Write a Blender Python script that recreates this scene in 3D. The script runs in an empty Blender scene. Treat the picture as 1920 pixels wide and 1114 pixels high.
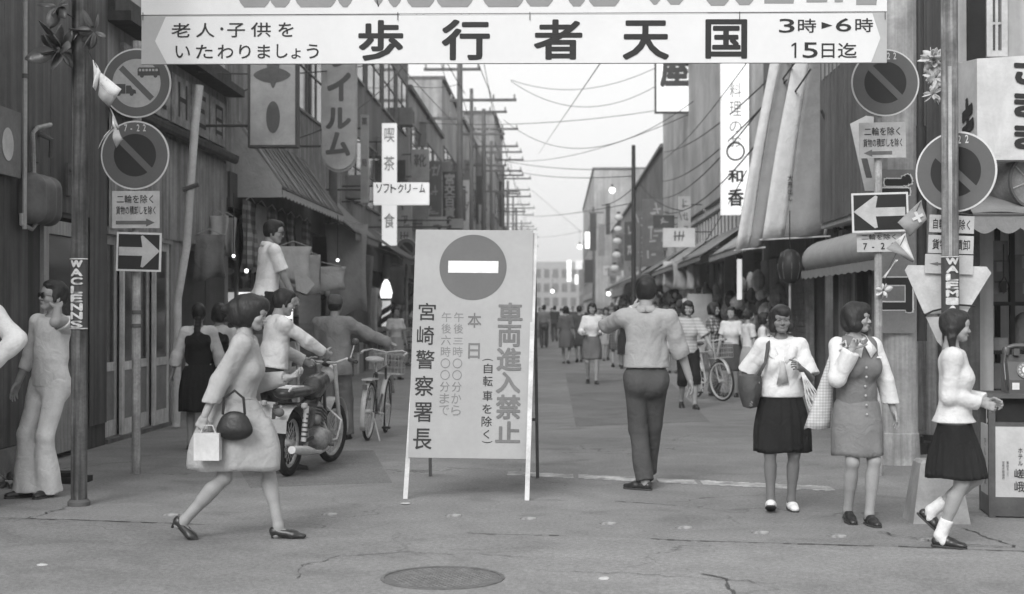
import bpy, math, random
import numpy as np
from mathutils import Vector, Matrix
random.seed(7); np.random.seed(7)
scene = bpy.context.scene
COL = scene.collection
R = math.radians

# ------------------------------------------------------------ camera, light
F = 2667.0                                   # focal length in photo pixels (50 mm on 36 mm)
CY = (math.atan(25/F), 0, math.atan(85/F))
cam_d = bpy.data.cameras.new('camera'); cam = bpy.data.objects.new('camera', cam_d); COL.objects.link(cam)
cam_d.lens = 50; cam_d.sensor_width = 36; cam_d.clip_end = 3000; cam_d.clip_start = .1
cam.location = (0, 0, 1.5); cam.rotation_euler = (math.pi/2 + CY[0], 0, CY[2])
cam_d.dof.use_dof = True; cam_d.dof.focus_distance = 11.3; cam_d.dof.aperture_fstop = 2.4
scene.camera = cam
CM = cam.rotation_euler.to_matrix()
def at(px, py, Y):
    d = CM @ Vector(((px-960)/F, (557-py)/F, -1)); return Vector((0, 0, 1.5)) + d*(Y/d.y)
def gnd(px, py, z=0.0):
    d = CM @ Vector(((px-960)/F, (557-py)/F, -1)); return Vector((0, 0, 1.5)) + d*((z-1.5)/d.z)
def onx(px, py, X):
    d = CM @ Vector(((px-960)/F, (557-py)/F, -1)); return Vector((0, 0, 1.5)) + d*(X/d.x)

world = bpy.data.worlds.new('World'); scene.world = world; world.use_nodes = True
wn = world.node_tree; wn.nodes.clear()
SUN_EL, SUN_AZ = R(36), R(200)              # soft western light behind the camera
sky = wn.nodes.new('ShaderNodeTexSky'); sky.sky_type = 'NISHITA'; sky.sun_disc = False
sky.sun_elevation = SUN_EL; sky.sun_rotation = SUN_AZ; sky.air_density = 2.0; sky.dust_density = 6; sky.ozone_density = 1
bw = wn.nodes.new('ShaderNodeRGBToBW'); mixs = wn.nodes.new('ShaderNodeMix'); mixs.data_type = 'FLOAT'
bg = wn.nodes.new('ShaderNodeBackground'); wo = wn.nodes.new('ShaderNodeOutputWorld')
wn.links.new(sky.outputs[0], bw.inputs[0]); wn.links.new(bw.outputs[0], mixs.inputs[2])
mixs.inputs[0].default_value = .62; mixs.inputs[3].default_value = 9.9     # even overcast veil over the clear sky
wn.links.new(mixs.outputs[0], bg.inputs[0]); bg.inputs[1].default_value = .1
wn.links.new(bg.outputs[0], wo.inputs[0])
sl = bpy.data.lights.new('sun', 'SUN'); so = bpy.data.objects.new('sun', sl); COL.objects.link(so)
sl.energy = 1.5; sl.angle = R(28); sl.color = (1, 1, 1)
so.rotation_euler = Vector((math.sin(SUN_AZ)*math.cos(SUN_EL), math.cos(SUN_AZ)*math.cos(SUN_EL), math.sin(SUN_EL))).to_track_quat('Z', 'Y').to_euler()
scene.view_settings.view_transform = 'Standard'; scene.view_settings.look = 'None'
scene.view_settings.exposure = 0.50; scene.view_settings.gamma = 1
scene.view_settings.use_curve_mapping = False
scene.render.engine = 'CYCLES'; scene.cycles.max_bounces = 5; scene.cycles.diffuse_bounces = 3
scene.cycles.glossy_bounces = 2; scene.cycles.transmission_bounces = 4; scene.cycles.transparent_max_bounces = 8
scene.cycles.volume_bounces = 0

# ------------------------------------------------------------ materials (monochrome film: every colour is a grey)
MATS = {}
def mat(name, v, rough=.8, var=.18, sc=3.0, bump=.15, bs=40, streak=0, metal=0, emit=0, dirt=0, spec=.3, alpha=1, wave=None):
    if name in MATS: return MATS[name]
    m = bpy.data.materials.new(name); m.use_nodes = True; MATS[name] = m
    nt = m.node_tree; N = nt.nodes; L = nt.links; b = N['Principled BSDF']
    b.inputs['Roughness'].default_value = rough; b.inputs['Metallic'].default_value = metal
    b.inputs['Specular IOR Level'].default_value = spec
    tc = N.new('ShaderNodeTexCoord')
    def noise(scale, det=4, rot=None, zs=1):
        mp = N.new('ShaderNodeMapping'); mp.inputs['Scale'].default_value = (scale, scale, scale*zs)
        L.new(tc.outputs['Object'], mp.inputs[0]); n = N.new('ShaderNodeTexNoise'); n.inputs['Scale'].default_value = 1
        n.inputs['Detail'].default_value = det; n.inputs['Roughness'].default_value = .6; L.new(mp.outputs[0], n.inputs[0]); return n.outputs[0]
    def mrange(x, a, b_, c, d):
        r = N.new('ShaderNodeMapRange'); L.new(x, r.inputs[0])
        for i, q in enumerate((a, b_, c, d)): r.inputs[i+1].default_value = q
        return r.outputs[0]
    def mul(a, b_):
        q = N.new('ShaderNodeMath'); q.operation = 'MULTIPLY'; L.new(a, q.inputs[0])
        if isinstance(b_, (int, float)): q.inputs[1].default_value = b_
        else: L.new(b_, q.inputs[1])
        return q.outputs[0]
    f = mrange(noise(sc, 5), .3, .7, 1-var, 1+var)
    f = mul(f, mrange(noise(sc*9, 3), .3, .7, 1-var*.5, 1+var*.5))
    if streak: f = mul(f, mrange(noise(sc*6, 4, zs=.04), .35, .65, 1-streak, 1+streak*.6))
    if dirt: f = mul(f, mrange(noise(sc*.6, 6), .42, .6, 1-dirt, 1))
    if wave:                                   # printed stripes / checks: (axis, frequency, dark factor)
        sp = N.new('ShaderNodeSeparateXYZ'); L.new(tc.outputs['Object'], sp.inputs[0])
        for ax, fr, dk in wave:
            s = N.new('ShaderNodeMath'); s.operation = 'MULTIPLY'; L.new(sp.outputs[ax], s.inputs[0]); s.inputs[1].default_value = fr
            s2 = N.new('ShaderNodeMath'); s2.operation = 'SINE'; L.new(s.outputs[0], s2.inputs[0])
            f = mul(f, mrange(s2.outputs[0], -.1, .1, dk, 1))
    c = mul(f, v); L.new(c, b.inputs['Base Color'])
    if bump:
        bp = N.new('ShaderNodeBump'); bp.inputs['Strength'].default_value = bump; bp.inputs['Distance'].default_value = .01
        L.new(noise(bs, 4), bp.inputs['Height']); L.new(bp.outputs[0], b.inputs['Normal'])
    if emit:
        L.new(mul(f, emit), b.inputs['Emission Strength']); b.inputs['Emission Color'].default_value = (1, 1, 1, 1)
    return m
def cloth(name, v, rough=.9, wr=.5, ws=9, **k):
    "fabric: weave plus soft creases"
    if name in MATS: return MATS[name]
    m = mat(name, v, rough, var=.10, sc=6, bump=0, **k); nt = m.node_tree; N = nt.nodes; L = nt.links
    tc = N.new('ShaderNodeTexCoord'); n = N.new('ShaderNodeTexNoise'); n.inputs['Scale'].default_value = ws
    n.inputs['Detail'].default_value = 3; n.inputs['Distortion'].default_value = 1.2; L.new(tc.outputs['Object'], n.inputs[0])
    n2 = N.new('ShaderNodeTexNoise'); n2.inputs['Scale'].default_value = 350; L.new(tc.outputs['Object'], n2.inputs[0])
    bp = N.new('ShaderNodeBump'); bp.inputs['Strength'].default_value = wr; bp.inputs['Distance'].default_value = .03; L.new(n.outputs[0], bp.inputs['Height'])
    b2 = N.new('ShaderNodeBump'); b2.inputs['Strength'].default_value = .25; b2.inputs['Distance'].default_value = .003; L.new(n2.outputs[0], b2.inputs['Height'])
    L.new(bp.outputs[0], b2.inputs['Normal']); L.new(b2.outputs[0], N['Principled BSDF'].inputs['Normal'])
    N['Principled BSDF'].inputs['Specular IOR Level'].default_value = .12
    return m
def hairmat(name, v):
    if name in MATS: return MATS[name]
    m = mat(name, v, .42, var=.3, sc=20, bump=0, spec=.35); nt = m.node_tree; N = nt.nodes; L = nt.links
    tc = N.new('ShaderNodeTexCoord'); mp = N.new('ShaderNodeMapping'); mp.inputs['Scale'].default_value = (160, 160, 14)
    L.new(tc.outputs['Object'], mp.inputs[0]); n = N.new('ShaderNodeTexNoise'); n.inputs['Scale'].default_value = 1; L.new(mp.outputs[0], n.inputs[0])
    bp = N.new('ShaderNodeBump'); bp.inputs['Strength'].default_value = 1.0; bp.inputs['Distance'].default_value = .006
    L.new(n.outputs[0], bp.inputs['Height']); L.new(bp.outputs[0], N['Principled BSDF'].inputs['Normal']); return m
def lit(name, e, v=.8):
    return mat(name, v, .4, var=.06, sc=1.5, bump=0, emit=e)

# ------------------------------------------------------------ mesh builder
GL = {}
def glyph(ch, bold):
    k = (ch, bold)
    if k in GL: return GL[k]
    c = bpy.data.curves.new('g', 'FONT'); c.body = ch; c.size = 1; c.resolution_u = 3; c.offset = bold; c.fill_mode = 'FRONT'
    o = bpy.data.objects.new('g', c); COL.objects.link(o)
    me = bpy.data.meshes.new_from_object(o.evaluated_get(bpy.context.evaluated_depsgraph_get()))
    v = np.array([tuple(q.co)[:2] for q in me.vertices]).reshape(-1, 2); f = [tuple(p.vertices) for p in me.polygons]
    bpy.data.objects.remove(o); bpy.data.curves.remove(c); bpy.data.meshes.remove(me)
    GL[k] = (v, f); return GL[k]

class MB:
    def __init__(s, frame=None): s.v = []; s.f = []; s.fr = frame
    def add(s, vs, fs):
        n = len(s.v); vs = [Vector(p) for p in vs]
        if s.fr is not None: vs = [s.fr @ p for p in vs]
        s.v += vs; s.f += [tuple(n+i for i in f) for f in fs]; return s
    def box(s, a, b, m=None):
        x0, y0, z0 = a; x1, y1, z1 = b
        vs = [(x0,y0,z0),(x1,y0,z0),(x1,y1,z0),(x0,y1,z0),(x0,y0,z1),(x1,y0,z1),(x1,y1,z1),(x0,y1,z1)]
        if m is not None: vs = [m @ Vector(p) for p in vs]
        return s.add(vs, [(0,3,2,1),(4,5,6,7),(0,1,5,4),(1,2,6,5),(2,3,7,6),(3,0,4,7)])
    def prism(s, pts, z0, z1):
        "polygon in the local xy plane, extruded z0..z1"
        n = len(pts); vs = [(p[0], p[1], z0) for p in pts]+[(p[0], p[1], z1) for p in pts]
        return s.add(vs, [tuple(range(n-1, -1, -1)), tuple(range(n, 2*n))]+[(i, (i+1) % n, n+(i+1) % n, n+i) for i in range(n)])
    def disc(s, cx, cy, r, z0, z1, n=40, ry=None):
        ry = ry or r
        return s.prism([(cx+r*math.cos(2*math.pi*i/n), cy+ry*math.sin(2*math.pi*i/n)) for i in range(n)], z0, z1)
    def ring(s, cx, cy, r0, r1, z0, z1, n=48):
        vs = []; fs = []
        for i in range(n):
            a = 2*math.pi*i/n; c, q = math.cos(a), math.sin(a)
            vs += [(cx+r0*c, cy+r0*q, z0), (cx+r1*c, cy+r1*q, z0), (cx+r1*c, cy+r1*q, z1), (cx+r0*c, cy+r0*q, z1)]
        for i in range(n):
            j = (i+1) % n
            for k in range(4): fs.append((4*i+k, 4*i+(k+1) % 4, 4*j+(k+1) % 4, 4*j+k)[::-1])
        return s.add(vs, fs)
    def tube(s, pts, r, n=8, caps=True, r2=None):
        pts = [Vector(p) for p in pts]; m = len(pts); vs = []; fs = []; prev = None
        for i, p in enumerate(pts):
            t = (pts[min(i+1, m-1)]-pts[max(i-1, 0)])
            t = t.normalized() if t.length > 1e-9 else Vector((0, 0, 1))
            if prev is None: u = t.orthogonal().normalized()
            else: u = (prev-t*prev.dot(t)).normalized()
            prev = u; w = t.cross(u)
            rr = r[i] if isinstance(r, (list, tuple)) else (r if r2 is None else r+(r2-r)*i/(m-1))
            vs += [p+(u*math.cos(2*math.pi*k/n)+w*math.sin(2*math.pi*k/n))*rr for k in range(n)]
        for i in range(m-1):
            for k in range(n): fs.append((i*n+k, i*n+(k+1) % n, (i+1)*n+(k+1) % n, (i+1)*n+k))
        if caps: fs += [tuple(range(n-1, -1, -1)), tuple(range((m-1)*n, m*n))]
        return s.add(vs, fs)
    def lathe(s, prof, c=(0, 0, 0), n=16, sx=1, sy=1):
        vs = []; fs = []; m = len(prof)
        for r, z in prof:
            vs += [(c[0]+r*sx*math.cos(2*math.pi*k/n), c[1]+r*sy*math.sin(2*math.pi*k/n), c[2]+z) for k in range(n)]
        for i in range(m-1):
            for k in range(n): fs.append((i*n+k, i*n+(k+1) % n, (i+1)*n+(k+1) % n, (i+1)*n+k))
        fs += [tuple(range(n-1, -1, -1)), tuple(range((m-1)*n, m*n))]
        return s.add(vs, fs)
    def ell(s, c, r, n=12, m=8):
        return s.lathe([(math.sin(math.pi*max(i, .02)/m), -r[2]*math.cos(math.pi*i/m)) for i in range(m)]+[(.02, r[2])], c, n, r[0], r[1])
    def sheet(s, g, th=.004):
        "g[i][j] grid of points -> sheet with thickness"
        a = len(g); b = len(g[0]); P = [[Vector(p) for p in row] for row in g]; vs = []; fs = []
        off = []
        for i in range(a):
            for j in range(b):
                u = P[min(i+1, a-1)][j]-P[max(i-1, 0)][j]; w = P[i][min(j+1, b-1)]-P[i][max(j-1, 0)]
                nn = u.cross(w); off.append(nn.normalized()*th if nn.length > 1e-12 else Vector((0, 0, th)))
        flat = [p for row in P for p in row]; vs = flat+[p+o for p, o in zip(flat, off)]; n = a*b
        for i in range(a-1):
            for j in range(b-1):
                q = (i*b+j, (i+1)*b+j, (i+1)*b+j+1, i*b+j+1); fs.append(q[::-1]); fs.append(tuple(n+k for k in q))
        edge = [i*b for i in range(a)]+[(a-1)*b+j for j in range(1, b)]+[i*b+b-1 for i in range(a-2, -1, -1)]+[j for j in range(b-2, 0, -1)]
        for k in range(len(edge)):
            e0, e1 = edge[k], edge[(k+1) % len(edge)]; fs.append((e0, e1, n+e1, n+e0))
        return s.add(vs, fs)
    def quad(s, a, b, c, d): return s.add([a, b, c, d], [(0, 1, 2, 3)])
    def raw(s, V, Fq): n = len(s.v); s.v += [Vector(p) for p in V]; s.f += [tuple(int(n+i) for i in f) for f in Fq]; return s
    def ch(s, c, x0, y0, x1, y1, z=.003, bold=.0, fit=True, rot=0):
        "one character filling the rectangle (local xy), flat print at height z"
        v, f = glyph(c, 0)
        if len(v) == 0: return s
        if fit: lo = v.min(0); hi = v.max(0)
        else: lo = np.array((.0, -.12)); hi = np.array((1., .88))
        q = (v-lo)/np.maximum(hi-lo, 1e-6)
        if rot: q = np.stack([q[:, 1], 1-q[:, 0]], 1)
        if bold:                                # heavier strokes: the print laid down several times, slightly shifted
            if fit: x0 += bold*(x1-x0)*.8; x1 -= bold*(x1-x0)*.8; y0 += bold*(y1-y0)*.8; y1 -= bold*(y1-y0)*.8
            bw_ = bold*(x1-x0); bh_ = bold*(y1-y0); of = [(0, 0)]+[(bw_*a, bh_*b) for a, b in ((1, 0), (-1, 0), (0, 1), (0, -1), (.8, .8), (-.8, .8), (.8, -.8), (-.8, -.8))]
            of = of[:1]+of[1:9:1 if bold > .02 else 2]
        else: of = [(0, 0)]
        X = x0+q[:, 0]*(x1-x0); Y = y0+q[:, 1]*(y1-y0)
        for i, (dx, dy) in enumerate(of): s.add([(a+dx, b+dy, z+i*.00025) for a, b in zip(X, Y)], f)
        return s
    def col(s, txt, x, y, w, h, z=.003, bold=0., gap=0.):
        "vertical line of text; x,y = top left of the first cell"
        for i, c in enumerate(txt): s.ch(c, x, y-(i+1)*h-i*gap, x+w, y-i*(h+gap), z, bold, fit=False)
        return s
    def row(s, txt, x, y, w, h, z=.003, bold=0., gap=0.):
        for c in txt:
            s.ch(c, x, y, x+w, y+h, z, bold, fit=False); x += w+gap
        return s

WM = {}
def finish(o, label=None, cat=None, group=None, kind=None):
    if label: o['label'] = label
    if cat: o['category'] = cat
    if group: o['group'] = group
    if kind: o['kind'] = kind
    return o
def thing(name, label, cat, loc, group=None, rz=0.0):
    o = bpy.data.objects.new(name, None); COL.objects.link(o); o.empty_display_size = .1
    o.location = loc; o.rotation_euler = (0, 0, rz); WM[o.name] = Matrix.Translation(loc) @ Matrix.Rotation(rz, 4, 'Z')
    return finish(o, label, cat, group)
def mesh_of(name, mb, m, inv=None, smooth=False):
    vs = [inv @ p for p in mb.v] if inv is not None else mb.v
    me = bpy.data.meshes.new(name); me.from_pydata([tuple(p) for p in vs], [], mb.f); me.materials.append(m)
    if smooth:
        me.shade_smooth()
        if smooth != 'full': me.set_sharp_from_angle(angle=R(38))
    return me
def part(name, mb, m, parent, label=None, smooth=False, kind=None, local=False):
    W = WM[parent.name]
    o = bpy.data.objects.new(name, mesh_of(name, mb, m, None if local else W.inverted(), smooth)); COL.objects.link(o)
    o.parent = parent; WM[o.name] = W
    return finish(o, label, None, None, kind)
def single(name, mb, m, label=None, cat=None, group=None, kind=None, loc=None, smooth=False):
    if loc is None:
        a = np.array([tuple(p) for p in mb.v]); loc = Vector(((a[:, 0].min()+a[:, 0].max())/2, (a[:, 1].min()+a[:, 1].max())/2, a[:, 2].min()))
    W = Matrix.Translation(loc)
    o = bpy.data.objects.new(name, mesh_of(name, mb, m, W.inverted(), smooth)); COL.objects.link(o); o.location = loc; WM[o.name] = W
    return finish(o, label, cat, group, kind)
def struct(name, mb, m, smooth=False): return single(name, mb, m, kind='structure', loc=Vector((0, 0, 0)), smooth=smooth)
def copy_tree(o, parent=None):
    c = o.copy(); COL.objects.link(c)
    if parent: c.parent = parent
    for ch in list(o.children): copy_tree(ch, c)
    return c
def FR(o, rx=(1, 0, 0), up=(0, 0, 1)):
    "frame: local x along rx, y along up, z toward the viewer"
    x = Vector(rx).normalized(); u = Vector(up); u = (u-x*u.dot(x)).normalized(); z = x.cross(u)
    m = Matrix((x, u, z)).transposed().to_4x4(); m.translation = Vector(o); return m
# ------------------------------------------------------------ implicit surfaces for people
def snet(xs, ys, zs, Fd):
    nx, ny, nz = Fd.shape; S = Fd < 0
    c = np.zeros((nx-1, ny-1, nz-1), np.int8)
    for i in (0, 1):
        for j in (0, 1):
            for k in (0, 1): c += S[i:nx-1+i, j:ny-1+j, k:nz-1+k]
    I = np.argwhere((c > 0) & (c < 8)); idx = -np.ones(c.shape, np.int64); idx[tuple(I.T)] = np.arange(len(I))
    cor = [(i, j, k) for i in (0, 1) for j in (0, 1) for k in (0, 1)]
    V = {q: Fd[I[:, 0]+q[0], I[:, 1]+q[1], I[:, 2]+q[2]] for q in cor}
    acc = np.zeros((len(I), 3)); cnt = np.zeros(len(I))
    for q in cor:
        for ax in range(3):
            if q[ax]: continue
            r = list(q); r[ax] = 1; r = tuple(r); a, b = V[q], V[r]; m = (a < 0) != (b < 0)
            t = np.where(m, a/np.where(m, a-b, 1), 0); p = np.tile(np.array(q, float), (len(I), 1)); p[:, ax] = t
            acc += p*m[:, None]; cnt += m
    L = acc/np.maximum(cnt, 1)[:, None]
    P = np.stack([A[I[:, d]]+(A[I[:, d]+1]-A[I[:, d]])*L[:, d] for d, A in enumerate((xs, ys, zs))], 1)
    Q = []
    for ax in range(3):
        a = [slice(None)]*3; b = [slice(None)]*3; a[ax] = slice(0, -1); b[ax] = slice(1, None)
        ch = S[tuple(a)] != S[tuple(b)]; E = np.argwhere(ch); o1, o2 = [(1, 2), (2, 0), (0, 1)][ax]
        ok = (E[:, o1] > 0) & (E[:, o2] > 0) & (E[:, o1] < Fd.shape[o1]-1) & (E[:, o2] < Fd.shape[o2]-1); E = E[ok]
        e1 = np.zeros(3, int); e1[o1] = 1; e2 = np.zeros(3, int); e2[o2] = 1
        q = [idx[tuple((E-d).T)] for d in (e1+e2, e2, 0*e1, e1)]; q = np.stack(q, 1)
        ins = S[tuple(E.T)]; q[~ins] = q[~ins][:, ::-1]; Q.append(q)
    Q = np.concatenate(Q); Q = Q[(Q >= 0).all(1)]
    return P, Q

class Field:
    def __init__(s, res): s.res = res; s.ops = []; s.noise = 0; s.cuts = []; s.seed = 1
    def cone(s, a, b, ra, rb=None, k=.02, fd=None, fs=1., cap=False, sub=False, capa=False):
        s.ops.append(('c', np.array(a, float), np.array(b, float), ra, ra if rb is None else rb, k, None if fd is None else np.array(fd, float)/np.linalg.norm(fd), fs, cap, sub, capa)); return s
    def ell(s, c, r, k=.01, sub=False, M=None):
        s.ops.append(('e', np.array(c, float), np.array(r, float), k, sub, M)); return s
    def box(s, lo, hi, sub=True): s.ops.append(('b', np.array(lo, float), np.array(hi, float), sub)); return s
    def cut(s, p, n): s.cuts.append((np.array(p, float), np.array(n, float)/np.linalg.norm(n))); return s
    def mesh(s):
        lo = np.full(3, 9.); hi = -lo
        for o in s.ops:
            if o[0] == 'c' and not o[9]:
                r = max(o[3], o[4]); lo = np.minimum(lo, np.minimum(o[1], o[2])-r); hi = np.maximum(hi, np.maximum(o[1], o[2])+r)
            if o[0] == 'e' and not o[4]:
                r = o[2] if o[5] is None else np.full(3, o[2].max()); lo = np.minimum(lo, o[1]-r); hi = np.maximum(hi, o[1]+r)
        h = s.res; lo -= 3*h+s.noise; hi += 3*h+s.noise
        A = [np.arange(lo[d], hi[d]+h, h) for d in range(3)]; G = np.full([len(a) for a in A], .08, np.float32)
        def sub(l, u):
            sl = [slice(max(0, int((l[d]-lo[d])/h)), min(len(A[d]), int((u[d]-lo[d])/h)+2)) for d in range(3)]
            X = np.meshgrid(*[A[d][sl[d]].astype(np.float32) for d in range(3)], indexing='ij'); return tuple(sl), X
        for o in s.ops:
            if o[0] == 'c':
                _, a, b, ra, rb, k, fd, fs, cap, neg, capa = o; m = max(ra, rb)+k+2.5*h
                sl, X = sub(np.minimum(a, b)-m, np.maximum(a, b)+m)
                if X[0].size == 0: continue
                px, py, pz = [X[d]-a[d] for d in range(3)]; ba = b-a; L = np.linalg.norm(ba)+1e-9
                if fd is not None:
                    q = px*fd[0]+py*fd[1]+pz*fd[2]; g = (1/fs-1); px = px+q*fd[0]*g; py = py+q*fd[1]*g; pz = pz+q*fd[2]*g
                    ba2 = ba+fd*(ba@fd)*g
                else: ba2 = ba
                L2 = ba2@ba2+1e-12; t = np.clip((px*ba2[0]+py*ba2[1]+pz*ba2[2])/L2, 0, 1)
                d = np.sqrt((px-t*ba2[0])**2+(py-t*ba2[1])**2+(pz-t*ba2[2])**2)-(ra+(rb-ra)*t)
                if cap: d = np.maximum(d, ((X[0]-b[0])*ba[0]+(X[1]-b[1])*ba[1]+(X[2]-b[2])*ba[2])/L)
                if capa: d = np.maximum(d, -((X[0]-a[0])*ba[0]+(X[1]-a[1])*ba[1]+(X[2]-a[2])*ba[2])/L)
            elif o[0] == 'e':
                _, c, r, k, neg, M = o; m = (r if M is None else np.full(3, r.max()))+k+2.5*h; sl, X = sub(c-m, c+m)
                if X[0].size == 0: continue
                p = [X[d]-c[d] for d in range(3)]
                if M is not None: p = [p[0]*M[0][i]+p[1]*M[1][i]+p[2]*M[2][i] for i in range(3)]
                d = (np.sqrt((p[0]/r[0])**2+(p[1]/r[1])**2+(p[2]/r[2])**2)-1)*min(r)
            else:
                _, bl, bh, neg = o; sl, X = sub(bl-3*h, bh+3*h); k = .006
                d = np.maximum.reduce([np.maximum(bl[i]-X[i], X[i]-bh[i]) for i in range(3)])
            g = G[sl]
            if neg: g2 = -g; e = np.maximum(k-np.abs(g2-d), 0)/k; G[sl] = -(np.minimum(g2, d)-e*e*k*.25)
            else: e = np.maximum(k-np.abs(g-d), 0)/k; G[sl] = np.minimum(g, d)-e*e*k*.25
        X = None
        if s.noise or s.cuts: X = np.meshgrid(*[a.astype(np.float32) for a in A], indexing='ij')
        if s.noise:
            rs = np.random.RandomState(s.seed)
            for i in range(7):
                w = rs.normal(size=3); w /= np.linalg.norm(w); w *= 2*math.pi/rs.uniform(.08, .28)*np.array((1, 1, .7)); ph = rs.uniform(0, 6.3)
                G += s.noise*1.25*(1-2*np.abs(np.sin((X[0]*w[0]+X[1]*w[1]+X[2]*w[2])*.5+ph)))*.42
        for p, n in s.cuts: G = np.maximum(G, (X[0]-p[0])*n[0]+(X[1]-p[1])*n[1]+(X[2]-p[2])*n[2])
        for d in range(3):
            q = [slice(None)]*3
            for e in (0, -1): q[d] = e; G[tuple(q)] = np.maximum(G[tuple(q)], h*.5)
        return snet(A[0], A[1], A[2], G)

def fdist(f, P):
    "distance of points to the shapes of a field (no blending)"
    P = np.asarray(P, float); D = np.full(len(P), 9.)
    for o in f.ops:
        if o[0] == 'c' and not o[9]:
            _, a, b, ra, rb, k, fd, fs, cap, neg, capa = o; p = P-a; ba = b-a
            if fd is not None: g = 1/fs-1; p = p+np.outer(p@fd, fd)*g; ba = ba+fd*(ba@fd)*g
            t = np.clip(p@ba/(ba@ba+1e-12), 0, 1); D = np.minimum(D, np.linalg.norm(p-t[:, None]*ba, axis=1)-(ra+(rb-ra)*t))
        elif o[0] == 'e' and not o[4]: D = np.minimum(D, (np.linalg.norm((P-o[1])/o[2], axis=1)-1)*min(o[2]))
    return D
def xf(V, M): M = np.array(M); return V @ M[:3, :3].T + M[:3, 3]

# --- cached pieces: head, hair, hand, shoes (in their own local frames)
CA = {}
def head_mesh(sex, res=.0038):
    k = ('head', sex)
    if k in CA: return CA[k]
    f = Field(res); j = 1.0 if sex == 'm' else .92
    f.ell((0, -.012, .032), (.073, .094, .084)).cone((0, .02, -.01), (0, .052, -.088*j), .060, .026*j+.004, k=.03)
    f.cone((-.030*j, .040, -.04), (-.030*j, .035, -.055), .036, .030, k=.03).cone((.030*j, .040, -.04), (.030*j, .035, -.055), .036, .030, k=.03)
    f.cone((-.058*j, -.005, -.04), (-.02, .055, -.093*j), .020, .014, k=.03).cone((.058*j, -.005, -.04), (.02, .055, -.093*j), .020, .014, k=.03)
    f.ell((0, .062, .038), (.058, .030, .036), k=.03)
    f.ell((0, .070, -.094*j), (.020, .016, .015), k=.02)
    f.cone((0, .086, .006), (0, .104, -.030), .0075, .0105, k=.014).cone((-.011, .093, -.034), (.011, .093, -.034), .0078, k=.008)
    for s in (-1, 1):
        f.ell((s*.031, .098, .004), (.021, .018, .013), k=.016, sub=True)
        f.ell((s*.031, .078, .002), (.0165, .012, .0115), k=.004)
        f.cone((s*.014, .088, .021), (s*.046, .078, .020), .006, .004, k=.012)
        f.ell((s*.046, .062, -.026), (.022, .020, .018), k=.02)
        f.ell((s*.076, -.012, -.012), (.010, .021, .032), k=.006); f.ell((s*.084, -.006, -.010), (.006, .012, .018), k=.005, sub=True)
    f.cone((-.021, .081, -.0575), (.021, .081, -.0575), .0055, k=.006); f.cone((0, .089, -.0565), (0, .089, -.0575), .0075, k=.008)
    f.cone((-.017, .081, -.0665), (.017, .081, -.0665), .0070, k=.006); f.cone((-.019, .095, -.062), (.019, .095, -.062), .0028, k=.003, sub=True)
    f.cone((0, -.022, -.04), (0, -.040, -.165), .051 if sex == 'm' else .044, .056 if sex == 'm' else .047, k=.03)
    CA[k] = f.mesh(); return CA[k]
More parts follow.
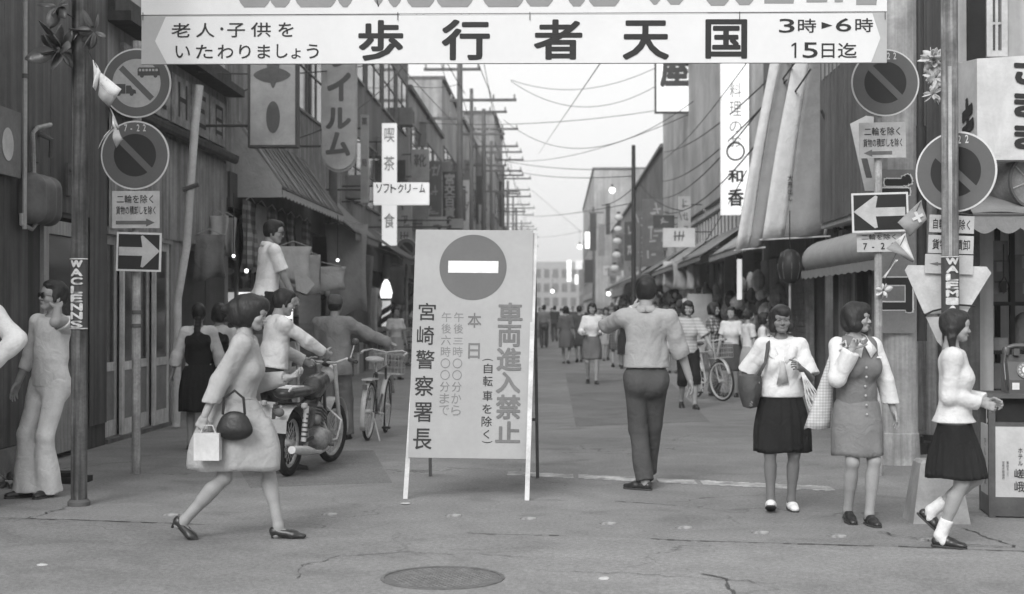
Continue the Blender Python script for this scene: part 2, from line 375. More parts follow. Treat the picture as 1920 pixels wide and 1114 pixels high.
def hair_mesh(style, res=.0048):
    k = ('hair', style)
    if k in CA: return CA[k]
    f = Field(res); f.noise = .0040; f.seed = 5
    f.ell((0, -.016, .038), (.084, .106, .094))
    if style == 'short_m':
        f.ell((0, -.045, -.005), (.080, .070, .075), k=.02); f.ell((0, .03, .085), (.066, .062, .042), k=.02)
        f.cone((-.0, .16, -.06), (0, .10, .018), .085, .062, k=.012, sub=True)
        f.box((-.12, -.015, -.14), (.12, .2, -.012)); f.box((-.12, -.2, -.2), (.12, .2, -.062))
        f.cone((-.077, .01, -.03), (-.077, .012, .012), .010, k=.01); f.cone((.077, .01, -.03), (.077, .012, .012), .010, k=.01)
    elif style == 'cap':
        f.ell((0, -.045, -.005), (.078, .070, .070), k=.02); f.box((-.12, -.2, .02), (.12, .2, .2)); f.box((-.12, -.015, -.2), (.12, .2, .2)); f.box((-.12, -.2, -.2), (.12, .2, -.06))
    elif style == 'bob':
        f.ell((0, -.030, -.005), (.100, .104, .120), k=.03); f.ell((0, .035, .07), (.078, .070, .058), k=.02); f.ell((0, -.03, -.055), (.100, .095, .06), k=.02)
        f.cone((0, .20, -.10), (0, .112, -.028), .085, .062, k=.012, sub=True); f.cone((0, .06, -.14), (0, .07, -.03), .066, .056, k=.008, sub=True)
        f.box((-.15, -.2, -.3), (.15, .2, -.108))
    elif style == 'wave':
        f.ell((0, -.032, .01), (.103, .108, .112), k=.03); f.ell((0, .03, .075), (.082, .074, .056), k=.02)
        for s in (-1, 1): f.ell((s*.072, .012, -.045), (.032, .040, .055), k=.02); f.ell((s*.05, -.06, -.06), (.045, .045, .05), k=.02)
        f.cone((0, .20, -.10), (0, .115, -.020), .085, .062, k=.012, sub=True); f.cone((0, .06, -.14), (0, .07, -.02), .062, .055, k=.008, sub=True)
        f.box((-.15, -.2, -.3), (.15, .2, -.100))
    elif style == 'tails':
        f.ell((0, -.028, .0), (.086, .096, .085), k=.02); f.ell((0, .028, .075), (.072, .066, .046), k=.02)
        f.cone((0, .20, -.10), (0, .118, -.010), .085, .066, k=.012, sub=True); f.cone((0, .05, -.16), (0, .07, -.02), .062, .060, k=.008, sub=True)
        f.box((-.2, -.2, -.3), (.2, .2, -.07))
        for s in (-1, 1):
            f.cone((s*.062, -.055, -.03), (s*.078, -.045, -.085), .036, .026, k=.02); f.cone((s*.078, -.045, -.085), (s*.085, -.02, -.215), .027, .012, k=.012)
    elif style == 'braid':
        f.ell((0, -.034, .0), (.080, .090, .085), k=.02); f.box((-.2, -.012, -.3), (.2, .2, -.05)); f.cone((0, .20, -.10), (0, .115, .0), .085, .062, k=.012, sub=True)
        for i in range(7): f.ell((0, -.108-.002*i, -.06-.04*i), (.040-.002*i, .034-.002*i, .030), k=.008)
    elif style == 'bun':
        f.ell((0, -.030, .0), (.082, .094, .082), k=.02); f.ell((0, .028, .075), (.072, .066, .046), k=.02)
        f.cone((0, .20, -.10), (0, .115, .004), .085, .062, k=.012, sub=True); f.box((-.2, -.012, -.3), (.2, .2, -.03)); f.box((-.2, -.2, -.3), (.2, .2, -.075))
        f.ell((0, -.125, .0), (.045, .04, .045), k=.012)
    elif style == 'wind':                       # thick hair blown back
        f.ell((0, -.045, .0), (.102, .115, .115), k=.03); f.ell((0, .03, .07), (.082, .072, .058), k=.02)
        f.cone((0, -.09, .02), (.01, -.20, -.02), .085, .035, k=.03); f.cone((.03, -.08, -.05), (.02, -.17, -.085), .06, .02, k=.03); f.cone((-.03, -.07, -.06), (-.03, -.15, -.12), .055, .018, k=.03)
        f.cone((0, .20, -.10), (0, .112, -.018), .085, .062, k=.012, sub=True); f.cone((0, .06, -.14), (0, .07, -.02), .064, .058, k=.008, sub=True)
    CA[k] = f.mesh(); return CA[k]
def hand_mesh(pose, res=.0036):
    k = ('hand', pose)
    if k in CA: return CA[k]
    f = Field(res); c = {'relax': .32, 'grip': 1.25, 'flat': .12, 'hold': .8}[pose]
    f.cone((0, 0, .02), (0, 0, -.03), .027, .031, k=.01, fd=(1, 0, 0), fs=.75)
    f.cone((0, .010, -.03), (0, .018, -.082), .026, .024, k=.015, fd=(1, 0, 0), fs=.55).cone((0, -.010, -.03), (0, -.020, -.078), .026, .022, k=.015, fd=(1, 0, 0), fs=.55)
    for i, (y, z, L) in enumerate(((.030, -.090, .070), (.0105, -.094, .078), (-.009, -.092, .072), (-.027, -.084, .056))):
        p = np.array((0, y, z+.01)); a = c*.55+.06*i; sp = (1.5-i)*.05
        for q, (fr, r0, r1) in enumerate(((.45, .0092, .0085), (.32, .0083, .0076), (.25, .0076, .0062))):
            d = np.array((-math.sin(a), sp, -math.cos(a))); n = p+d*L*fr*1.08; f.cone(p, n, r0, r1, k=.003); p = n; a += c*.75
    t0 = np.array((-.006, .022, -.022)); t1 = t0+np.array((-.010-.01*c, .030, -.028)); t2 = t1+np.array((-.006-.018*c, .012, -.028)); t3 = t2+np.array((-.004-.012*c, .002, -.020))
    f.cone(t0, t1, .0145, .0115, k=.012).cone(t1, t2, .0108, .0092, k=.004).cone(t2, t3, .0092, .0070, k=.003)
    CA[k] = f.mesh(); return CA[k]
def shoe_mesh(kind, res=.0045):
    k = ('shoe', kind)
    if k in CA: return CA[k]
    f = Field(res)
    if kind == 'heel':                              # pump, ankle at origin, sole z=-.085
        f.cone((0, .160, -.074), (0, .10, -.064), .028, .038, k=.02, fd=(0, 0, 1), fs=.7).cone((0, .10, -.060), (0, -.02, -.036), .038, .036, k=.02, fd=(0, 0, 1), fs=.9)
        f.ell((0, -.030, -.028), (.036, .038, .036), k=.015); f.cone((0, -.040, -.04), (0, -.045, -.088), .022, .010, k=.01)
        f.ell((0, .030, .004), (.030, .070, .036), k=.01, sub=True)
    elif kind in ('loafer', 'dress'):
        f.cone((0, .155, -.062), (0, .08, -.052), .034, .040, k=.03, fd=(0, 0, 1), fs=.75).cone((0, .08, -.050), (0, -.03, -.048), .038, .033, k=.02)
        f.ell((0, .03, -.025), (.030, .04, .03), k=.02); f.ell((0, -.005, .005), (.028, .052, .028), k=.008, sub=True)
        f.cut((0, 0, -.072), (0, 0, -1))
    else:                                           # canvas slip-on
        f.cone((0, .150, -.058), (0, .07, -.050), .036, .042, k=.03, fd=(0, 0, 1), fs=.8).cone((0, .07, -.050), (0, -.03, -.046), .040, .036, k=.02)
        f.ell((0, .01, .004), (.030, .06, .028), k=.01, sub=True); f.cut((0, 0, -.080), (0, 0, -1))
    CA[k] = f.mesh(); return CA[k]
def sole_mesh(kind):
    f = Field(.0045)
    if ('sole', kind) in CA: return CA[('sole', kind)]
    f.cone((0, .152, -.078), (0, .07, -.078), .037, .044, k=.02).cone((0, .07, -.078), (0, -.03, -.078), .042, .036, k=.02)
    f.cut((0, 0, -.086), (0, 0, -1)); f.cut((0, 0, -.071), (0, 0, 1)); CA[('sole', kind)] = f.mesh(); return CA[('sole', kind)]

def ik(a, c, l1, l2, pole):
    a, c, pole = Vector(a), Vector(c), Vector(pole); d = c-a; L = min(d.length, (l1+l2)*.999); n = d.normalized(); c = a+n*L
    x = (l1*l1-l2*l2+L*L)/(2*L); h = math.sqrt(max(l1*l1-x*x, 0)); p = (pole-n*pole.dot(n)).normalized()
    return a+n*x+p*h, c
def raw_part(name, P, Q, m, parent, smooth='full', label=None):
    me = bpy.data.meshes.new(name); P = np.asarray(P, np.float32); Q = np.asarray(Q, np.int32)
    me.vertices.add(len(P)); me.vertices.foreach_set('co', P.ravel()); me.loops.add(Q.size); me.loops.foreach_set('vertex_index', Q.ravel())
    me.polygons.add(len(Q)); me.polygons.foreach_set('loop_start', np.arange(0, Q.size, 4, dtype=np.int32))
    me.update(calc_edges=True); me.validate(); me.materials.append(m); me.shade_smooth()
    o = bpy.data.objects.new(name, me); COL.objects.link(o); o.parent = parent; WM[o.name] = WM[parent.name]
    if label: o['label'] = label
    return o

def person(label, pos, face, H=1.6, sex='f', hair='bob', lean=0, side=0, twist=0, hipz=None, hip=(0, 0), feet=None, hands=None, poles=None, knee=None,
           hyaw=0, hpitch=0, hroll=0, top=None, bottom=None, shoe='loafer', shoem=None, sock=None, skin=None, hairc=None, res=.010,
           hpose=('relax', 'relax'), thumbs=None, group=None, extra=None, name='person', base=0.0, wide=1.0, shrug=0.0, near=True):
    """local frame: +Y ahead, +X the person's right side, metres for H=1.70 (scaled).
    feet: {'R':(x,y,z,pitch,yaw)}, hands: {'R':(x,y,z)} relative to the ground under the pelvis"""
    s = H/1.70; root = thing(name, label, 'person', Vector((pos[0], pos[1], base)), group, rz=-R(face))
    hz = hipz or .905; fm = sex == 'f'
    skin = skin or mat('skin', .31, .55, var=.08, sc=9, bump=.1, bs=120); hairc = hairc or hairmat('black_hair', .018)
    T = Matrix.Translation((hip[0], hip[1], hz)) @ Matrix.Rotation(R(-twist), 4, 'Z') @ Matrix.Rotation(R(side), 4, 'Y') @ Matrix.Rotation(R(-lean), 4, 'X')
    P0 = Vector((hip[0], hip[1], hz)); TP = lambda x, y, z: T @ Vector((x, y, z)); ty = T.to_3x3() @ Vector((0, 1, 0))
    sw = (.150 if fm else .178)*wide; hw = .088
    feet = feet or {'R': (.09, 0, 0, 0, 8), 'L': (-.09, 0, 0, 0, -8)}; poles = poles or {}; thumbs = thumbs or {}
    hands = hands or {'R': (.27, .05, .78), 'L': (-.27, .05, .78)}
    J = {}
    for k, sg in (('R', 1), ('L', -1)):
        hj = P0+Matrix.Rotation(R(-twist*.4), 3, 'Z') @ Vector((sg*hw, 0, -.01)); fx, fy, fz, fp, fw = feet[k]
        fmx = Matrix.Translation((fx, fy, fz+.085)) @ Matrix.Rotation(R(-fw), 4, 'Z')
        ptoe = Matrix.Translation((0, .12, -.085)) @ Matrix.Rotation(R(-fp), 4, 'X') @ Matrix.Translation((0, -.12, .085)) if fp > 0 else Matrix.Translation((0, -.04, -.085)) @ Matrix.Rotation(R(-fp), 4, 'X') @ Matrix.Translation((0, .04, .085))
        fmx = fmx @ ptoe; ank = fmx.translation.copy(); kp = (knee or {}).get(k, (sg*.12, 1, .1))
        kn, an = ik(hj, ank, .425, .41, kp); fmx.translation = an
        sh = TP(sg*sw, -.01, .475+shrug-(.0 if fm else -.005)); el, wr = ik(sh, hands[k], .285, .25, poles.get(k, (sg*.55, -1, -.25)))
        J[k] = dict(hip=hj, knee=kn, ank=an, foot=fmx, sh=sh, el=el, wr=wr, sg=sg)
    nb = TP(0, -.015, .505); HT = Matrix.Translation(TP(0, .014, .688)) @ T.to_3x3().to_4x4() @ Matrix.Rotation(R(lean*.75), 4, 'X') @ Matrix.Rotation(R(-hyaw), 4, 'Z') @ Matrix.Rotation(R(-hpitch), 4, 'X') @ Matrix.Rotation(R(hroll), 4, 'Y')
    hd = HT.translation
    top = top or {}; bottom = bottom or {}
    def torso(f, e, upto=1, lo=0):
        w = 0.90 if fm else 1.0; bl = bottom.get('belly', 0)
        f.cone(TP(0, 0, -.03), TP(0, -.005, .06), (.148 if fm else .142)+e, .128*w+e, k=.04, fd=ty, fs=.72)
        f.cone(TP(0, 0, .06), TP(0, .005, .20), .125*w+e+bl, .126*w+e+bl, k=.05, fd=ty, fs=.76)
        f.cone(TP(0, .0, .22), TP(0, -.005, .39), .132*w+e, .150*w+e, k=.05, fd=ty, fs=.70)
        f.cone(J['L']['sh'], J['R']['sh'], .052*w+e*.8, k=.05); f.cone(TP(0, -.02, .44), nb, .085*w+e*.6, .055+e*.4, k=.04, fd=ty, fs=.8)
        if fm:
            for q in (-1, 1): f.ell(TP(q*.066, .070+e*.5, .31), (.060+e, .046+e, .062+e), k=.06)
    # body
    f = Field(res); torso(f, 0)
    for q in (-1, 1): f.ell(P0+Vector((q*.064, -.034, -.05)), (.080, .070, .09), k=.04)
    fat = 1.0 if fm else 1.05
    for k in 'RL':
        j = J[k]; f.cone(j['hip'], j['knee'], .082, .051, k=.03)
        cv = j['knee'].lerp(j['ank'], .28); bk = (j['foot'].to_3x3() @ Vector((0, -1, 0))); bk.z = 0
        f.cone(j['knee'], j['ank'], .050, .035, k=.02); f.cone(cv+bk*.016, j['knee'].lerp(j['ank'], .5)+bk*.008, .048, .040, k=.03)
        fo = j['foot']; f.cone(j['ank'], fo @ Vector((0, -.02, -.05)), .034, .032, k=.02); f.cone(fo @ Vector((0, 0, -.040)), fo @ Vector((0, .12, -.062)), .028, .016, k=.02)
        f.cone(j['sh'], j['el'], .046 if fm else .053, .036 if fm else .041, k=.03); f.cone(j['el'], j['wr'], .037 if fm else .041, .025 if fm else .028, k=.02)
    LF = Field(res); LF.ops = [o for o in f.ops if min(o[1][2], o[2][2] if o[0] == 'c' else 9) < hz+.0 and not (o[0] == 'c' and any(np.allclose(o[1], tuple(J[k][n__])) for k in 'RL' for n__ in ('sh', 'el')))]
    f.cone(nb, HT @ Vector((0, -.03, -.08)), .052 if fm else .060, .046 if fm else .052, k=.03)
    BF = f; PP, QQ = f.mesh(); PP = [PP]; QQ = [QQ]; n = len(PP[0]); hs = .95 if fm else .98
    def app(PQ, M, flip=False):
        nonlocal n
        p, q = PQ; p = xf(p, M); q = q[:, ::-1] if flip else q; PP.append(p); QQ.append(q+n); n += len(p)
    app(head_mesh(sex), HT @ Matrix.Scale(hs, 4))
    for i, k in enumerate('RL'):
        j = J[k]; d = (j['wr']-j['el']).normalized(); z = -d; th = Vector(thumbs.get(k, (0, 1, .2))); y = (th-z*th.dot(z)).normalized(); x = y.cross(z)
        M = Matrix((x, y, z)).transposed().to_4x4(); M.translation = j['wr']; fl = k == 'L'
        if fl: M = M @ Matrix.Scale(-1, 4, (1, 0, 0))
        app(hand_mesh(hpose[i]), M @ Matrix.Scale(.86 if fm else .96, 4), fl); j['hand'] = M
    S = Matrix.Scale(s, 4)
    raw_part('body', xf(np.concatenate(PP), S), np.concatenate(QQ), skin, root)
    def put(nm, PQ, M, m, lab=None): return raw_part(nm, xf(PQ[0], S @ M), PQ[1], m, root, label=lab)
    if hair: put('hair', hair_mesh(hair), HT @ Matrix.Scale(hs, 4), hairc)
    fc = S @ HT @ Matrix.Scale(hs, 4)
    if near:
        dk = mat('eye_dark', .02, .3, bump=0); wh = mat('eye_white', .20, .3, bump=0)
        for q in (-1, 1):
            b = MB(fc).ell((q*.031, .0872, .0015), (.0105, .0030, .0032), 12, 6); e = part('eye', b, wh, root, smooth=True, local=True)
            part('iris', MB(fc).ell((q*.031+.0005, .0895, .0018), (.0046, .0020, .0032), 10, 6), dk, e, local=True)
            part('eyelid', MB(fc).tube([(q*.018, .0885, .0035), (q*.027, .0915, .0068), (q*.036, .0895, .0062), (q*.044, .084, .002)], .0015, 5), dk, e, local=True)
            part('eyebrow', MB(fc).tube([(q*.014, .0955, .020), (q*.026, .0945, .0265), (q*.040, .086, .026), (q*.050, .077, .020)], [.0012, .0022 if sex == 'm' else .0015, .0018 if sex == 'm' else .0012, .0008], 6), hairc, root, local=True)
        part('lips', MB(fc).tube([(-.022, .0845, -.0625), (-.010, .094, -.0605), (0, .0962, -.0615), (.010, .094, -.0605), (.022, .0845, -.0625)], [.0015, .0042, .0045, .0042, .0015], 8), mat('lips', .17, .5, bump=0), root, smooth=True, local=True)
        part('mouth_line', MB(fc).tube([(-.020, .0885, -.0628), (0, .1000, -.0622), (.020, .0885, -.0628)], .0009, 5), dk, root, local=True)
        part('nostrils', MB(fc).ell((-.006, .1005, -.0400), (.0028, .003, .0016), 8, 5).ell((.006, .1005, -.0400), (.0028, .003, .0016), 8, 5), mat('nostril', .06, .6, bump=0), root, local=True)
    # top garment
    def garment(t, nm='shirt'):
        f = Field(res if near else res*1.1); f.noise = t.get('noise', .0035); f.seed = int(abs(pos[0])*97+len(label)); e = t.get('e', .016); torso(f, e)
        if t.get('blouse'):                        # loose cloth bagging over the waistband
            f.cone(TP(0, 0, .085), TP(0, 0, .20), .128+e+t['blouse'], .120+e+t['blouse']*.6, k=.04, fd=ty, fs=.78)
        if t.get('long'):                          # hangs over the hips
            f.cone(TP(0, 0, .05), TP(0, 0, t['hem']-.02), .135+e, t.get('hw', .165)+e, k=.04, fd=ty, fs=.78)
            for q in (-1, 1): f.ell(P0+Vector((q*.06, -.045, -.05)), (.10+e, .09+e, .12), k=.04)
        sl = t.get('sleeve', 'short')
        for k in 'RL':
            j = J[k]; ee = t.get('se', .014)
            if sl == 'short': f.cone(j['sh'], j['sh'].lerp(j['el'], t.get('sf', .72)), .046+ee*.7, .048+ee*1.3, k=.03, cap=True)
            elif sl == 'elbow':
                f.cone(j['sh'], j['el'], .048+ee*.8, .044+ee, k=.03); f.cone(j['el'], j['el'].lerp(j['wr'], .18), .046+ee, .044+ee, k=.02, cap=True)
            elif sl == 'long':
                f.cone(j['sh'], j['el'], .048+ee*.7, .040+ee, k=.03); f.cone(j['el'], j['el'].lerp(j['wr'], t.get('sf', .95)), .041+ee, .031+ee, k=.02, cap=True)
            elif sl == 'puff':
                f.cone(j['sh'], j['el'], .046+ee*.7, .044+ee, k=.03); f.cone(j['el'], j['el'].lerp(j['wr'], t.get('sf', .9)), .045+ee, .044+ee, k=.02, cap=True)
        h = t.get('hem', .07); zc = T.to_3x3() @ Vector((0, 0, 1))
        f.cut(TP(0, 0, h), -np.array(zc)); 
        nn = T.to_3x3() @ Vector((0, .45, 1)); f.cut(TP(0, .0, .548), np.array(nn))
        f.cone(nb+zc*.03, hd, .058 if fm else .066, .06, k=.01, sub=True)
        if t.get('sailor') or t.get('collar'): f.cone(TP(0, .135, .60), TP(0, .125, t.get('vneck', .40)), .080, .018, k=.006, sub=True)
        p, q = f.mesh(); return raw_part(nm, xf(p, S), q, t['m'], root, label=t.get('label'))
    if top: garment(top, top.get('name', 'shirt'))
    if top.get('collar'):
        cm = top.get('cm', top['m'])
        for q in (-1, 1):
            w = .012; M = S @ T
            e_ = top.get('ce', top.get('e', .016))
            g = [[(q*.002, -.088-e_, .575), (q*.004, -.105-e_, .525)], [(q*.062, -.05, .575), (q*.098, -.05, .515)], [(q*.070, .015, .560), (q*.118, .035, .500)], [(q*.050, .070+e_, .520), (q*.100, .108+e_, .440)], [(q*.006, .100+e_, .478), (q*.042, .130+e_, .385)]]
            part('collar', MB(M).sheet(g if q > 0 else [r[::-1] for r in g], .006), cm, root, smooth='full', local=True)
    if top.get('sailor'):
        M = S @ T; cm = top['m']
        g = [[(-.13, -.135, .36), (-.05, -.145, .37), (.05, -.145, .37), (.13, -.135, .36)], [(-.125, -.115, .46), (-.05, -.13, .47), (.05, -.13, .47), (.125, -.115, .46)], [(-.105, -.03, .555), (-.05, -.08, .57), (.05, -.08, .57), (.105, -.03, .555)]]
        part('collar', MB(M).sheet(g, .006), cm, root, smooth='full', local=True)
        for q in (-1, 1):
            g = [[(q*.072, -.04, .548), (q*.125, -.03, .518)], [(q*.074, .04, .520), (q*.132, .070, .470)], [(q*.050, .105, .450), (q*.105, .140, .395)], [(q*.008, .140, .360), (q*.030, .158, .330)]]
            part('collar', MB(M).sheet(g if q > 0 else [r[::-1] for r in g], .006), cm, root, smooth='full', local=True)
        part('scarf', MB(M).sheet([[(-.012, .166, .350), (.012, .166, .350)], [(-.028, .172, .27), (.028, .172, .27)], [(-.050, .166, .17), (.052, .166, .155)]], .006), top['cm'], root, smooth='full', local=True)
    # lower garment
    if bottom.get('type') == 'trousers':
        t = bottom; f = Field(res if near else res*1.1); f.noise = .003; f.seed = 3; e = t.get('e', .014)
        f.cone(TP(0, 0, -.03), TP(0, -.003, .09), .145+e, .130+e+bottom.get('belly', 0), k=.04, fd=ty, fs=.76)
        for q in (-1, 1): f.ell(P0+Vector((q*.064, -.038, -.055)), (.090+e, .082+e, .10), k=.04)
        for k in 'RL':
            j = J[k]; f.cone(j['hip'], j['knee'], .084+e, t.get('kr', .062)+e, k=.03)
            bt = j['knee'].lerp(j['ank'], t.get('len', 1.03)); f.cone(j['knee'], bt, t.get('kr', .066)+e, t.get('br', .058)+e, k=.025, cap=True)
        f.cut(TP(0, 0, .10), np.array(T.to_3x3() @ Vector((0, 0, 1)))); p, q = f.mesh(); tr = raw_part('trousers', xf(p, S), q, t['m'], root)
        if not top.get('long'): part('belt', MB(S @ T).lathe([(.148+e, .082), (.150+e, .085), (.150+e, .104), (.148+e, .107)], (0, .0, 0), 32, 1-.0, .76), mat('belt', .03, .4), tr, smooth=True, local=True)
    elif bottom.get('type') == 'skirt':
        t = bottom; n_ = 96; m_ = 14; z1 = t.get('z1', .10); L = t['len']; wa, wb = t.get('waist', (.136, .108)); ha, hb = t['hemr']; npl = t.get('pleats', 12); am = t.get('amp', .012); hc = t.get('hc', (0, 0))
        vo = []; 
        rs = random.Random(len(label)); ph = [rs.uniform(0, 6.28) for _ in range(4)]
        def ringp(i, off):
            u = i/(m_-1); w = min(1, u*t.get('flare', 1.6)); w = 1-(1-w)**1.7; zz = z1-L*u; out = []
            for a in range(n_):
                th = 2*math.pi*a/n_; pl = ((th*npl/(2*math.pi)+.12*math.sin(3*th+ph[0])) % 1.0)
                saw = (pl if pl < .82 else (1-pl)/.18*.82)-.41 if t.get('knife', True) else .5*math.sin(pl*6.283)
                rr = 1+0*u; dx = am*saw*min(1, u*1.6+.1)*1.3+am*.6*u*math.sin(5*th+ph[1])
                x = (wa+(ha-wa)*w+dx+off)*math.cos(th); y = (wb+(hb-wb)*w+dx+off)*math.sin(th)
                b = T @ Vector((0, 0, z1)); p_ = Vector((x, y, 0)); p_.rotate(T.to_3x3().to_euler()) if u < .3 else p_.rotate(Matrix.Rotation(R(-twist*.5), 3, 'Z').to_euler())
                out.append(Vector((b.x+hc[0]*u, b.y+hc[1]*u, b.z-L*u+.006*u*math.sin(4*th+ph[2])))+p_)
            return out
        rows = [ringp(i, 0) for i in range(m_)]+[ringp(i, -.006) for i in range(m_-1, -1, -1)]
        P_ = np.array([tuple(p) for r in rows for p in r]).reshape(len(rows), n_, 3); C_ = P_.mean(1, keepdims=True); dv = P_-C_; dv[..., 2] = 0; dv /= np.linalg.norm(dv, axis=2, keepdims=True)+1e-9
        if near or t.get('push', 1):
            mg = np.full((len(rows), n_), .014); mg[m_:] = .008
            acc = np.zeros((len(rows), n_))
            for it in range(32):
                D = fdist(LF, P_.reshape(-1, 3)).reshape(len(rows), n_); mv = (D < mg)*.006
                if not mv.any(): break
                P_ += dv*mv[..., None]; acc += mv
            base_ = P_-dv*acc[..., None]; a2 = acc.copy()
            for it in range(4): a2 = np.maximum(acc, (np.roll(a2, 1, 1)+np.roll(a2, -1, 1)+np.roll(a2, 2, 1)+np.roll(a2, -2, 1))/4.15)
            for blk in (slice(0, m_), slice(m_, None)):
                z = a2[blk]; zz = z.copy()
                for it in range(3): zz[1:-1] = np.maximum(zz[1:-1], .5*(zz[:-2]+zz[2:])*.98)
                a2[blk] = zz
            P_ = base_+dv*a2[..., None]
        rows = [[Vector(q_) for q_ in r] for r in P_]
        mb = MB(S); vs = [p for r in rows for p in r]; fs = []; rr = len(rows)
        for i in range(rr-1):
            for a in range(n_): fs.append((i*n_+a, (i+1)*n_+a, (i+1)*n_+(a+1) % n_, i*n_+(a+1) % n_))
        mb.add(vs, fs); part('skirt', mb, t['m'], root, smooth='full', local=True)
        if z1 <= .12: part('waistband', MB(S @ T).lathe([(wa+.002, z1-.035), (wa+.006, z1-.03), (wa+.006, z1), (wa, z1+.003)], (0, 0, 0), 40, 1, wb/wa), t['m'], root, smooth=True, local=True)
    for k in 'RL':
        j = J[k]; sm = shoem or mat('black_leather', .025, .3, spec=.5); o_ = put('shoe', shoe_mesh(shoe), j['foot'], sm)
        if shoe in ('loafer', 'dress', 'canvas'): raw_part('sole', xf(sole_mesh(shoe)[0], S @ j['foot']), sole_mesh(shoe)[1], mat('rubber_sole', .05, .8), o_)
        if sock:
            f = Field(.008); f.noise = .002; f.cone(j['knee'].lerp(j['ank'], sock[1]), j['ank'], .046, .044, k=.01, capa=True); f.cone(j['ank'], j['foot'] @ Vector((0, .02, -.04)), .044, .040, k=.01)
            p, q = f.mesh(); raw_part('sock', xf(p, S), q, sock[0], root)
    root_data = dict(root=root, J=J, T=T, HT=HT, S=S, W=WM[root.name])
    if extra: extra(root_data)
    return root_data
def glasses(d, dark=True):
    fc = d['S'] @ d['HT']; b = MB(fc); rim = MB(fc)
    M = Matrix.Rotation(math.pi/2, 4, 'X'); fr = fc @ Matrix.Translation((0, .102, 0)) @ Matrix.Rotation(-math.pi/2, 4, 'X')
    L = MB(fr)
    for q in (-1, 1): L.disc(q*.033, 0, .0235 if dark else .021, -.0015, .0015, 20, .019 if dark else .016)
    rim = MB(fr)
    for q in (-1, 1): rim.ring(q*.033, 0, .0205, .0245, -.003, .003, 20)
    rim.box((-.012, -.002, -.003), (.012, .004, .003)); rim.fr = fc
    for q in (-1, 1): rim.tube([(q*.056, .100, .004), (q*.076, .05, .004), (q*.080, -.01, .0)], .0025, 6)
    g = part('glasses', rim, mat('frame_black', .02, .3), d['root'], local=True)
    part('lens', L, mat('dark_lens', .012, .12, var=0, bump=0, spec=.6) if dark else mat('clear_lens', .25, .1, var=0, bump=0, spec=.6), g, local=True)
# ------------------------------------------------------------ ground
def asphalt(name, v, seed=0.0, crack=1.0):
    m = bpy.data.materials.new(name); m.use_nodes = True; MATS[name] = m; nt = m.node_tree; N = nt.nodes; L = nt.links; b = N['Principled BSDF']
    tc = N.new('ShaderNodeTexCoord'); mp = N.new('ShaderNodeMapping'); mp.inputs['Location'].default_value = (seed, seed*1.7, 0); L.new(tc.outputs['Object'], mp.inputs[0])
    def noise(s, d=4, dist=0): n = N.new('ShaderNodeTexNoise'); n.inputs['Scale'].default_value = s; n.inputs['Detail'].default_value = d; n.inputs['Distortion'].default_value = dist; L.new(mp.outputs[0], n.inputs[0]); return n.outputs[0]
    def mr(x, a, b_, c, d): r = N.new('ShaderNodeMapRange'); L.new(x, r.inputs[0]); [setattr(r.inputs[i+1], 'default_value', q) for i, q in enumerate((a, b_, c, d))]; return r.outputs[0]
    def mul(a, c): q = N.new('ShaderNodeMath'); q.operation = 'MULTIPLY'; L.new(a, q.inputs[0]); L.new(c, q.inputs[1]) if not isinstance(c, (int, float)) else setattr(q.inputs[1], 'default_value', c); return q.outputs[0]
    f = mr(noise(.35, 5), .35, .65, .86, 1.12); f = mul(f, mr(noise(2.2, 6, .6), .35, .65, .90, 1.08)); f = mul(f, mr(noise(38, 4), .3, .7, .80, 1.20)); f = mul(f, mr(noise(150, 2), .3, .7, .72, 1.28))
    st = mr(noise(1.1, 4, 1.5), .56, .72, 1, .80); f = mul(f, st)
    vo = N.new('ShaderNodeTexVoronoi'); vo.feature = 'DISTANCE_TO_EDGE'; vo.inputs['Scale'].default_value = .42
    wr = N.new('ShaderNodeVectorMath'); wr.operation = 'MULTIPLY_ADD'; n = N.new('ShaderNodeTexNoise'); n.inputs['Scale'].default_value = 1.6; n.inputs['Detail'].default_value = 6; L.new(mp.outputs[0], n.inputs[0])
    L.new(n.outputs['Color'], wr.inputs[0]); wr.inputs[1].default_value = (1.3, 1.3, 0); L.new(mp.outputs[0], wr.inputs[2]); L.new(wr.outputs[0], vo.inputs['Vector'])
    ck = mr(vo.outputs[0], 0, .006, 1, 0); ck = mul(ck, mr(noise(.5, 2), .48, .60, 0, .55*crack)); inv = N.new('ShaderNodeMath'); inv.operation = 'SUBTRACT'; inv.inputs[0].default_value = 1; L.new(ck, inv.inputs[1]); f = mul(f, inv.outputs[0])
    L.new(mul(f, v), b.inputs['Base Color']); b.inputs['Roughness'].default_value = .88; b.inputs['Specular IOR Level'].default_value = .25
    bp = N.new('ShaderNodeBump'); bp.inputs['Strength'].default_value = .5; bp.inputs['Distance'].default_value = .008; L.new(noise(130, 3), bp.inputs['Height']); L.new(bp.outputs[0], b.inputs['Normal']); return m
AS = asphalt('asphalt', .23); AS2 = asphalt('asphalt_crossing', .235, 7.3, .8); AS3 = asphalt('asphalt_patch', .175, 3.1, .2)
rg = random.Random(5)
struct('ground', MB().box((-140, -60, -.3), (140, 900, 0)), AS)
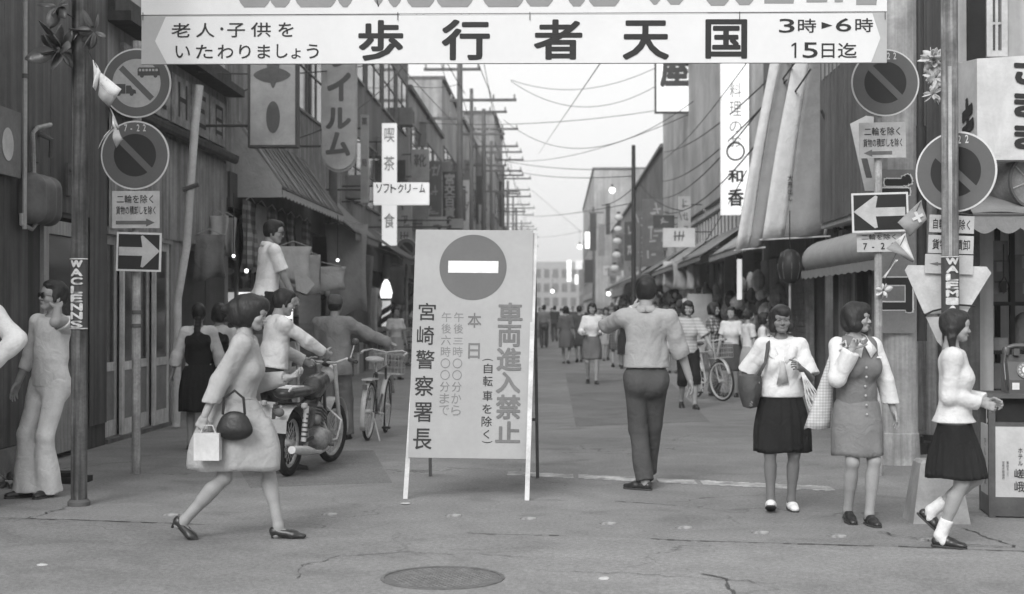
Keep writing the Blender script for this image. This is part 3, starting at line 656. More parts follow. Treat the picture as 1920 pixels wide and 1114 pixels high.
# the crossing road laid against the side street along a ragged joint
g = []; A, B_ = gnd(-700, 950), gnd(2700, 1062)
far_ = [];
for i in range(121):
    u = i/120; p = A.lerp(B_, u); far_.append((p.x, p.y+rg.uniform(-.012, .012)+.02*math.sin(i*.37), .006))
b = MB(); n = len(far_); vs = far_+[(q[0], -40, .006) for q in far_]+[(q[0], q[1], -.05) for q in far_]
b.add(vs, [(i, n+i, n+i+1, i+1) for i in range(n-1)]+[(i, i+1, 2*n+i+1, 2*n+i) for i in range(n-1)]); struct('crossing_road', b, AS2)
tar = mat('tar_joint', .065, .7, var=.3, sc=8)
def crack(name, pts, w=.010, z=.011, jit=.012, seed=1, breaks=.25):
    r_ = random.Random(seed); P = []
    for a, c in zip(pts[:-1], pts[1:]):
        a = Vector(a); c = Vector(c); k = max(2, int((c-a).length/.05)); P += [a.lerp(c, i/k)+Vector((r_.uniform(-jit, jit), r_.uniform(-jit, jit), 0)) for i in range(k)]
    b = MB(); on = True
    for i in range(len(P)-1):
        if r_.random() < .08: on = r_.random() > breaks
        if not on: continue
        d = (P[i+1]-P[i]); q = Vector((-d.y, d.x, 0)).normalized(); w0 = w*r_.uniform(.15, .85); a, c = P[i], P[i+1]
        b.add([a-q*w0+Vector((0, 0, z)), c-q*w0+Vector((0, 0, z)), c+q*w0+Vector((0, 0, z)), a+q*w0+Vector((0, 0, z))], [(0, 1, 2, 3)])
    return struct(name, b, tar)
crack('road_joint', [(p[0], p[1]+.012, 0) for p in far_[12::6]], .026, .0085, .010, 3, .22)
G3 = lambda *a: [gnd(*p) for p in a]
crack('road_crack', G3((1000, 938), (1150, 940), (1260, 948), (1330, 958)), .010, .004, .02, 4)
crack('road_crack', G3((1700, 960), (1790, 985), (1830, 1000), (1915, 1030)), .014, .004, .02, 5, .1)
crack('road_crack', G3((0, 985), (90, 962), (180, 935), (250, 925), (350, 912)), .010, .004, .03, 6)
crack('road_crack', G3((560, 1086), (570, 1062), (640, 1045), (760, 1038), (900, 1042), (1010, 1050)), .006, .0105, .02, 7)
crack('road_crack', G3((1320, 1080), (1352, 1084), (1368, 1100), (1385, 1125)), .014, .0105, .02, 8, 0)
crack('road_crack', G3((1005, 1072), (1180, 1078), (1400, 1092), (1480, 1100)), .005, .0105, .03, 9)
crack('road_crack', G3((400, 960), (560, 968), (760, 962), (980, 966)), .006, .004, .03, 12, .5)
crack('road_crack', G3((1650, 1000), (1800, 1024), (1915, 1028)), .012, .0105, .03, 13, .3)
def patch(name, pts, m, z): struct(name, MB().prism([(p.x, p.y) for p in pts], -.02, z), m)
patch('tarmac_patch', G3((430, 850), (700, 845), (735, 905), (470, 915)), AS3, .004)
patch('tarmac_patch', G3((1060, 700), (1240, 700), (1330, 790), (1080, 800)), AS3, .004)
# worn stop line
b = MB(); wl = mat('worn_road_paint', .46, .8, var=.4, sc=7, dirt=.35)
A, B_ = gnd(952, 888), gnd(1562, 917); k = 60
for i in range(k):
    if rg.random() < .10: continue
    a = A.lerp(B_, i/k); c = A.lerp(B_, (i+1.0)/k); w = .30+rg.uniform(-.05, .04); o = rg.uniform(-.02, .02)
    b.box((a.x, min(a.y, c.y)-w/2+o, .002), (c.x, max(a.y, c.y)+w/2+o, .0045))
struct('road_marking', b, wl)
for i, (px, py) in enumerate(((320, 966), (618, 965), (850, 967), (990, 973), (1140, 982), (1282, 990), (1425, 999), (1570, 1006), (1735, 1012))):
    g = gnd(px, py); b = MB().lathe([(.062, 0), (.060, .008), (.045, .014), (.01, .016)], g, 16)
    wh = ['leftmost, left of the striding woman', 'between the striding woman and the board', 'below the left half of the board', 'below the right leg of the board', 'below the walking man', 'between the walking man and the schoolgirl', 'below the left shoe of the schoolgirl', 'between the schoolgirl and the woman in the vest', 'beside the shoe of the woman in the sweater'][i]
    single('road_stud', b, mat('stud_paint', .30, .7, var=.4, sc=20, dirt=.3), 'pale round road stud ' + wh, 'road stud', 'road studs across the mouth of the street', smooth=True)
mc = gnd(830, 1086); M0 = Matrix.Translation((mc.x, mc.y, .006)); t = thing('manhole_cover', 'round iron manhole cover in the road in front of the board', 'manhole cover', M0.translation)
ir = mat('worn_iron', .13, .6, var=.3, sc=14, bump=.4)
part('rim', MB(M0).ring(0, 0, .325, .345, -.02, .006, 64), ir, t); b = MB(M0).disc(0, 0, .318, -.02, .002, 64)
part('cover', b, ir, t); b = MB(M0)
for i in range(-9, 10):
    for j in range(-9, 10):
        x, y = i*.033+(j % 2)*.016, j*.033
        if x*x+y*y < .29**2: b.box((x-.010, y-.006, .002), (x+.010, y+.006, .005))
part('tread_studs', b, mat('iron_tread', .18, .5, var=.3, sc=14), t, kind='stuff')

# ------------------------------------------------------------ facades
rb_ = random.Random(21)
def corr(x, y0, y1, z0, z1, sd, pitch=.075, amp=.012):
    "corrugated sheet on plane x, facing the street (sd=+1 for the left row)"
    b = MB(); n = max(2, int((y1-y0)/pitch*4)); g = []
    for i in range(n+1):
        y = y0+(y1-y0)*i/n; dx = amp*(1 if (i % 4) in (1, 2) else -.2); g.append([(x+sd*dx, y, z0), (x+sd*dx, y, z1)])
    return b.sheet(g if sd > 0 else g[::-1], .004)
PANE = mat('window_glass', .05, .08, var=.2, sc=1.2, bump=0, spec=.8); PANEL = mat('frosted_glass', .20, .25, var=.1, bump=0, spec=.5)
TIM = mat('pale_timber', .20, .7, var=.25, sc=6, streak=.25); TIMD = mat('dark_timber', .06, .7, var=.3, sc=6, streak=.3); BLACK = mat('dark_interior', .02, .9)
def win(par, x, y0, y1, z0, z1, sd, nx=2, nz=1, fm=None, pm=None, fw=.05, name='window'):
    f = MB(); f.box((x-.02, y0, z0), (x+sd*.06, y0+fw, z1)) if sd > 0 else f.box((x-.06, y0, z0), (x+.02, y0+fw, z1))
    lo, hi = (x-.02, x+.06) if sd > 0 else (x-.06, x+.02); f = MB()
    for yy in (y0, y1-fw): f.box((lo, yy, z0), (hi, yy+fw, z1))
    for zz in (z0, z1-fw): f.box((lo, y0+fw, zz), (hi, y1-fw, zz+fw))
    w = part(name, f, fm or TIM, par)
    for i in range(nx):
        for k in range(nz):
            a = y0+fw+(y1-y0-2*fw)*i/nx; c = y0+fw+(y1-y0-2*fw)*(i+1)/nx; d = z0+fw+(z1-z0-2*fw)*k/nz; e = z0+fw+(z1-z0-2*fw)*(k+1)/nz
            m_ = .010; part('pane', MB().box((lo+.01, a+m_, d+m_), (hi-.03 if sd > 0 else hi-.01, c-m_, e-m_)) if sd > 0 else MB().box((lo+.03, a+m_, d+m_), (hi-.01, c-m_, e-m_)), pm or PANE, w)
    b = MB()
    for i in range(1, nx): a = y0+fw+(y1-y0-2*fw)*i/nx; b.box((lo+.005, a-.014, z0+fw), (hi-.005, a+.014, z1-fw))
    for k in range(1, nz): d = z0+fw+(z1-z0-2*fw)*k/nz; b.box((lo+.007, y0+fw, d-.012), (hi-.008, y1-fw, d+.012))
    if b.v: part('glazing_bar', b, fm or TIM, w)
    return w
def bx2(sd, wx, d0, d1, y0, y1, z0, z1, b=None):
    "box between depths d0..d1 behind the facade plane (positive = into the building)"
    a, c = wx-sd*d0, wx-sd*d1; return (b or MB()).box((min(a, c), y0, z0), (max(a, c), y1, z1))
def building(label, sd, wx, Y0, Y1, H, v=.25, gz=2.7, depth=7, name='shop_building', wins=None, shop=1, streak=.25, cl=None, fascia=None):
    t = thing(name, label, 'building', Vector((wx-sd*depth/2, (Y0+Y1)/2, 0))); m = mat('wall_%d' % int(v*1000), v, .85, var=.15, sc=.8, streak=streak, bump=.2, dirt=.25)
    part('wall', bx2(sd, wx, 0, depth, Y0+.01, Y1-.01, gz, H), m, t)
    part('roof', bx2(sd, wx, -.12, depth+.05, Y0+.005, Y1-.005, H, H+.16), mat('roof_edge', .12, .8), t)
    n = max(1, round((Y1-Y0)/3.6)); st_ = (Y1-Y0)/n
    for i in range(n+1):
        y = min(max(Y0+i*st_, Y0+.14), Y1-.14); part('pillar', bx2(sd, wx, .01, .3, y-.12, y+.12, 0, gz), m, t)
    part('back_wall', bx2(sd, wx, 2.0, 2.2, Y0+.02, Y1-.02, 0, gz), mat('shop_interior', .24, .9, var=.4, sc=2), t)
    part('end_wall', bx2(sd, wx, .31, depth, Y0+.02, Y0+.2, 0, gz-.005), m, t); part('end_wall', bx2(sd, wx, .31, depth, Y1-.2, Y1-.02, 0, gz-.005), m, t)
    if cl:
        k = max(1, int((Y1-Y0)/.95)); w_ = (Y1-Y0)/k
        for i in range(k): part('cladding_sheet', corr(wx+sd*.012, Y0+i*w_+.006, Y0+(i+1)*w_-.004, gz+.02+.01*(i % 2), H-.02, sd), mat('cladding_%d' % int(cl*1000), cl, .6, var=.2, sc=1.3, streak=.4, dirt=.3), t)
    for (y0, y1, z0, z1, nx, nz) in (wins or ()): win(t, wx, y0, y1, z0, z1, sd, nx, nz)
    part('fascia', bx2(sd, wx, -.07, -.0, Y0+.05, Y1-.05, gz-.12, gz+.42), mat('fascia_%d' % int((fascia or v*1.3)*1000), fascia or v*1.3, .7, var=.25, sc=1.5, dirt=.3), t)
    for i in range(n):
        y0, y1 = Y0+i*st_+.14, Y0+(i+1)*st_-.14; k_ = (i+int(Y0)) % 3
        if shop == 0 or k_ == 0:
            kk = 3
            for q in range(kk):
                a = y0+(y1-y0)*q/kk; c = y0+(y1-y0)*(q+1)/kk; f = MB(); x0, x1 = sorted((wx-sd*.10, wx-sd*.16))
                f.box((x0, a, .02), (x1, a+.06, gz-.15)).box((x0, c-.06, .02), (x1, c, gz-.15))
                for z in (.02, .72, gz-.21): f.box((x0, a+.06, z), (x1, c-.06, z+.07))
                d = part('door', f, TIM, t); xm = (x0+x1)/2; part('pane', MB().box((xm-.006, a+.06, .79), (xm+.006, c-.06, gz-.21)), PANE, d); part('kick_panel', MB().box((xm-.01, a+.06, .09), (xm+.01, c-.06, .72)), TIMD, d)
    return t
def wrow(Y0, Y1, n, z0, z1, g=.25, nx=2, nz=2):
    w = (Y1-Y0)/n; return [(Y0+i*w+g, Y0+(i+1)*w-g, z0, z1, nx, nz) for i in range(n)]
# ---- left row
XL = -5.05; YL = lambda px: 5.05*F/(1045-px)
t = thing('corner_building', 'dark tin clad corner building behind the leaning man in sunglasses', 'building', Vector((-8.5, 12, 0)))
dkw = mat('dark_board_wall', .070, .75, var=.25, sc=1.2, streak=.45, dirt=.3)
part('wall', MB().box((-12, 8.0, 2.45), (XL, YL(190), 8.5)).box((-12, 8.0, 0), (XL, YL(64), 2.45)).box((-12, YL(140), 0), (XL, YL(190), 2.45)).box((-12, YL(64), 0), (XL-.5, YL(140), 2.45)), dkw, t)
k = 13; y0 = 8.0; w_ = (YL(190)-8.0)/k
for i in range(k):
    a, c = y0+i*w_, y0+(i+1)*w_; zb = 2.50 if (c > YL(60) and a < YL(144)) else .25
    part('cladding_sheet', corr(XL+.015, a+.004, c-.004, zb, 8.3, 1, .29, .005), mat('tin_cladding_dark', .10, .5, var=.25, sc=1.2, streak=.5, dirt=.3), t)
part('plinth', MB().box((XL-.1, 8, 0), (XL+.05, YL(62), .24)), mat('concrete_dark', .12, .9, var=.3, sc=4), t)
dr = win(t, XL-.02, YL(64), YL(138), .06, 2.40, 1, 1, 1, mat('grey_painted_wood', .28, .6, var=.15, sc=5, streak=.2), PANE, .14, 'door')
part('kick_panel', MB().box((XL-.04, YL(64)+.14, .2), (XL+.035, YL(138)-.14, .75)), MATS['grey_painted_wood'], dr)
part('door_handle', MB().tube([(XL+.05, YL(132)-.05, 1.0), (XL+.09, YL(132)-.05, 1.02), (XL+.09, YL(132)-.05, 1.18), (XL+.05, YL(132)-.05, 1.2)], .012, 6), mat('chrome', .5, .25), dr)
# low shop with sliding doors
y0, y1 = YL(190), YL(417)
t = thing('sliding_door_shop', 'low shop with sliding glass doors and grey tin fascia behind the one way sign', 'building', Vector((-8, (y0+y1)/2, 0)))
part('wall', MB().box((-12, y0+.01, 2.4), (XL-.0, y1-.01, 4.75)).box((-12, YL(315), 0), (XL, YL(335), 2.4)).box((-12, YL(335), 0), (XL-1.2, y1-.01, 2.4)).box((-12, y0+.01, 0), (XL-1.3, YL(315), 2.4)), mat('plaster_grey', .25, .85, var=.2, sc=1, streak=.3), t)
k = 6
for i in range(k):
    a, c = y0+.02+(y1-y0-.04)*i/k, y0+.02+(y1-y0-.04)*(i+1)/k
    part('cladding_sheet', corr(XL+.03, a+.004, c-.004, 2.42, 3.72, 1, .30, .014), mat('tin_cladding_grey', .30, .5, var=.25, sc=1.6, streak=.45, dirt=.3), t)
part('gutter', MB().tube([(XL+.16, y0+.05, 3.78), (XL+.16, y1-.02, 3.78)], .06, 10).box((XL, y0+.02, 3.80), (XL+.22, y1, 3.84)), mat('rusty_gutter', .05, .7, var=.4, sc=8), t)
part('upper_roof', MB().box((XL-.2, y0, 4.75), (XL+.28, y1+.1, 4.86)).box((XL-7, y0+.005, 4.86), (XL+.1, y1-.005, 5.1)), MATS['rusty_gutter'], t)
for i in range(5):
    a, c = y0+.5+i*1.02, y0+.5+(i+1)*1.02-.08; part('sign_panel', MB().box((XL+.002, a, 3.95), (XL+.05, c, 4.60)), mat('old_sign_board', .30, .7, var=.35, sc=4, dirt=.4), t)
    fr = FR((XL+.052, a+.2, 4.02), (0, 1, 0)); part('lettering', MB(fr).ch('ニ上ＨＥ日'[i], .1, .04, .55, .5, .002, .02), mat('sign_ink', .04, .8), t)
k = 4; a0, a1 = YL(192), YL(314); GW = mat('weathered_door_frame', .55, .65, var=.2, sc=6, streak=.2)
for i in range(k):
    a = a0+(a1-a0)*i/k; c = a0+(a1-a0)*(i+1)/k+(.05 if i < k-1 else 0); xo = XL-.02 if i % 2 else XL-.10
    f = MB(); f.box((xo-.04, a, .05), (xo, a+.08, 2.36)).box((xo-.04, c-.08, .05), (xo, c, 2.36))
    for z, h in ((.05, .18), (.80, .10), (2.26, .10)): f.box((xo-.039, a+.08, z), (xo-.001, c-.08, z+h))
    d = part('sliding_door', f, GW, t); part('pane', MB().box((xo-.024, a+.08, .90), (xo-.016, c-.08, 2.26)), PANE, d); part('kick_panel', MB().box((xo-.03, a+.08, .23), (xo-.012, c-.08, .80)), mat('kick_board', .22, .7, var=.2), d)
part('threshold', MB().box((XL-.2, a0, 0), (XL+.02, a1, .05)), MATS['concrete_dark'], t)
part('lintel', MB().box((XL-.15, a0, 2.36), (XL+.03, a1, 2.44)), MATS['grey_painted_wood'], t)
BL = building('tall tin clad shop building with striped awning behind the stepladder man', 1, XL, YL(417)+.01, 33, 9.5, .24, gz=3.2, cl=.30, wins=[(22.3, 24.6, 5.6, 7.4, 3, 2), (27.2, 30.5, 5.4, 7.2, 3, 2)], fascia=.12)
building('narrow dark building with balconies beyond the film sign', 1, XL, 33.02, 48, 10.6, .2, wins=wrow(33.5, 47.5, 4, 4.2, 5.9)+wrow(33.5, 47.5, 4, 7.3, 9.0), fascia=.2)
building('square grey building behind the soft ice cream sign', 1, XL, 48.02, 62, 9.0, .32, wins=wrow(48.5, 61.5, 3, 4.3, 5.9)+wrow(48.5, 61.5, 3, 6.6, 8.0))
building('taller pale building beyond the first crossarm pole', 1, XL, 62.02, 88, 11.6, .36, wins=wrow(62.5, 87.5, 5, 4.3, 6)+wrow(62.5, 87.5, 5, 7, 8.8))
building('tall grey building with rooftop tanks on the left row', 1, -3.9, 88.02, 101, 13.6, .3, wins=wrow(88.5, 100, 3, 4.3, 6)+wrow(88.5, 100, 3, 7.3, 9)+wrow(88.5, 100, 3, 10.2, 12))
building('low dark building far along the left row', 1, XL, 101.02, 135, 7.8, .2, wins=wrow(102, 134, 6, 4.3, 6.2))
building('white building far along the left row', 1, XL, 135.02, 190, 9.4, .42, wins=wrow(136, 189, 8, 4.3, 6.2))
building('pale blocks at the far end of the left row', 1, XL, 190.02, 300, 9.0, .32, wins=wrow(192, 298, 10, 4.3, 6.2))
# ---- right row
XR = 4.6; YR = lambda px: 4.6*F/(px-1045)
building('white building with slatted windows above the right row of awnings', -1, XR, 31.9, 62, 10.2, .46, streak=.12, fascia=.38, gz=3.1, wins=wrow(33, 61, 5, 4.6, 4.66), name='office_building')
t = [o for o in COL.objects if o.get('label', '').startswith('white building with slatted')][0]
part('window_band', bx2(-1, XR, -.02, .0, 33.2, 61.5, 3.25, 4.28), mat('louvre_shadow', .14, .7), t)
for i in range(34): y = 33.4+i*.83; part('slat', bx2(-1, XR, -.07, -.021, y, y+.12, 3.25, 4.25), mat('slat_white', .42, .6), t)
for z in (4.34,): part('ledge', bx2(-1, XR, -.10, 0, 32, 61.8, z, z+.10), mat('slat_white', .42, .6), t)
building('dark shingled building right of the black pole', -1, XR, 62.02, 84, 8.6, .15, wins=wrow(63, 83, 4, 4.3, 6.2), fascia=.3)
building('grey building with lantern signs on the right row', -1, XR, 84.02, 120, 8.0, .3, wins=wrow(85, 119, 6, 4.3, 6))
building('tall pale building with a flat top on the right row', -1, 3.1, 120.02, 170, 13.4, .42, wins=wrow(121, 169, 8, 4.3, 6)+wrow(121, 169, 8, 7.5, 9.5))
building('distant low buildings at the end of the right row', -1, XR, 170.02, 300, 9.5, .24, wins=wrow(172, 298, 10, 4.3, 6.2))
t = thing('end_building', 'pale building closing the far end of the street', 'building', Vector((0, 330, 0)))
part('wall', MB().box((-30, 322, 0), (26, 335, 12.5)), mat('far_wall', .34, .9), t)
for i in range(14):
    for k in range(3): part('window', MB().box((-13+i*2, 321.9, 2.5+k*3.2), (-11.8+i*2, 321.99, 4.4+k*3.2)), mat('far_window', .14, .5), t)
# middle right shops (brick pier, shutters, dark doorway)
t = thing('brick_shop', 'grey brick shopfront under the hanging drapes on the right', 'building', Vector((8, 27, 0)))
part('wall', MB().box((XR, 22.0, 2.9), (11, 31.88, 9.5)).box((XR+.0, 26.4, 0), (11, 31.88, 2.9)).box((XR+1.6, 22, 0), (11, 26.4, 2.9)), mat('plaster_pale', .13, .85, var=.2, sc=1, streak=.25), t)
br = mat('grey_brick', .15, .85, var=.25, sc=7); brs = []
b = MB(); r = random.Random(2)
for j in range(24):
    for i in range(13):
        y = 26.42+i*.245+(j % 2)*.12; b.box((XR-.05+r.uniform(0, .006), y, .05+j*.105), (XR+.01, y+.232, .05+j*.105+.094))
part('brickwork', b, br, t, kind='stuff')
for y in (29.8, 31.0): part('shutter', corr(XR-.02, y, y+1.0, .05, 2.6, -1, .12, .02), mat('steel_shutter', .22, .5, streak=.2), t)
part('doorway_frame', MB().box((XR-.05, 22.0, 0), (XR+.1, 22.12, 2.9)), TIM, t)
for yy in (24.2, 26.2): part('doorway_frame', MB().box((XR-.05, yy, 0), (XR+.1, yy+.14, 2.9)), TIM, t)
part('doorway_shade', MB().box((XR+.5, 22.2, .3), (XR+.53, 24.1, 2.8)), BLACK, t)  # black sheet added as the shade inside the doorway, no cloth hangs here
# corner shop on the right, open towards the crossing
t = thing('corner_shop', 'open fronted corner shop with stacked cartons behind the phone stand', 'building', Vector((9, 18, 0)))
pw = mat('pale_siding', .36, .8, var=.12, sc=1.5, streak=.18)
part('wall', MB().box((4.05, 14.6, 2.75), (13, 21.98, 8.6)).box((4.35, 15.0, 0), (4.55, 21.98, 2.75)).box((4.6, 17.6, 0), (13, 17.8, 2.75)), pw, t)
part('corner_post', MB().box((4.06, 14.62, 0), (4.3, 14.9, 2.75)), TIMD, t)
part('floor_slab', MB().box((4.05, 14.4, 0), (13, 17.6, .12)), MATS['concrete_dark'], t)
part('ceiling', MB().box((4.35, 14.62, 2.70), (13, 17.6, 2.745)), mat('ceiling_board', .3, .9), t)
for i in range(9): part('siding_board', MB().box((4.02, 14.58, 5.0+i*.4), (4.0+.05, 21.9, 5.0+i*.4+.38)), pw, t)
fr = FR((4.05, 14.59, 0))
def fwin(par, x0, x1, z0, z1, nx, nz, y=14.6, fm=pw, pm=PANE, name='window'):
    f = MB()
    for x in (x0, x1-.06): f.box((x, y-.06, z0), (x+.06, y+.01, z1))
    for z in (z0, z1-.06): f.box((x0+.06, y-.06, z), (x1-.06, y+.01, z+.06))
    w = part(name, f, fm, par)
    for i in range(nx):
        for k in range(nz):
            a = x0+.06+(x1-x0-.12)*i/nx; c = x0+.06+(x1-x0-.12)*(i+1)/nx; d = z0+.06+(z1-z0-.12)*k/nz; e = z0+.06+(z1-z0-.12)*(k+1)/nz
            part('pane', MB().box((a+.012, y-.03, d+.012), (c-.012, y-.02, e-.012)), pm, w)
    b = MB()
    for i in range(1, nx): a = x0+.06+(x1-x0-.12)*i/nx; b.box((a-.014, y-.045, z0+.06), (a+.014, y-.015, z1-.06))
    for k in range(1, nz): d = z0+.06+(z1-z0-.12)*k/nz; b.box((x0+.06, y-.042, d-.012), (x1-.06, y-.016, d+.012))
    if b.v: part('glazing_bar', b, fm, w)
    return w
fwin(t, at(1847, 50, 14.6).x, at(1886, 50, 14.6).x, at(1860, 108, 14.6).z, 5.6, 2, 5, fm=mat('white_window_paint', .48, .6))
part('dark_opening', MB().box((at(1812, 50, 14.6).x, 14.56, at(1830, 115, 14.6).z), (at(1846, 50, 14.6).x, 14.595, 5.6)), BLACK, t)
fwin(t, at(1806, 50, 14.6).x+.9, at(1806, 50, 14.6).x+2.6, 4.2, 5.5, 3, 3, fm=MATS['white_window_paint'])
# pillars and panels along the side of the corner shop (towards the street)
for i, (y, w, m) in enumerate(((15.6, .18, TIMD), (16.6, .30, TIM), (17.9, .16, TIMD), (18.9, .34, TIM), (20.2, .14, TIMD), (21.2, .3, TIM))): part('door_post', MB().box((4.22, y, 0), (4.34, y+w, 2.7)), m, t)
part('side_pane', MB().box((4.30, 16.0, .4), (4.33, 16.55, 2.3)), PANE, t); part('side_pane', MB().box((4.30, 18.1, .4), (4.33, 18.85, 2.3)), PANE, t); part('side_pane', MB().box((4.30, 19.3, .3), (4.33, 20.15, 2.4)), PANE, t)
part('poster', MB().box((4.27, 18.15, 1.1), (4.30, 18.8, 2.25)), mat('grey_poster', .3, .6, var=.3, sc=5), t)

for i in range(8): part('tarpaulin_strip', corr(4.03, 14.75+i*.9, 14.75+i*.9+.88, 2.82, 8.5, -1, .3, .008), mat('dark_tarpaulin', .12, .7, var=.2, sc=1.5, streak=.3), t)
# ------------------------------------------------------------ overhead banner
INK = mat('black_ink', .022, .6, var=.1, bump=0); RED = mat('red_paint_grey', .115, .55, var=.06, sc=5, bump=0); WP = mat('white_banner_paint', .70, .7, var=.03, sc=2, bump=.05, bs=200)
GP = mat('banner_end_grey', .42, .7, var=.05, bump=0); SW = mat('sign_white', .50, .5, var=.10, sc=7, dirt=.15); SWB = mat('sign_rim', .62, .45, var=.1, sc=7); NAVY = mat('sign_navy', .022, .4, var=.1, bump=0); STEEL = mat('galvanised_pole', .36, .5, var=.22, sc=6, streak=.25, metal=.0)
Yb = 12.0; O = at(960, 120, Yb); S1 = (at(961, 120, Yb)-O); pm = S1.x/1.0; RX = S1.normalized()
bx = lambda px: (px-960)*S1.length; by = lambda py: (120-py)*(at(960, 119, Yb)-O).length
fb_ = FR(O, RX); t = thing('street_banner', 'white banner with large black characters hung across the street', 'banner', O)
def P2(*pts): return [(bx(x), by(y)) for x, y in pts]
lo = part('lower_board', MB(fb_).prism(P2((259, 120.5), (1657, 117.5), (1657, 24), (259, 29)), -.03, 0), GP, t)
part('white_field', MB(fb_).prism(P2((285, 77), (308, 119.8), (1628, 117.2), (1645, 72), (1630, 26), (305, 31)), .0, .003), WP, lo)
up = part('upper_board', MB(fb_).prism(P2((258, 27), (1657, 22), (1657, -125), (258, -125)), -.03, .001), WP, t)
BIG = [('歩', 670, 38, 756, 114), ('行', 827, 37, 919, 113), ('者', 1000, 37, 1092, 112), ('天', 1166, 39, 1254, 112), ('国', 1320, 37, 1399, 110)]
for c, x0, y0, x1, y1 in BIG: part('character', MB(fb_).ch(c, bx(x0+1), by(y1), bx(x1-1), by(y0), .006, .028), INK, lo)
SM = [('老',316,43,352,70),('人',363,43,398,70),('・',409,51,415,57),('子',422,43,456,70),('供',467,42,505,69),('を',519,42,548,69),('い',324,86,352,109),('た',363,84,395,110),('わ',404,84,434,110),('り',445,84,467,110),('ま',480,84,504,110),('し',516,83,537,109),('ょ',544,91,562,110),('う',573,83,596,110),
 ('3',1457,36,1486,62),('時',1492,36,1526,62),('6',1562,35,1591,60),('時',1598,35,1631,61),('5',1501,80,1529,109),('日',1536,82,1560,109),('迄',1566,81,1601,109)]
b = MB(fb_)
for c, x0, y0, x1, y1 in SM: b.ch(c, bx(x0), by(y1), bx(x1), by(y0), .006, .012)
b.prism(P2((1536, 42), (1536, 55), (1556, 48.5)), .0035, .006).prism(P2((1486, 109), (1489.5, 109), (1489.5, 80.5), (1486.5, 80.5), (1480.5, 84.5), (1480.5, 88), (1486, 85)), .0035, .006); part('small_lettering', b, INK, lo, kind='stuff')
gb = mat('banner_grey_print', .27, .7, var=.05, bump=0)
for i, (x0, x1, yb) in enumerate(((445,502,13),(504,541,13),(552,627,13),(632,658,13),(700,716,12),(727,750,13),(762,813,13),(818,885,13),(906,980,13),(985,1036,12),(1065,1096,12),(1103,1161,12),(1215,1238,9),(1247,1281,9),(1322,1365,11),(1375,1411,10),(1430,1484,7),(1508,1546,5),(1560,1575,5),(1600,1637,10))):
    pts = P2((x0+9, yb), (x1-9, yb), (x1-2, yb-8), (x1+7, -14), (x1+7, -60), (x0-7, -60), (x0-7, -14), (x0+2, yb-8)) if i < 16 else P2((x0, yb), (x1, yb), (x1+1, yb-9), (x1, -50), (x0+2, -50), (x0, yb-8))
    part('character', MB(fb_).prism(pts[::1], .001, .005), gb, up)
for px in (262, 745, 993, 1384, 1653): part('tie', MB(fb_).tube([(bx(px), by(23), .01), (bx(px), by(38), .012)], .003, 5).tube([(bx(px), by(-124), -.01), (bx(px)+.05, by(-320), -.01)], .006, 5), mat('wire_black', .03, .6), t)

# ------------------------------------------------------------ warning board
TL, TR = at(788, 430, 11.72), at(1008, 433, 11.72); BLc, BRc = at(765, 858, 11.33), at(995, 861, 11.33)
bc = (BLc+BRc)/2; tc_ = (TL+TR)/2; Wd = (BRc-BLc).length; Hb = (tc_-bc).length; Wt = (TR-TL).length
fw_ = FR(bc, (BRc-BLc), tc_-bc)
t = thing('warning_board', 'tall white standing board with no entry disc closing the street to vehicles', 'sign board', Vector((bc.x, bc.y, 0)))
BW = mat('board_white', .36, .55, var=.05, sc=3, bump=.05, dirt=.06); 
pn = part('board_panel', MB(fw_).prism([(-Wd/2, 0), (Wd/2, 0), (Wt/2, Hb), (-Wt/2, Hb)], -.022, 0), BW, t)
def bp(px, py):
    v = (858-py)/428; xl = 788-(py-430)*23/428; xr = 1008-(py-433)*13/427; w = Wd+(Wt-Wd)*v; return ((px-(xl+xr)/2)/(xr-xl)*w, v*Hb)
def bch(b, c, x0, y0, x1, y1, bold=0., rot=0): a = bp(x0, y1); d = bp(x1, y0); b.ch(c, a[0], a[1], d[0], d[1], .003, bold, rot=rot)
cx, cy = bp(894, 502); rr_ = (bp(957, 502)[0]-bp(831, 502)[0])/2
di = part('no_entry_disc', MB(fw_).disc(cx, cy, rr_, 0, .0025, 64), RED, pn); a = bp(847, 513); d = bp(942, 490); part('white_bar', MB(fw_).prism([a, (d[0], a[1]), d, (a[0], d[1])], .0025, .005), mat('bar_white', .70, .5, bump=0), di)
for c, x0, y0, x1, y1 in (('車',938,569,986,609),('両',937,611,982,652),('進',934,654,982,697),('入',932,699,979,738),('禁',931,741,979,786),('止',929,790,977,829)):
    b = MB(fw_); bch(b, c, x0, y0, x1, y1, .03); part('character', b, mat('board_red_letter', .14, .5, bump=0), pn)
for c, x0, y0, x1, y1 in (('宮',789,571,823,604),('崎',785,615,819,650),('警',782,660,819,695),('察',779,708,816,745),('署',776,757,813,793),('長',774,805,811,843)):
    b = MB(fw_); bch(b, c, x0, y0, x1, y1, .012); part('character', b, INK, pn)
for c, x0, y0, x1, y1 in (('本',881,589,908,617),('日',881,646,904,675)):
    b = MB(fw_); bch(b, c, x0, y0, x1, y1, .02); part('character', b, MATS['board_red_letter'], pn)
b = MB(fw_)
for i, c in enumerate('午後三時〇〇分から'): x = 856-i*1.1; y = 588+i*21.7; bch(b, c, x, y+(5 if c in '三' else 0), x+19, y+18.5-(2 if c == '三' else 0), 0)
for i, c in enumerate('午後六時〇〇分まで'): x = 833-i*1.0; y = 588+i*21.7; bch(b, c, x, y, x+19, y+18.5, 0)
part('small_lettering', b, mat('board_grey_letter', .19, .5, bump=0), pn, kind='stuff')
b = MB(fw_)
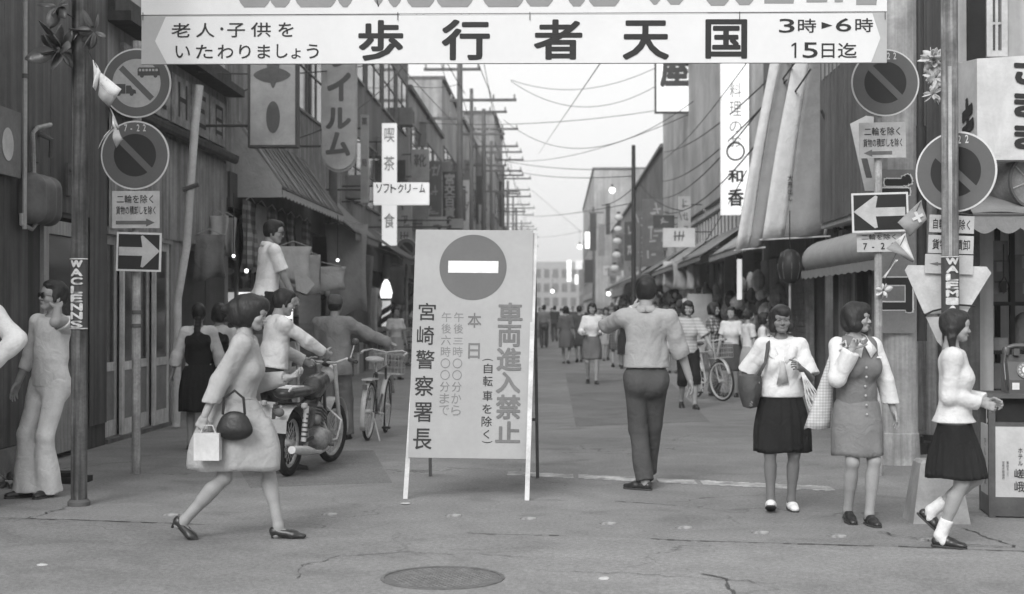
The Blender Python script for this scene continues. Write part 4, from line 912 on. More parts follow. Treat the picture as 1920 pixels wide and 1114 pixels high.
for c, x0, y0, x1, y1 in (('自',910,684,927,702),('転',908,707,927,726),('車',907,734,926,753),('を',906,759,924,776),('除',904,781,924,800),('く',907,806,919,822)): bch(b, c, x0, y0, x1, y1, .004)
bch(b, '(', 908, 675, 928, 679, 0, 1); bch(b, ')', 904, 826, 924, 830, 0, 1); part('small_lettering', b, INK, pn, kind='stuff')
LGm = mat('leg_white_paint', .62, .5, var=.15, sc=9, dirt=.2)
def beam(b, p, q, w=.018, d=.014):
    p = Vector(p); q = Vector(q); ax = (q-p).normalized(); x = Vector((1, 0, 0)); x = (x-ax*x.dot(ax)).normalized(); y = ax.cross(x)
    vs = [p+x*sx*w+y*sy*d for sx, sy in ((-1,-1),(1,-1),(1,1),(-1,1))]+[q+x*sx*w+y*sy*d for sx, sy in ((-1,-1),(1,-1),(1,1),(-1,1))]
    return b.add(vs, [(3,2,1,0),(4,5,6,7),(0,1,5,4),(1,2,6,5),(2,3,7,6),(3,0,4,7)])
back = Vector((0, .04, 0)); fl, fr_ = gnd(760, 936), gnd(988, 939)
part('leg', beam(MB(), fl, TL+back+Vector((.02, 0, -.02))), LGm, t); part('leg', beam(MB(), fr_, TR+back+Vector((-.02, 0, -.02))), LGm, t)
bl_, br__ = gnd(807, 893), gnd(1008, 896); part('leg', beam(MB(), bl_, TL+Vector((.05, .07, -.03)), .014, .012), mat('leg_dark', .12, .7), t); part('leg', beam(MB(), br__, TR+Vector((-.03, .07, -.03)), .014, .012), MATS['leg_dark'], t)
part('stretcher', beam(MB(), bl_.lerp(TL, .25)+Vector((0, .03, 0)), br__.lerp(TR, .25)+Vector((0, .03, 0)), .012, .012), MATS['leg_dark'], t)

# ------------------------------------------------------------ road signs
def pole(b, p, z1, r, n=14): return b.tube([(p.x, p.y, 0), (p.x, p.y, z1)], r, n)
def round_sign(par, px, py, Y, r, kind='park', txt=None, yaw=0, sx=1):
    c = at(px, py, Y); fr = FR(c, (math.cos(R(yaw)), math.sin(R(yaw)), 0)); g = part('round_sign', MB(fr).disc(0, 0, r, -.012, 0, 56), SWB, par)
    part('ring', MB(fr).ring(0, 0, r*(.62 if kind == 'park' else .70), r*.955, 0, .003, 56), RED, g)
    part('field', MB(fr).disc(0, 0, r*(.62 if kind == 'park' else .70), 0, .002, 48), NAVY if kind == 'park' else mat('sign_field', .40, .5, bump=0), g)
    w = .055*r/.3 if kind == 'park' else .05*r/.3; q = r*.64; a = math.sqrt(.5); b = MB(fr)
    b.prism([((-q-0)*a-w*a*.5, q*a-w*a*.5), (q*a-w*a*.5, -q*a-w*a*.5), (q*a+w*a*.5, -q*a+w*a*.5), (-q*a+w*a*.5, q*a+w*a*.5)], .0025, .0045); part('slash', b, RED, g)
    if txt: part('hours', MB(fr).row(txt, -len(txt)*.024*r/.3, r*.66, .055*r/.3, .085*r/.3, .004, .015), SWB, g)
    if kind == 'truck':
        bus = MB(fr)
        def im(b, sc, ox, oy, pts, z=.0035): b.prism([(ox+x*sc, oy+y*sc) for x, y in pts], .002, z)
        ox, oy, s_ = .01, .045, .235
        im(bus, s_, ox, oy, [(0, .1), (0, .36), (.05, .42), (.82, .42), (.86, .36), (.88, .1)]); bus.disc(ox+.17*s_, oy+.09*s_, .075*s_, .002, .0036, 14); bus.disc(ox+.70*s_, oy+.09*s_, .075*s_, .002, .0036, 14); part('bus_symbol', bus, mat('symbol_blue', .07, .5, bump=0), g)
        wnd = MB(fr)
        for i in range(6): im(wnd, s_, ox, oy, [(.05+i*.13, .27), (.14+i*.13, .27), (.14+i*.13, .36), (.05+i*.13, .36)], .0045)
        part('bus_windows', wnd, MATS['sign_field'], g, kind='stuff')
        tr = MB(fr); ox, oy = -.20, -.115; im(tr, s_, ox, oy, [(0, .08), (0, .46), (.42, .46), (.42, .08)]); im(tr, s_, ox, oy, [(.44, .08), (.44, .40), (.62, .40), (.70, .26), (.82, .22), (.84, .08)]); tr.disc(ox+.15*s_, oy+.07*s_, .08*s_, .002, .0036, 14); tr.disc(ox+.66*s_, oy+.07*s_, .08*s_, .002, .0036, 14); part('truck_symbol', tr, MATS['symbol_blue'], g)
    part('bracket', MB(fr).box((-.05, -.02, -.04), (.05, .02, -.0125)), STEEL, g); return g
def plate(par, x0, y0, x1, y1, Y, lines, yaw=0, arrow=None, m=None, off=0.0, tilt=0):
    a = at(x0, y1, Y); c = at(x1, y0, Y); w = (c.x-a.x)/math.cos(R(yaw)); h = c.z-a.z; fr = FR((a.x, a.y-off, a.z), (math.cos(R(yaw)), math.sin(R(yaw)), math.tan(R(tilt)))); p = part('plate', MB(fr).box((0, 0, -.008), (w, h, 0)), m or SW, par)
    for (txt, u0, v0, cw, ch_, bd) in lines: part('lettering', MB(fr).row(txt, u0*w, v0*h, cw*w, ch_*h, .002, bd), INK, p, kind='stuff')
    if arrow:
        s, v = arrow; pts = [(.08, v-.05), (.08, v+.05), (.72, v+.05), (.72, v+.11), (.90, v), (.72, v-.11), (.72, v-.05)] if s > 0 else [(.70, v-.05), (.70, v+.05), (.27, v+.05), (.27, v+.10), (.09, v), (.27, v-.10), (.27, v-.05)]
        part('arrow', MB(fr).prism([(x*w, y*h) for x, y in (pts if s < 0 else pts)], .0, .0025), mat('arrow_red', .13, .5, bump=0), p)
    return p
def arrow_sign(par, x0, y0, x1, y1, Y, s, tilt=0):
    a = at(x0, y1, Y); c = at(x1, y0, Y); w = c.x-a.x; h = c.z-a.z; fr = FR((a.x, a.y-.03, a.z), (1, 0, math.tan(R(tilt)))); p = part('one_way_sign', MB(fr).box((0, 0, -.012), (w, h, 0)), SWB, par)
    part('dark_field', MB(fr).box((.018, .018, 0), (w-.018, h-.018, .002)), NAVY, p)
    pts = [(.06, .40), (.06, .62), (.58, .62), (.54, .90), (.58, .93), (.97, .53), (.60, .10), (.55, .12), (.58, .40)]
    if s < 0: pts = [(1-x, y) for x, y in pts]
    part('arrow', MB(fr).prism([(x*w, y*h) for x, y in pts], .002, .004), SW, p); return p
Ys = 13.0; g0 = gnd(252, 890); t = thing('road_sign', 'pale steel sign post on the left with four traffic signs and a rightward arrow', 'road sign', Vector((g0.x, g0.y, 0)))
b = pole(MB(), Vector((g0.x, g0.y+.05, 0)), at(252, 80, Ys).z, .040); part('pole', b, mat('weathered_white_pole', .42, .6, var=.3, sc=5, streak=.3, dirt=.3), t, smooth=True)
for py in (585, 610): part('clamp', MB().tube([(g0.x, g0.y+.05, at(252, py+4, Ys).z), (g0.x, g0.y+.05, at(252, py-3, Ys).z)], .047, 14), mat('rust', .10, .8), t)
round_sign(t, 256, 156, g0.y-.02, .318, 'truck'); round_sign(t, 253, 291, g0.y-.02, .315, 'park', '7-22')
plate(t, 210, 358, 299, 428, g0.y-.02, [('二輪を除く', .09, .66, .165, .24, .01), ('貨物の積卸しを除く', .08, .36, .096, .24, .012)], arrow=(1, .15))
arrow_sign(t, 219, 435, 303, 508, g0.y-.02, 1, -1.5)
# right post
g1 = gnd(1650, 893); t = thing('road_sign', 'right hand sign post with parking disc, plates and a leftward arrow', 'road sign', Vector((g1.x, g1.y, 0)))
part('pole', pole(MB(), Vector((g1.x, g1.y+.05, 0)), at(1650, 85, g1.y).z, .036), MATS['weathered_white_pole'], t, smooth=True)
round_sign(t, 1660, 155, g1.y-.02, .305, 'park', '7-22'); plate(t, 1612, 230, 1699, 297, g1.y-.02, [('二輪を除く', .10, .62, .165, .25, .01), ('貨物の積卸しを除く', .08, .30, .096, .25, .012)], arrow=(-1, .14), tilt=1)
arrow_sign(t, 1597, 363, 1703, 437, g1.y-.04, -1, 1.5); plate(t, 1607, 439, 1690, 473, g1.y-.01, [('二輪を除く', .10, .66, .165, .32, .01), ('7-24', .13, .08, .20, .50, .02)], tilt=1)
# signs behind the right front pole
Yp = 10.75; c = at(1790, 560, Yp); t = thing('road_sign', 'parking disc, three small plates and white triangle strapped to the right front pole', 'road sign', Vector((c.x, c.y, 1.2)))
round_sign(t, 1792, 322, Yp, .303, 'park', '7-22', yaw=-31)
plate(t, 1742, 402, 1826, 435, Yp, [('自転車を除く', .06, .18, .148, .62, .012)], tilt=-2.5); plate(t, 1740, 440, 1825, 474, Yp, [('貨物の積卸', .08, .18, .17, .62, .012)], tilt=-2)
plate(t, 1734, 476, 1824, 512, Yp, [], arrow=(-1, .5), tilt=-2)
def tri(pts, y0, m, par, nm='triangle_sign'):
    A = at(*pts[0], y0); fr = FR(A, (1, 0, 0)); q = []
    P = [at(x, y, y0) for x, y in pts]; q = [(p.x-A.x, p.z-A.z) for p in P]; return part(nm, MB(fr).prism(q, -.01, 0), m, par)
TW = mat('triangle_white', .56, .5, var=.12, sc=6, dirt=.2)
tri([(1697, 507), (1703, 497), (1850, 500), (1859, 512), (1812, 588), (1733, 588)], Yp+.03, TW, t); tri([(1736, 594), (1808, 594), (1768, 652), (1757, 640)], Yp+.035, TW, t)
part('strap', MB().tube([tuple(at(1733, 591, Yp+.01)), tuple(at(1750, 583, Yp)), tuple(at(1800, 572, Yp)), tuple(at(1828, 574, Yp))], .008, 6), MATS['wire_black'], t)
part('strut', MB().box((at(1786, 0, Yp).x-.03, Yp+.045, 1.2), (at(1786, 0, Yp).x+.03, Yp+.09, 3.0)), MATS['rust'], t)
# front poles
WPM = mat('old_wooden_pole', .11, .75, var=.3, sc=5, streak=.6, dirt=.35, bump=.4, bs=25)
def front_pole(px, py, z1, r, label, m, lean=(0, 0)):
    g = gnd(px, py); t = thing('pole', label, 'pole', Vector((g.x, g.y, 0))); part('shaft', MB().tube([(g.x, g.y, 0), (g.x+lean[0]*.5, g.y, z1*.5), (g.x+lean[0], g.y, z1)], r, 20), m, t, smooth=True); return t, g
t, g = front_pole(148, 948, 6.5, .062, 'dark steel pole with white poster lettering beside the man in sunglasses', WPM)
part('base_flange', MB().lathe([(.085, 0), (.085, .03), (.07, .05)], (g.x, g.y, 0), 20), mat('rust', .1, .8), t)
def wrap(t, px, y0, y1, Yc, r, txt, m):
    zt, zb = at(px, y0, Yc).z, at(px, y1, Yc).z; c = at(px, (y0+y1)/2, Yc); b = MB(); n = 10; vs = []; fs = []
    for i in range(n+1):
        a = R(-170+160*i/n); vs += [(c.x+(r+.002)*math.cos(a), Yc+(r+.002)*math.sin(a), zb), (c.x+(r+.002)*math.cos(a), Yc+(r+.002)*math.sin(a), zt)]
    b.add(vs, [(2*i, 2*i+2, 2*i+3, 2*i+1) for i in range(n)]); w = part('poster', b, m, t); L = MB(); h = (zt-zb)/len(txt)*.96; q = MB(FR((0, 0, 0)))
    for i, ch in enumerate(txt):
        v, f = glyph(ch, 0); lo_ = v.min(0); hi_ = v.max(0); vv = (v-lo_)/(hi_-lo_); ang = R(-90)+(vv[:, 0]-.5)*1.1; z = zt-(i+1)*h+vv[:, 1]*h*.78-.006
        for kk, (da, dz) in enumerate(((0, 0), (.08, 0), (-.08, 0), (0, .004), (0, -.004))): L.add([(c.x+(r+.013+kk*.0003)*math.cos(a+da), Yc+(r+.013+kk*.0003)*math.sin(a+da), zz+dz) for a, zz in zip(ang, z)], f)
    part('lettering', L, mat('poster_white', .55, .6, var=.3, sc=30), w, kind='stuff'); bb = MB()
    for z in (zt-.008, zb+.008): bb.tube([(c.x+(r+.004)*math.cos(R(a)), Yc+(r+.004)*math.sin(R(a)), z) for a in range(-170, -5, 12)], .005, 5)
    part('border', bb, MATS['poster_white'], w)
wrap(t, 149, 484, 618, g.y, .066, 'WACLENNS', mat('poster_dark', .06, .6, var=.2))
t, g = front_pole(1783, 962, 6.5, .062, 'weathered steel pole with white poster lettering in front of the triangle sign', mat('pale_worn_pole', .26, .6, var=.3, sc=5, streak=.5, dirt=.35, bump=.3, bs=25))
pole_x = at(1781, 300, g.y).x
part('light_strip', MB().box((g.x-.03, g.y-.075, 1.9), (g.x-.005, g.y-.064, 3.3)), STEEL, t)
wrap(t, 1781, 480, 604, g.y, .066, 'WALEMIAS', MATS['poster_dark'])
# concrete utility pole on the right with its sign
g = gnd(1690, 872); t = thing('utility_pole', 'thick pale concrete utility pole behind the sign post on the right', 'utility pole', Vector((g.x, g.y, 0)))
part('shaft', MB().lathe([(.22, 0), (.205, .3), (.195, .31), (.19, 9)], (g.x, g.y+.15, 0), 28), mat('pole_concrete', .36, .85, var=.2, sc=3, streak=.25, dirt=.25), t, smooth=True)
part('cable_duct', MB().tube([(g.x+.21, g.y+.1, 2.0), (g.x+.21, g.y+.1, 6)], .045, 10).tube([(g.x+.21, g.y+.1, 1.2), (g.x+.21, g.y+.1, 3.3)], .065, 10), mat('duct_black', .035, .5), t, smooth=True)
a = at(1652, 625, g.y-.08); c = at(1718, 318, g.y-.08); fr = FR((a.x-.03, g.y-.08, a.z), (1, 0, 0)); s_ = thing('vertical_sign', 'narrow grey sign with black outlined characters on the concrete utility pole', 'sign', Vector((a.x, g.y, a.z)))
H_ = c.z-a.z; W_ = c.x-a.x+.02; part('board', MB(fr).box((0, 0, -.04), (W_, H_, 0)), mat('grey_sign_board', .17, .6, var=.15, sc=5), s_)
for ch, y0, y1 in (('デ', .74, .97), ('コ', .13, .34)):
    part('outline', MB(fr).ch(ch, .05*W_, y0*H_-.01, .95*W_, y1*H_+.01, .002, .10), SWB, s_); part('character', MB(fr).ch(ch, .09*W_, y0*H_, .91*W_, y1*H_, .005, .06), INK, s_)
a = at(1600, 345, g.y+.3); 
fl = thing('slanted_flag', 'white slanted cloth sign with grey vertical marks behind the two wheeler plate', 'banner', a); fr = FR(at(1597, 235, g.y+.25), (1, 0, 0)); q = [at(x, y, g.y+.25)-at(1597, 235, g.y+.25) for x, y in ((1594, 232), (1624, 217), (1665, 222), (1668, 358), (1622, 358))]
part('cloth', MB(fr).prism([(p.x, p.z) for p in q][::-1], -.01, 0), mat('white_flag', .55, .8, var=.1), fl); part('mark', MB(fr).prism([(.14, -.52), (.20, -.52), (.14, -.28), (.08, -.28)], .0, .003), mat('flag_mark', .12, .8), fl)
# thin black pole and rod on the right
for (px, py, Y, top, r, lab) in ((1573, 900, 21.6, 120, .09, 'dark thin pole rising beside the hanging striped drapes'),):
    c = at(px, 500, Y); t = thing('pole', lab, 'pole', Vector((c.x, c.y, 0))); part('shaft', MB().tube([(c.x, c.y, 0), (c.x, c.y, 7.5)], r, 12), mat('black_pole', .04, .6, var=.3, streak=.3), t, smooth=True)
    part('bracket', MB().tube([tuple(c+Vector((0, 0, 1.75))), tuple(c+Vector((-.28, -.1, 2.35)))], .02, 6), MATS['black_pole'], t)
# concrete base block and traffic things
g = gnd(1768, 984); t = thing('concrete_block', 'tapered pale concrete block behind the legs of the woman in the sweater', 'block', Vector((g.x, g.y+.18, 0))); b = MB(); P = [(.20, 0), (.195, .03), (.135, .42), (.115, .44)]
for i in range(3):
    (r0, z0), (r1, z1) = P[i], P[i+1]
vs = [(g.x+sx*r, g.y+.18+sy*r*.8, z) for r, z in P for sx, sy in ((-1,-1),(1,-1),(1,1),(-1,1))]
b.add(vs, [(3, 2, 1, 0), (12, 13, 14, 15)]+[(4*i+k, 4*i+(k+1) % 4, 4*i+4+(k+1) % 4, 4*i+4+k) for i in range(3) for k in range(4)]); part('block', b, mat('block_concrete', .34, .85, var=.15, sc=6, dirt=.2), t); part('lifting_loop', MB().tube([(g.x-.03, g.y+.18, .435), (g.x-.03, g.y+.18, .47), (g.x+.03, g.y+.18, .47), (g.x+.03, g.y+.18, .435)], .006, 6), MATS['rust'], t)
for (px, py, r, m, lab, h) in ((1712, 850, .055, 'weathered_white_pole', 'pale downpipe standing on a black base behind the concrete block', 3.4), (1748, 846, .06, 'pole_concrete', 'grey pipe right of the pale downpipe by the corner shop', 3.2)):
    g = gnd(px, py); t = thing('pipe', lab, 'pipe', Vector((g.x, g.y, 0))); part('tube', pole(MB(), g, h, r), MATS[m], t, smooth=True); part('base', MB().lathe([(.15, 0), (.15, .10), (.11, .12), (.11, .18)], (g.x, g.y, 0), 16), MATS['duct_black'], t)
# ------------------------------------------------------------ public telephone on its stand
gA = gnd(1852, 958); gB = gnd(1882, 970); fz = .0; t = thing('phone_stand', 'brown steel phone stand with white advertising panels at the right edge', 'phone stand', Vector((gB.x+.2, gB.y+.2, 0)))
x0, y0 = gB.x-.11, gB.y-.02; x1 = x0+.50; y1 = y0+.42; zt = .865; fm = mat('stand_brown', .10, .45, var=.15, sc=6, dirt=.2)
FRZ = Matrix.Translation((x0, y0, 0)) @ Matrix.Rotation(R(-7), 4, 'Z'); 
for (u, v) in ((0, 0), (.46, 0), (0, .38), (.46, .38)): part('leg', MB(FRZ).box((u, v, 0), (u+.045, v+.045, zt)), fm, t)
part('top', MB(FRZ).box((-.03, -.03, zt), (.535, .455, zt+.03)), fm, t); part('base', MB(FRZ).box((.004, .004, .01), (.50, .42, .15)), fm, t); part('rail', MB(FRZ).box((.045, .004, .66), (.46, .04, .69)), fm, t)
part('recess', MB(FRZ).box((.05, .05, .69), (.455, .37, zt-.002)), BLACK, t)
pf = part('front_panel', MB(FRZ).box((.046, .006, .15), (.459, .02, .66)), mat('panel_white', .52, .6, var=.08, sc=5, dirt=.12), t); sp_ = part('side_panel', MB(FRZ).box((.006, .046, .15), (.02, .38, .66)), MATS['panel_white'], t); part('back_panel', MB(FRZ).box((.05, .36, .15), (.455, .38, .66)), fm, t)
frp = FRZ @ FR((.046, .004, .15)); b = MB(frp).col('ホテル', .155, .36, .035, .045, .002, .01); b.ch('嵯', .13, .14, .20, .205, .002, .008); b.ch('峨', .13, .04, .20, .115, .002, .008); b.col('電話五二三', .075, .26, .018, .022, .002).col('宮崎市橘通西', .045, .26, .018, .022, .002); part('lettering', b, INK, pf, kind='stuff')
frs = FRZ @ FR((.004, .30, .15), (0, -1, 0)); part('lettering', MB(frs).col('でんわ公衆', .08, .42, .09, .07, .002, .01), mat('faded_ink', .2, .7), sp_, kind='stuff')
t = thing('telephone', 'dial telephone standing on the phone stand at the right edge', 'telephone', FRZ @ Vector((.27, .2, zt+.03))); z0 = zt+.03; PH = mat('phone_enamel', .075, .3, var=.08, bump=0, spec=.5)
M_ = FRZ @ Matrix.Translation((.275, .20, z0)); vs = []; pr = [(-.15, 0), (.16, 0), (.16, .10), (.09, .23), (-.02, .28), (-.10, .27), (-.15, .18)]
fs_ = M_ @ Matrix(((0, 0, 1, 0), (-1, 0, 0, 0), (0, 1, 0, 0), (0, 0, 0, 1))); part('body', MB(fs_).prism([(a, c) for a, c in pr], -.125, .125), PH, t)
nrm = Vector((.13, .07)).normalized(); fd = M_ @ FR((0, -.128, .165), (1, 0, 0), (0, .47, .88)); d_ = part('dial', MB(fd).disc(0, 0, .068, -.005, .010, 32), mat('dial_grey', .16, .3, bump=0), t); part('dial_centre', MB(fd).disc(0, 0, .030, .010, .014, 24), mat('dial_white', .7, .4, bump=0), d_)
for i in range(10): a = R(60+i*28); part('finger_hole', MB(fd).disc(.049*math.cos(a), .049*math.sin(a), .0085, .010, .0115, 10), mat('hole_light', .4, .5, bump=0), d_)
part('notice', MB(M_ @ FR((-.105, -.163, .03), (1, 0, 0), (0, 0, 1))).box((0, 0, 0), (.05, .05, .002)), mat('notice_white', .6, .6), t)
hs_ = part('handset', MB(M_).tube([(-.11, -.01, .33), (-.06, -.01, .345), (.06, -.01, .345), (.11, -.01, .33)], .018, 10), PH, t, smooth=True)
for q in (-1, 1): part('handset_end', MB(M_).lathe([(.026, -.035), (.030, 0), (.022, .02)], (q*.12, -.01, .315), 14), PH, hs_, smooth=True)
part('cradle', MB(M_).box((-.07, -.05, .275), (-.03, .04, .325)).box((.03, -.05, .275), (.07, .04, .325)), PH, t); part('cord', MB(M_).tube([(-.13, -.05, .29), (-.15, -.1, .22), (-.145, -.13, .1), (-.13, -.1, .02)], .006, 6), PH, t)
# cartons, shelves and goods in the corner shop
def carton(px0, py0, px1, py1, Y, v, lab, d=.4, nm='carton'):
    a = at(px0, py1, Y); c = at(px1, py0, Y); m = mat('carton_%d' % int(v*1000), v, .85, var=.12, sc=3); t = thing(nm, lab, 'carton', Vector(((a.x+c.x)/2, Y+d/2, a.z)))
    part('box', MB().box((a.x, Y, a.z), (c.x, Y+d, c.z-.004)), m, t); part('flap', MB().box((a.x+.003, Y+.004, c.z-.004), (c.x-.003, Y+d/2-.004, c.z+.004)).box((a.x+.003, Y+d/2+.004, c.z-.004), (c.x-.003, Y+d-.004, c.z+.004)), m, t); part('tape', MB().box(((a.x+c.x)/2-.03, Y-.002, (a.z+c.z)/2), ((a.x+c.x)/2+.03, Y-.0005, c.z-.006)), mat('tape', v*1.25, .4), t)
YS = 15.3
t = thing('shop_rack', 'dark slatted shop rack carrying the cartons behind the phone', 'shelf', at(1880, 800, YS)); 
for (x, ) in ((1822,), (1895,), (1990,)): a = at(x, 700, YS); part('upright', MB().box((a.x, YS, .12), (a.x+.05, YS+.05, 2.5)), BLACK, t); part('upright', MB().box((a.x, YS+.5, .12), (a.x+.05, YS+.55, 2.5)), BLACK, t)
for y in (573, 664, 736, 800): a = at(1822, y, YS); part('shelf_board', MB().box((a.x, YS+.002, a.z), (a.x+1.8, YS+.53, a.z+.04)), BLACK, t)
C = [(1846, 512, 1892, 571, .12, 'grey carton on the upper rack shelf left of the hanging black tag'), (1856, 540, 1896, 571, .17, ''), (1838, 458, 1880, 508, .15, '')]
carton(1842, 530, 1890, 572, YS+.02, .16, 'medium grey carton on the rack directly below the hanging black tag'); carton(1852, 490, 1896, 528.5, YS+.04, .13, 'darker carton stacked on the medium grey carton'); carton(1856, 452, 1890, 489, YS+.06, .19, 'pale carton topmost of the stack under the shop awning')
carton(1896, 530, 1950, 572, YS+.02, .11, 'dark carton at the right edge on the upper rack shelf'); carton(1898, 478, 1945, 529, YS+.04, .14, 'tall carton at the right edge under the awning valance')
carton(1826, 636, 1858, 663, YS+.02, .20, 'pale low carton on the middle shelf next to the face of the sweater woman'); carton(1864, 634, 1890, 663, YS+.02, .22, 'pale upright carton right of the low carton on the middle shelf'); carton(1830, 682, 1880, 735, YS+.02, .12, 'dark wide carton on the shelf left of the telephone'); carton(1845, 742, 1885, 799, YS+.02, .15, 'carton on the bottom shelf behind the phone stand'); carton(1820, 750, 1842, 799, YS+.02, .11, 'slim carton on the bottom shelf behind the sweater woman')
t = thing('cloth_sack', 'pale wrinkled sack on the right end of the rack', 'sack', at(1915, 655, YS)); f = Field(.02); c = at(1922, 625, YS+.2); f.noise = .006; f.ell(tuple(c), (.16, .15, .22), k=.02); p_, q_ = f.mesh(); raw_part('sack_body', p_-np.array(t.location), q_, cloth('sack_cloth', .2), t); part('tie', MB().ring(0, 0, .05, .07, -.01, .01) if 0 else MB().ell((c.x, c.y, c.z+.20), (.06, .06, .03)), MATS['sack_cloth'], t)
t = thing('hanging_tag', 'black tag with a looped string hanging inside the corner shop', 'tag', at(1882, 548, YS-.1)); part('tag', MB().box(tuple(at(1876, 548, YS-.1)), tuple(at(1887, 527, YS-.09)+Vector((0, .03, 0)))), INK, t); c = at(1882, 520, YS-.1); part('string', MB().tube([(c.x, c.y, c.z+.35), (c.x, c.y, c.z), (c.x-.05, c.y, c.z-.1), (c.x, c.y, c.z-.17), (c.x+.06, c.y, c.z-.1), (c.x+.01, c.y, c.z)], .006, 5), INK, t)
# shop awning facing the crossing, scalloped
def scallop_awning(name, lab, P00, P01, P10, P11, drop, m, n=24, bulge=.0, cat='awning', sm=None, scw=.3, frame=True):
    "P00-P01 wall edge, P10-P11 outer edge"
    P00, P01, P10, P11 = map(Vector, (P00, P01, P10, P11)); t = thing(name, lab, cat, (P10+P11)/2-Vector((0, 0, drop))); g = []
    for i in range(n+1):
        u = i/n; a = P00.lerp(P01, u); c = P10.lerp(P11, u); row = []
        for k in range(7):
            v = k/6; p = a.lerp(c, v); p.z += bulge*math.sin(math.pi*v)+.012*math.sin(i*1.3+k); row.append(p)
        g.append(row)
    part('canopy', MB().sheet(g, .006), m, t, smooth='full'); L = (P11-P10).length; k = max(2, int(L/scw)); g = []
    nn = k*6
    for i in range(nn+1):
        u = i/nn; p = P10.lerp(P11, u); sc_ = abs(math.sin(math.pi*u*k)); q = p-Vector((0, 0, drop*(.72+.28*sc_))); g.append([p+Vector((0, 0, -.004)), q])
    part('valance', MB().sheet(g, .005), sm or m, t)
    if frame:
        b = MB().tube([P10-Vector((0, 0, .02)), P11-Vector((0, 0, .02))], .014, 6); part('front_rail', b, MATS['rust'], t)
        for u in (0.01, .5, .99): part('arm', MB().tube([P00.lerp(P01, u)-Vector((0, 0, .35)), P10.lerp(P11, u)-Vector((0, 0, .03))], .012, 6), MATS['rust'], t)
    return t
AWG = cloth('awning_grey', .22, wr=.3); AWP = cloth('awning_pale', .33, wr=.3)
a = at(1796, 425, 14.0); b_ = at(1796, 470, 13.3)
scallop_awning('awning', 'low grey scalloped awning over the open corner shop', (a.x, 14.55, 2.85), (a.x+4, 14.55, 2.85), (a.x, 13.5, 2.42), (a.x+4, 13.5, 2.42), .20, AWG, scw=.22, bulge=.06)
# round roll awning along the right side street wall
def barrel(name, lab, x, y0, y1, z, r, m):
    t = thing(name, lab, 'awning', Vector((x, (y0+y1)/2, z-r))); b = MB(); n = 30; g = []
    for i in range(n+1):
        y = y0+(y1-y0)*i/n; e = min(1, (i+.6)/2.2, (n-i+.6)/2.2)**.5; g.append([(x+.45-math.cos(R(a))*r*1.5*e, y, z+math.sin(R(a))*r*e+.01*math.sin(i*2.1)) for a in range(-30, 100, 13)])
    part('canopy', MB().sheet(g, .008), m, t, smooth='full')
    g = [[(x+.45-math.cos(R(-30))*r*1.5, y0+(y1-y0)*i/60, z-math.sin(R(30))*r), (x+.47-math.cos(R(-30))*r*1.5, y0+(y1-y0)*i/60, z-math.sin(R(30))*r-.10-.03*abs(math.sin(i*.8)))] for i in range(61)]
    part('fringe', MB().sheet(g, .006), m, t); part('end_cap', MB().box((x+.0, y0+.02, z-.15), (x+.45, y0+.05, z+r*.8)), m, t)
barrel('awning', 'rounded pale roll awning over the dark doorways behind the vest woman', 3.85, 16.2, 22.8, 2.28, .32, AWP)
t = thing('hanging_lantern', 'dark round hanging lantern in front of the brick wall', 'lantern', at(1481, 500, 20.5)); c = at(1481, 500, 20.5); part('shade', MB().lathe([(.04, .25), (.12, .20), (.165, .10), (.17, -.05), (.13, -.18), (.06, -.24)], c, 20), mat('lantern_black', .025, .5), t, smooth=True); part('cord', MB().tube([c+Vector((0, 0, .25)), c+Vector((0, 0, .8))], .008, 5), INK, t); part('tassel', MB().tube([c+Vector((0, 0, -.24)), c+Vector((.0, 0, -.95))], .018, 6), mat('tassel', .3, .8), t)
for k in range(8): a = R(k*45); part('rib', MB().tube([c+Vector((math.cos(a)*.125, math.sin(a)*.125, .20)), c+Vector((math.cos(a)*.176, math.sin(a)*.176, .0)), c+Vector((math.cos(a)*.135, math.sin(a)*.135, -.18))], .006, 5), mat('lantern_rib', .1, .5), t)
# striped drapes hanging from the right side
def drape(lab, pts_top, pts_bot, Y, stripes, seed, extra=None):
    c = at(sum(p[0] for p in pts_bot)/len(pts_bot), pts_bot[0][1], Y); t = thing('cloth_drape', lab, 'drape', c); n = len(stripes)
    for s_, (u0, u1, m) in enumerate(stripes):
        g = []; nn = max(3, int(14*(u1-u0)))
        for i in range(nn+1):
            u = u0+(u1-u0)*i/nn; a = (pts_top[0][0]*(1-u)+pts_top[1][0]*u, pts_top[0][1]*(1-u)+pts_top[1][1]*u); b_ = (pts_bot[0][0]*(1-u)+pts_bot[1][0]*u, pts_bot[0][1]*(1-u)+pts_bot[1][1]*u); row = []
            for k in range(15):
                v = k/14; wv = .03*math.sin(u*9+v*3+seed)*(.3+v); row.append(at(a[0]*(1-v)+b_[0]*v+2*math.sin(v*5+u*3+seed), a[1]*(1-v)+b_[1]*v, Y+wv))
            g.append(row)
        part('stripe', MB().sheet(g, .006), m, t, smooth='full')
    part('hem_rod', MB().tube([at(pts_bot[0][0]-4, pts_bot[0][1]+2, Y), at(pts_bot[1][0]+6, pts_bot[1][1]+2, Y)], .014, 6), mat('rod_white', .5, .5), t)
    return t
DL = cloth('drape_light', .62, wr=.35); DM = cloth('drape_grey', .26, wr=.35)
t = drape('pair of pale and grey hanging drapes with small marks, left of the two drapes', ((1452, 60), (1496, 60)), ((1380, 468), (1429, 462)), 24.3, ((0, .48, DL), (.48, 1, DM)), 1)
t2 = drape('wide grey drape with pale left stripe hanging by the dark thin pole', ((1496, 60), (1592, 60)), ((1428, 448), (1551, 441)), 23.4, ((0, .33, DL), (.33, .95, DM), (.95, 1, DL)), 2)
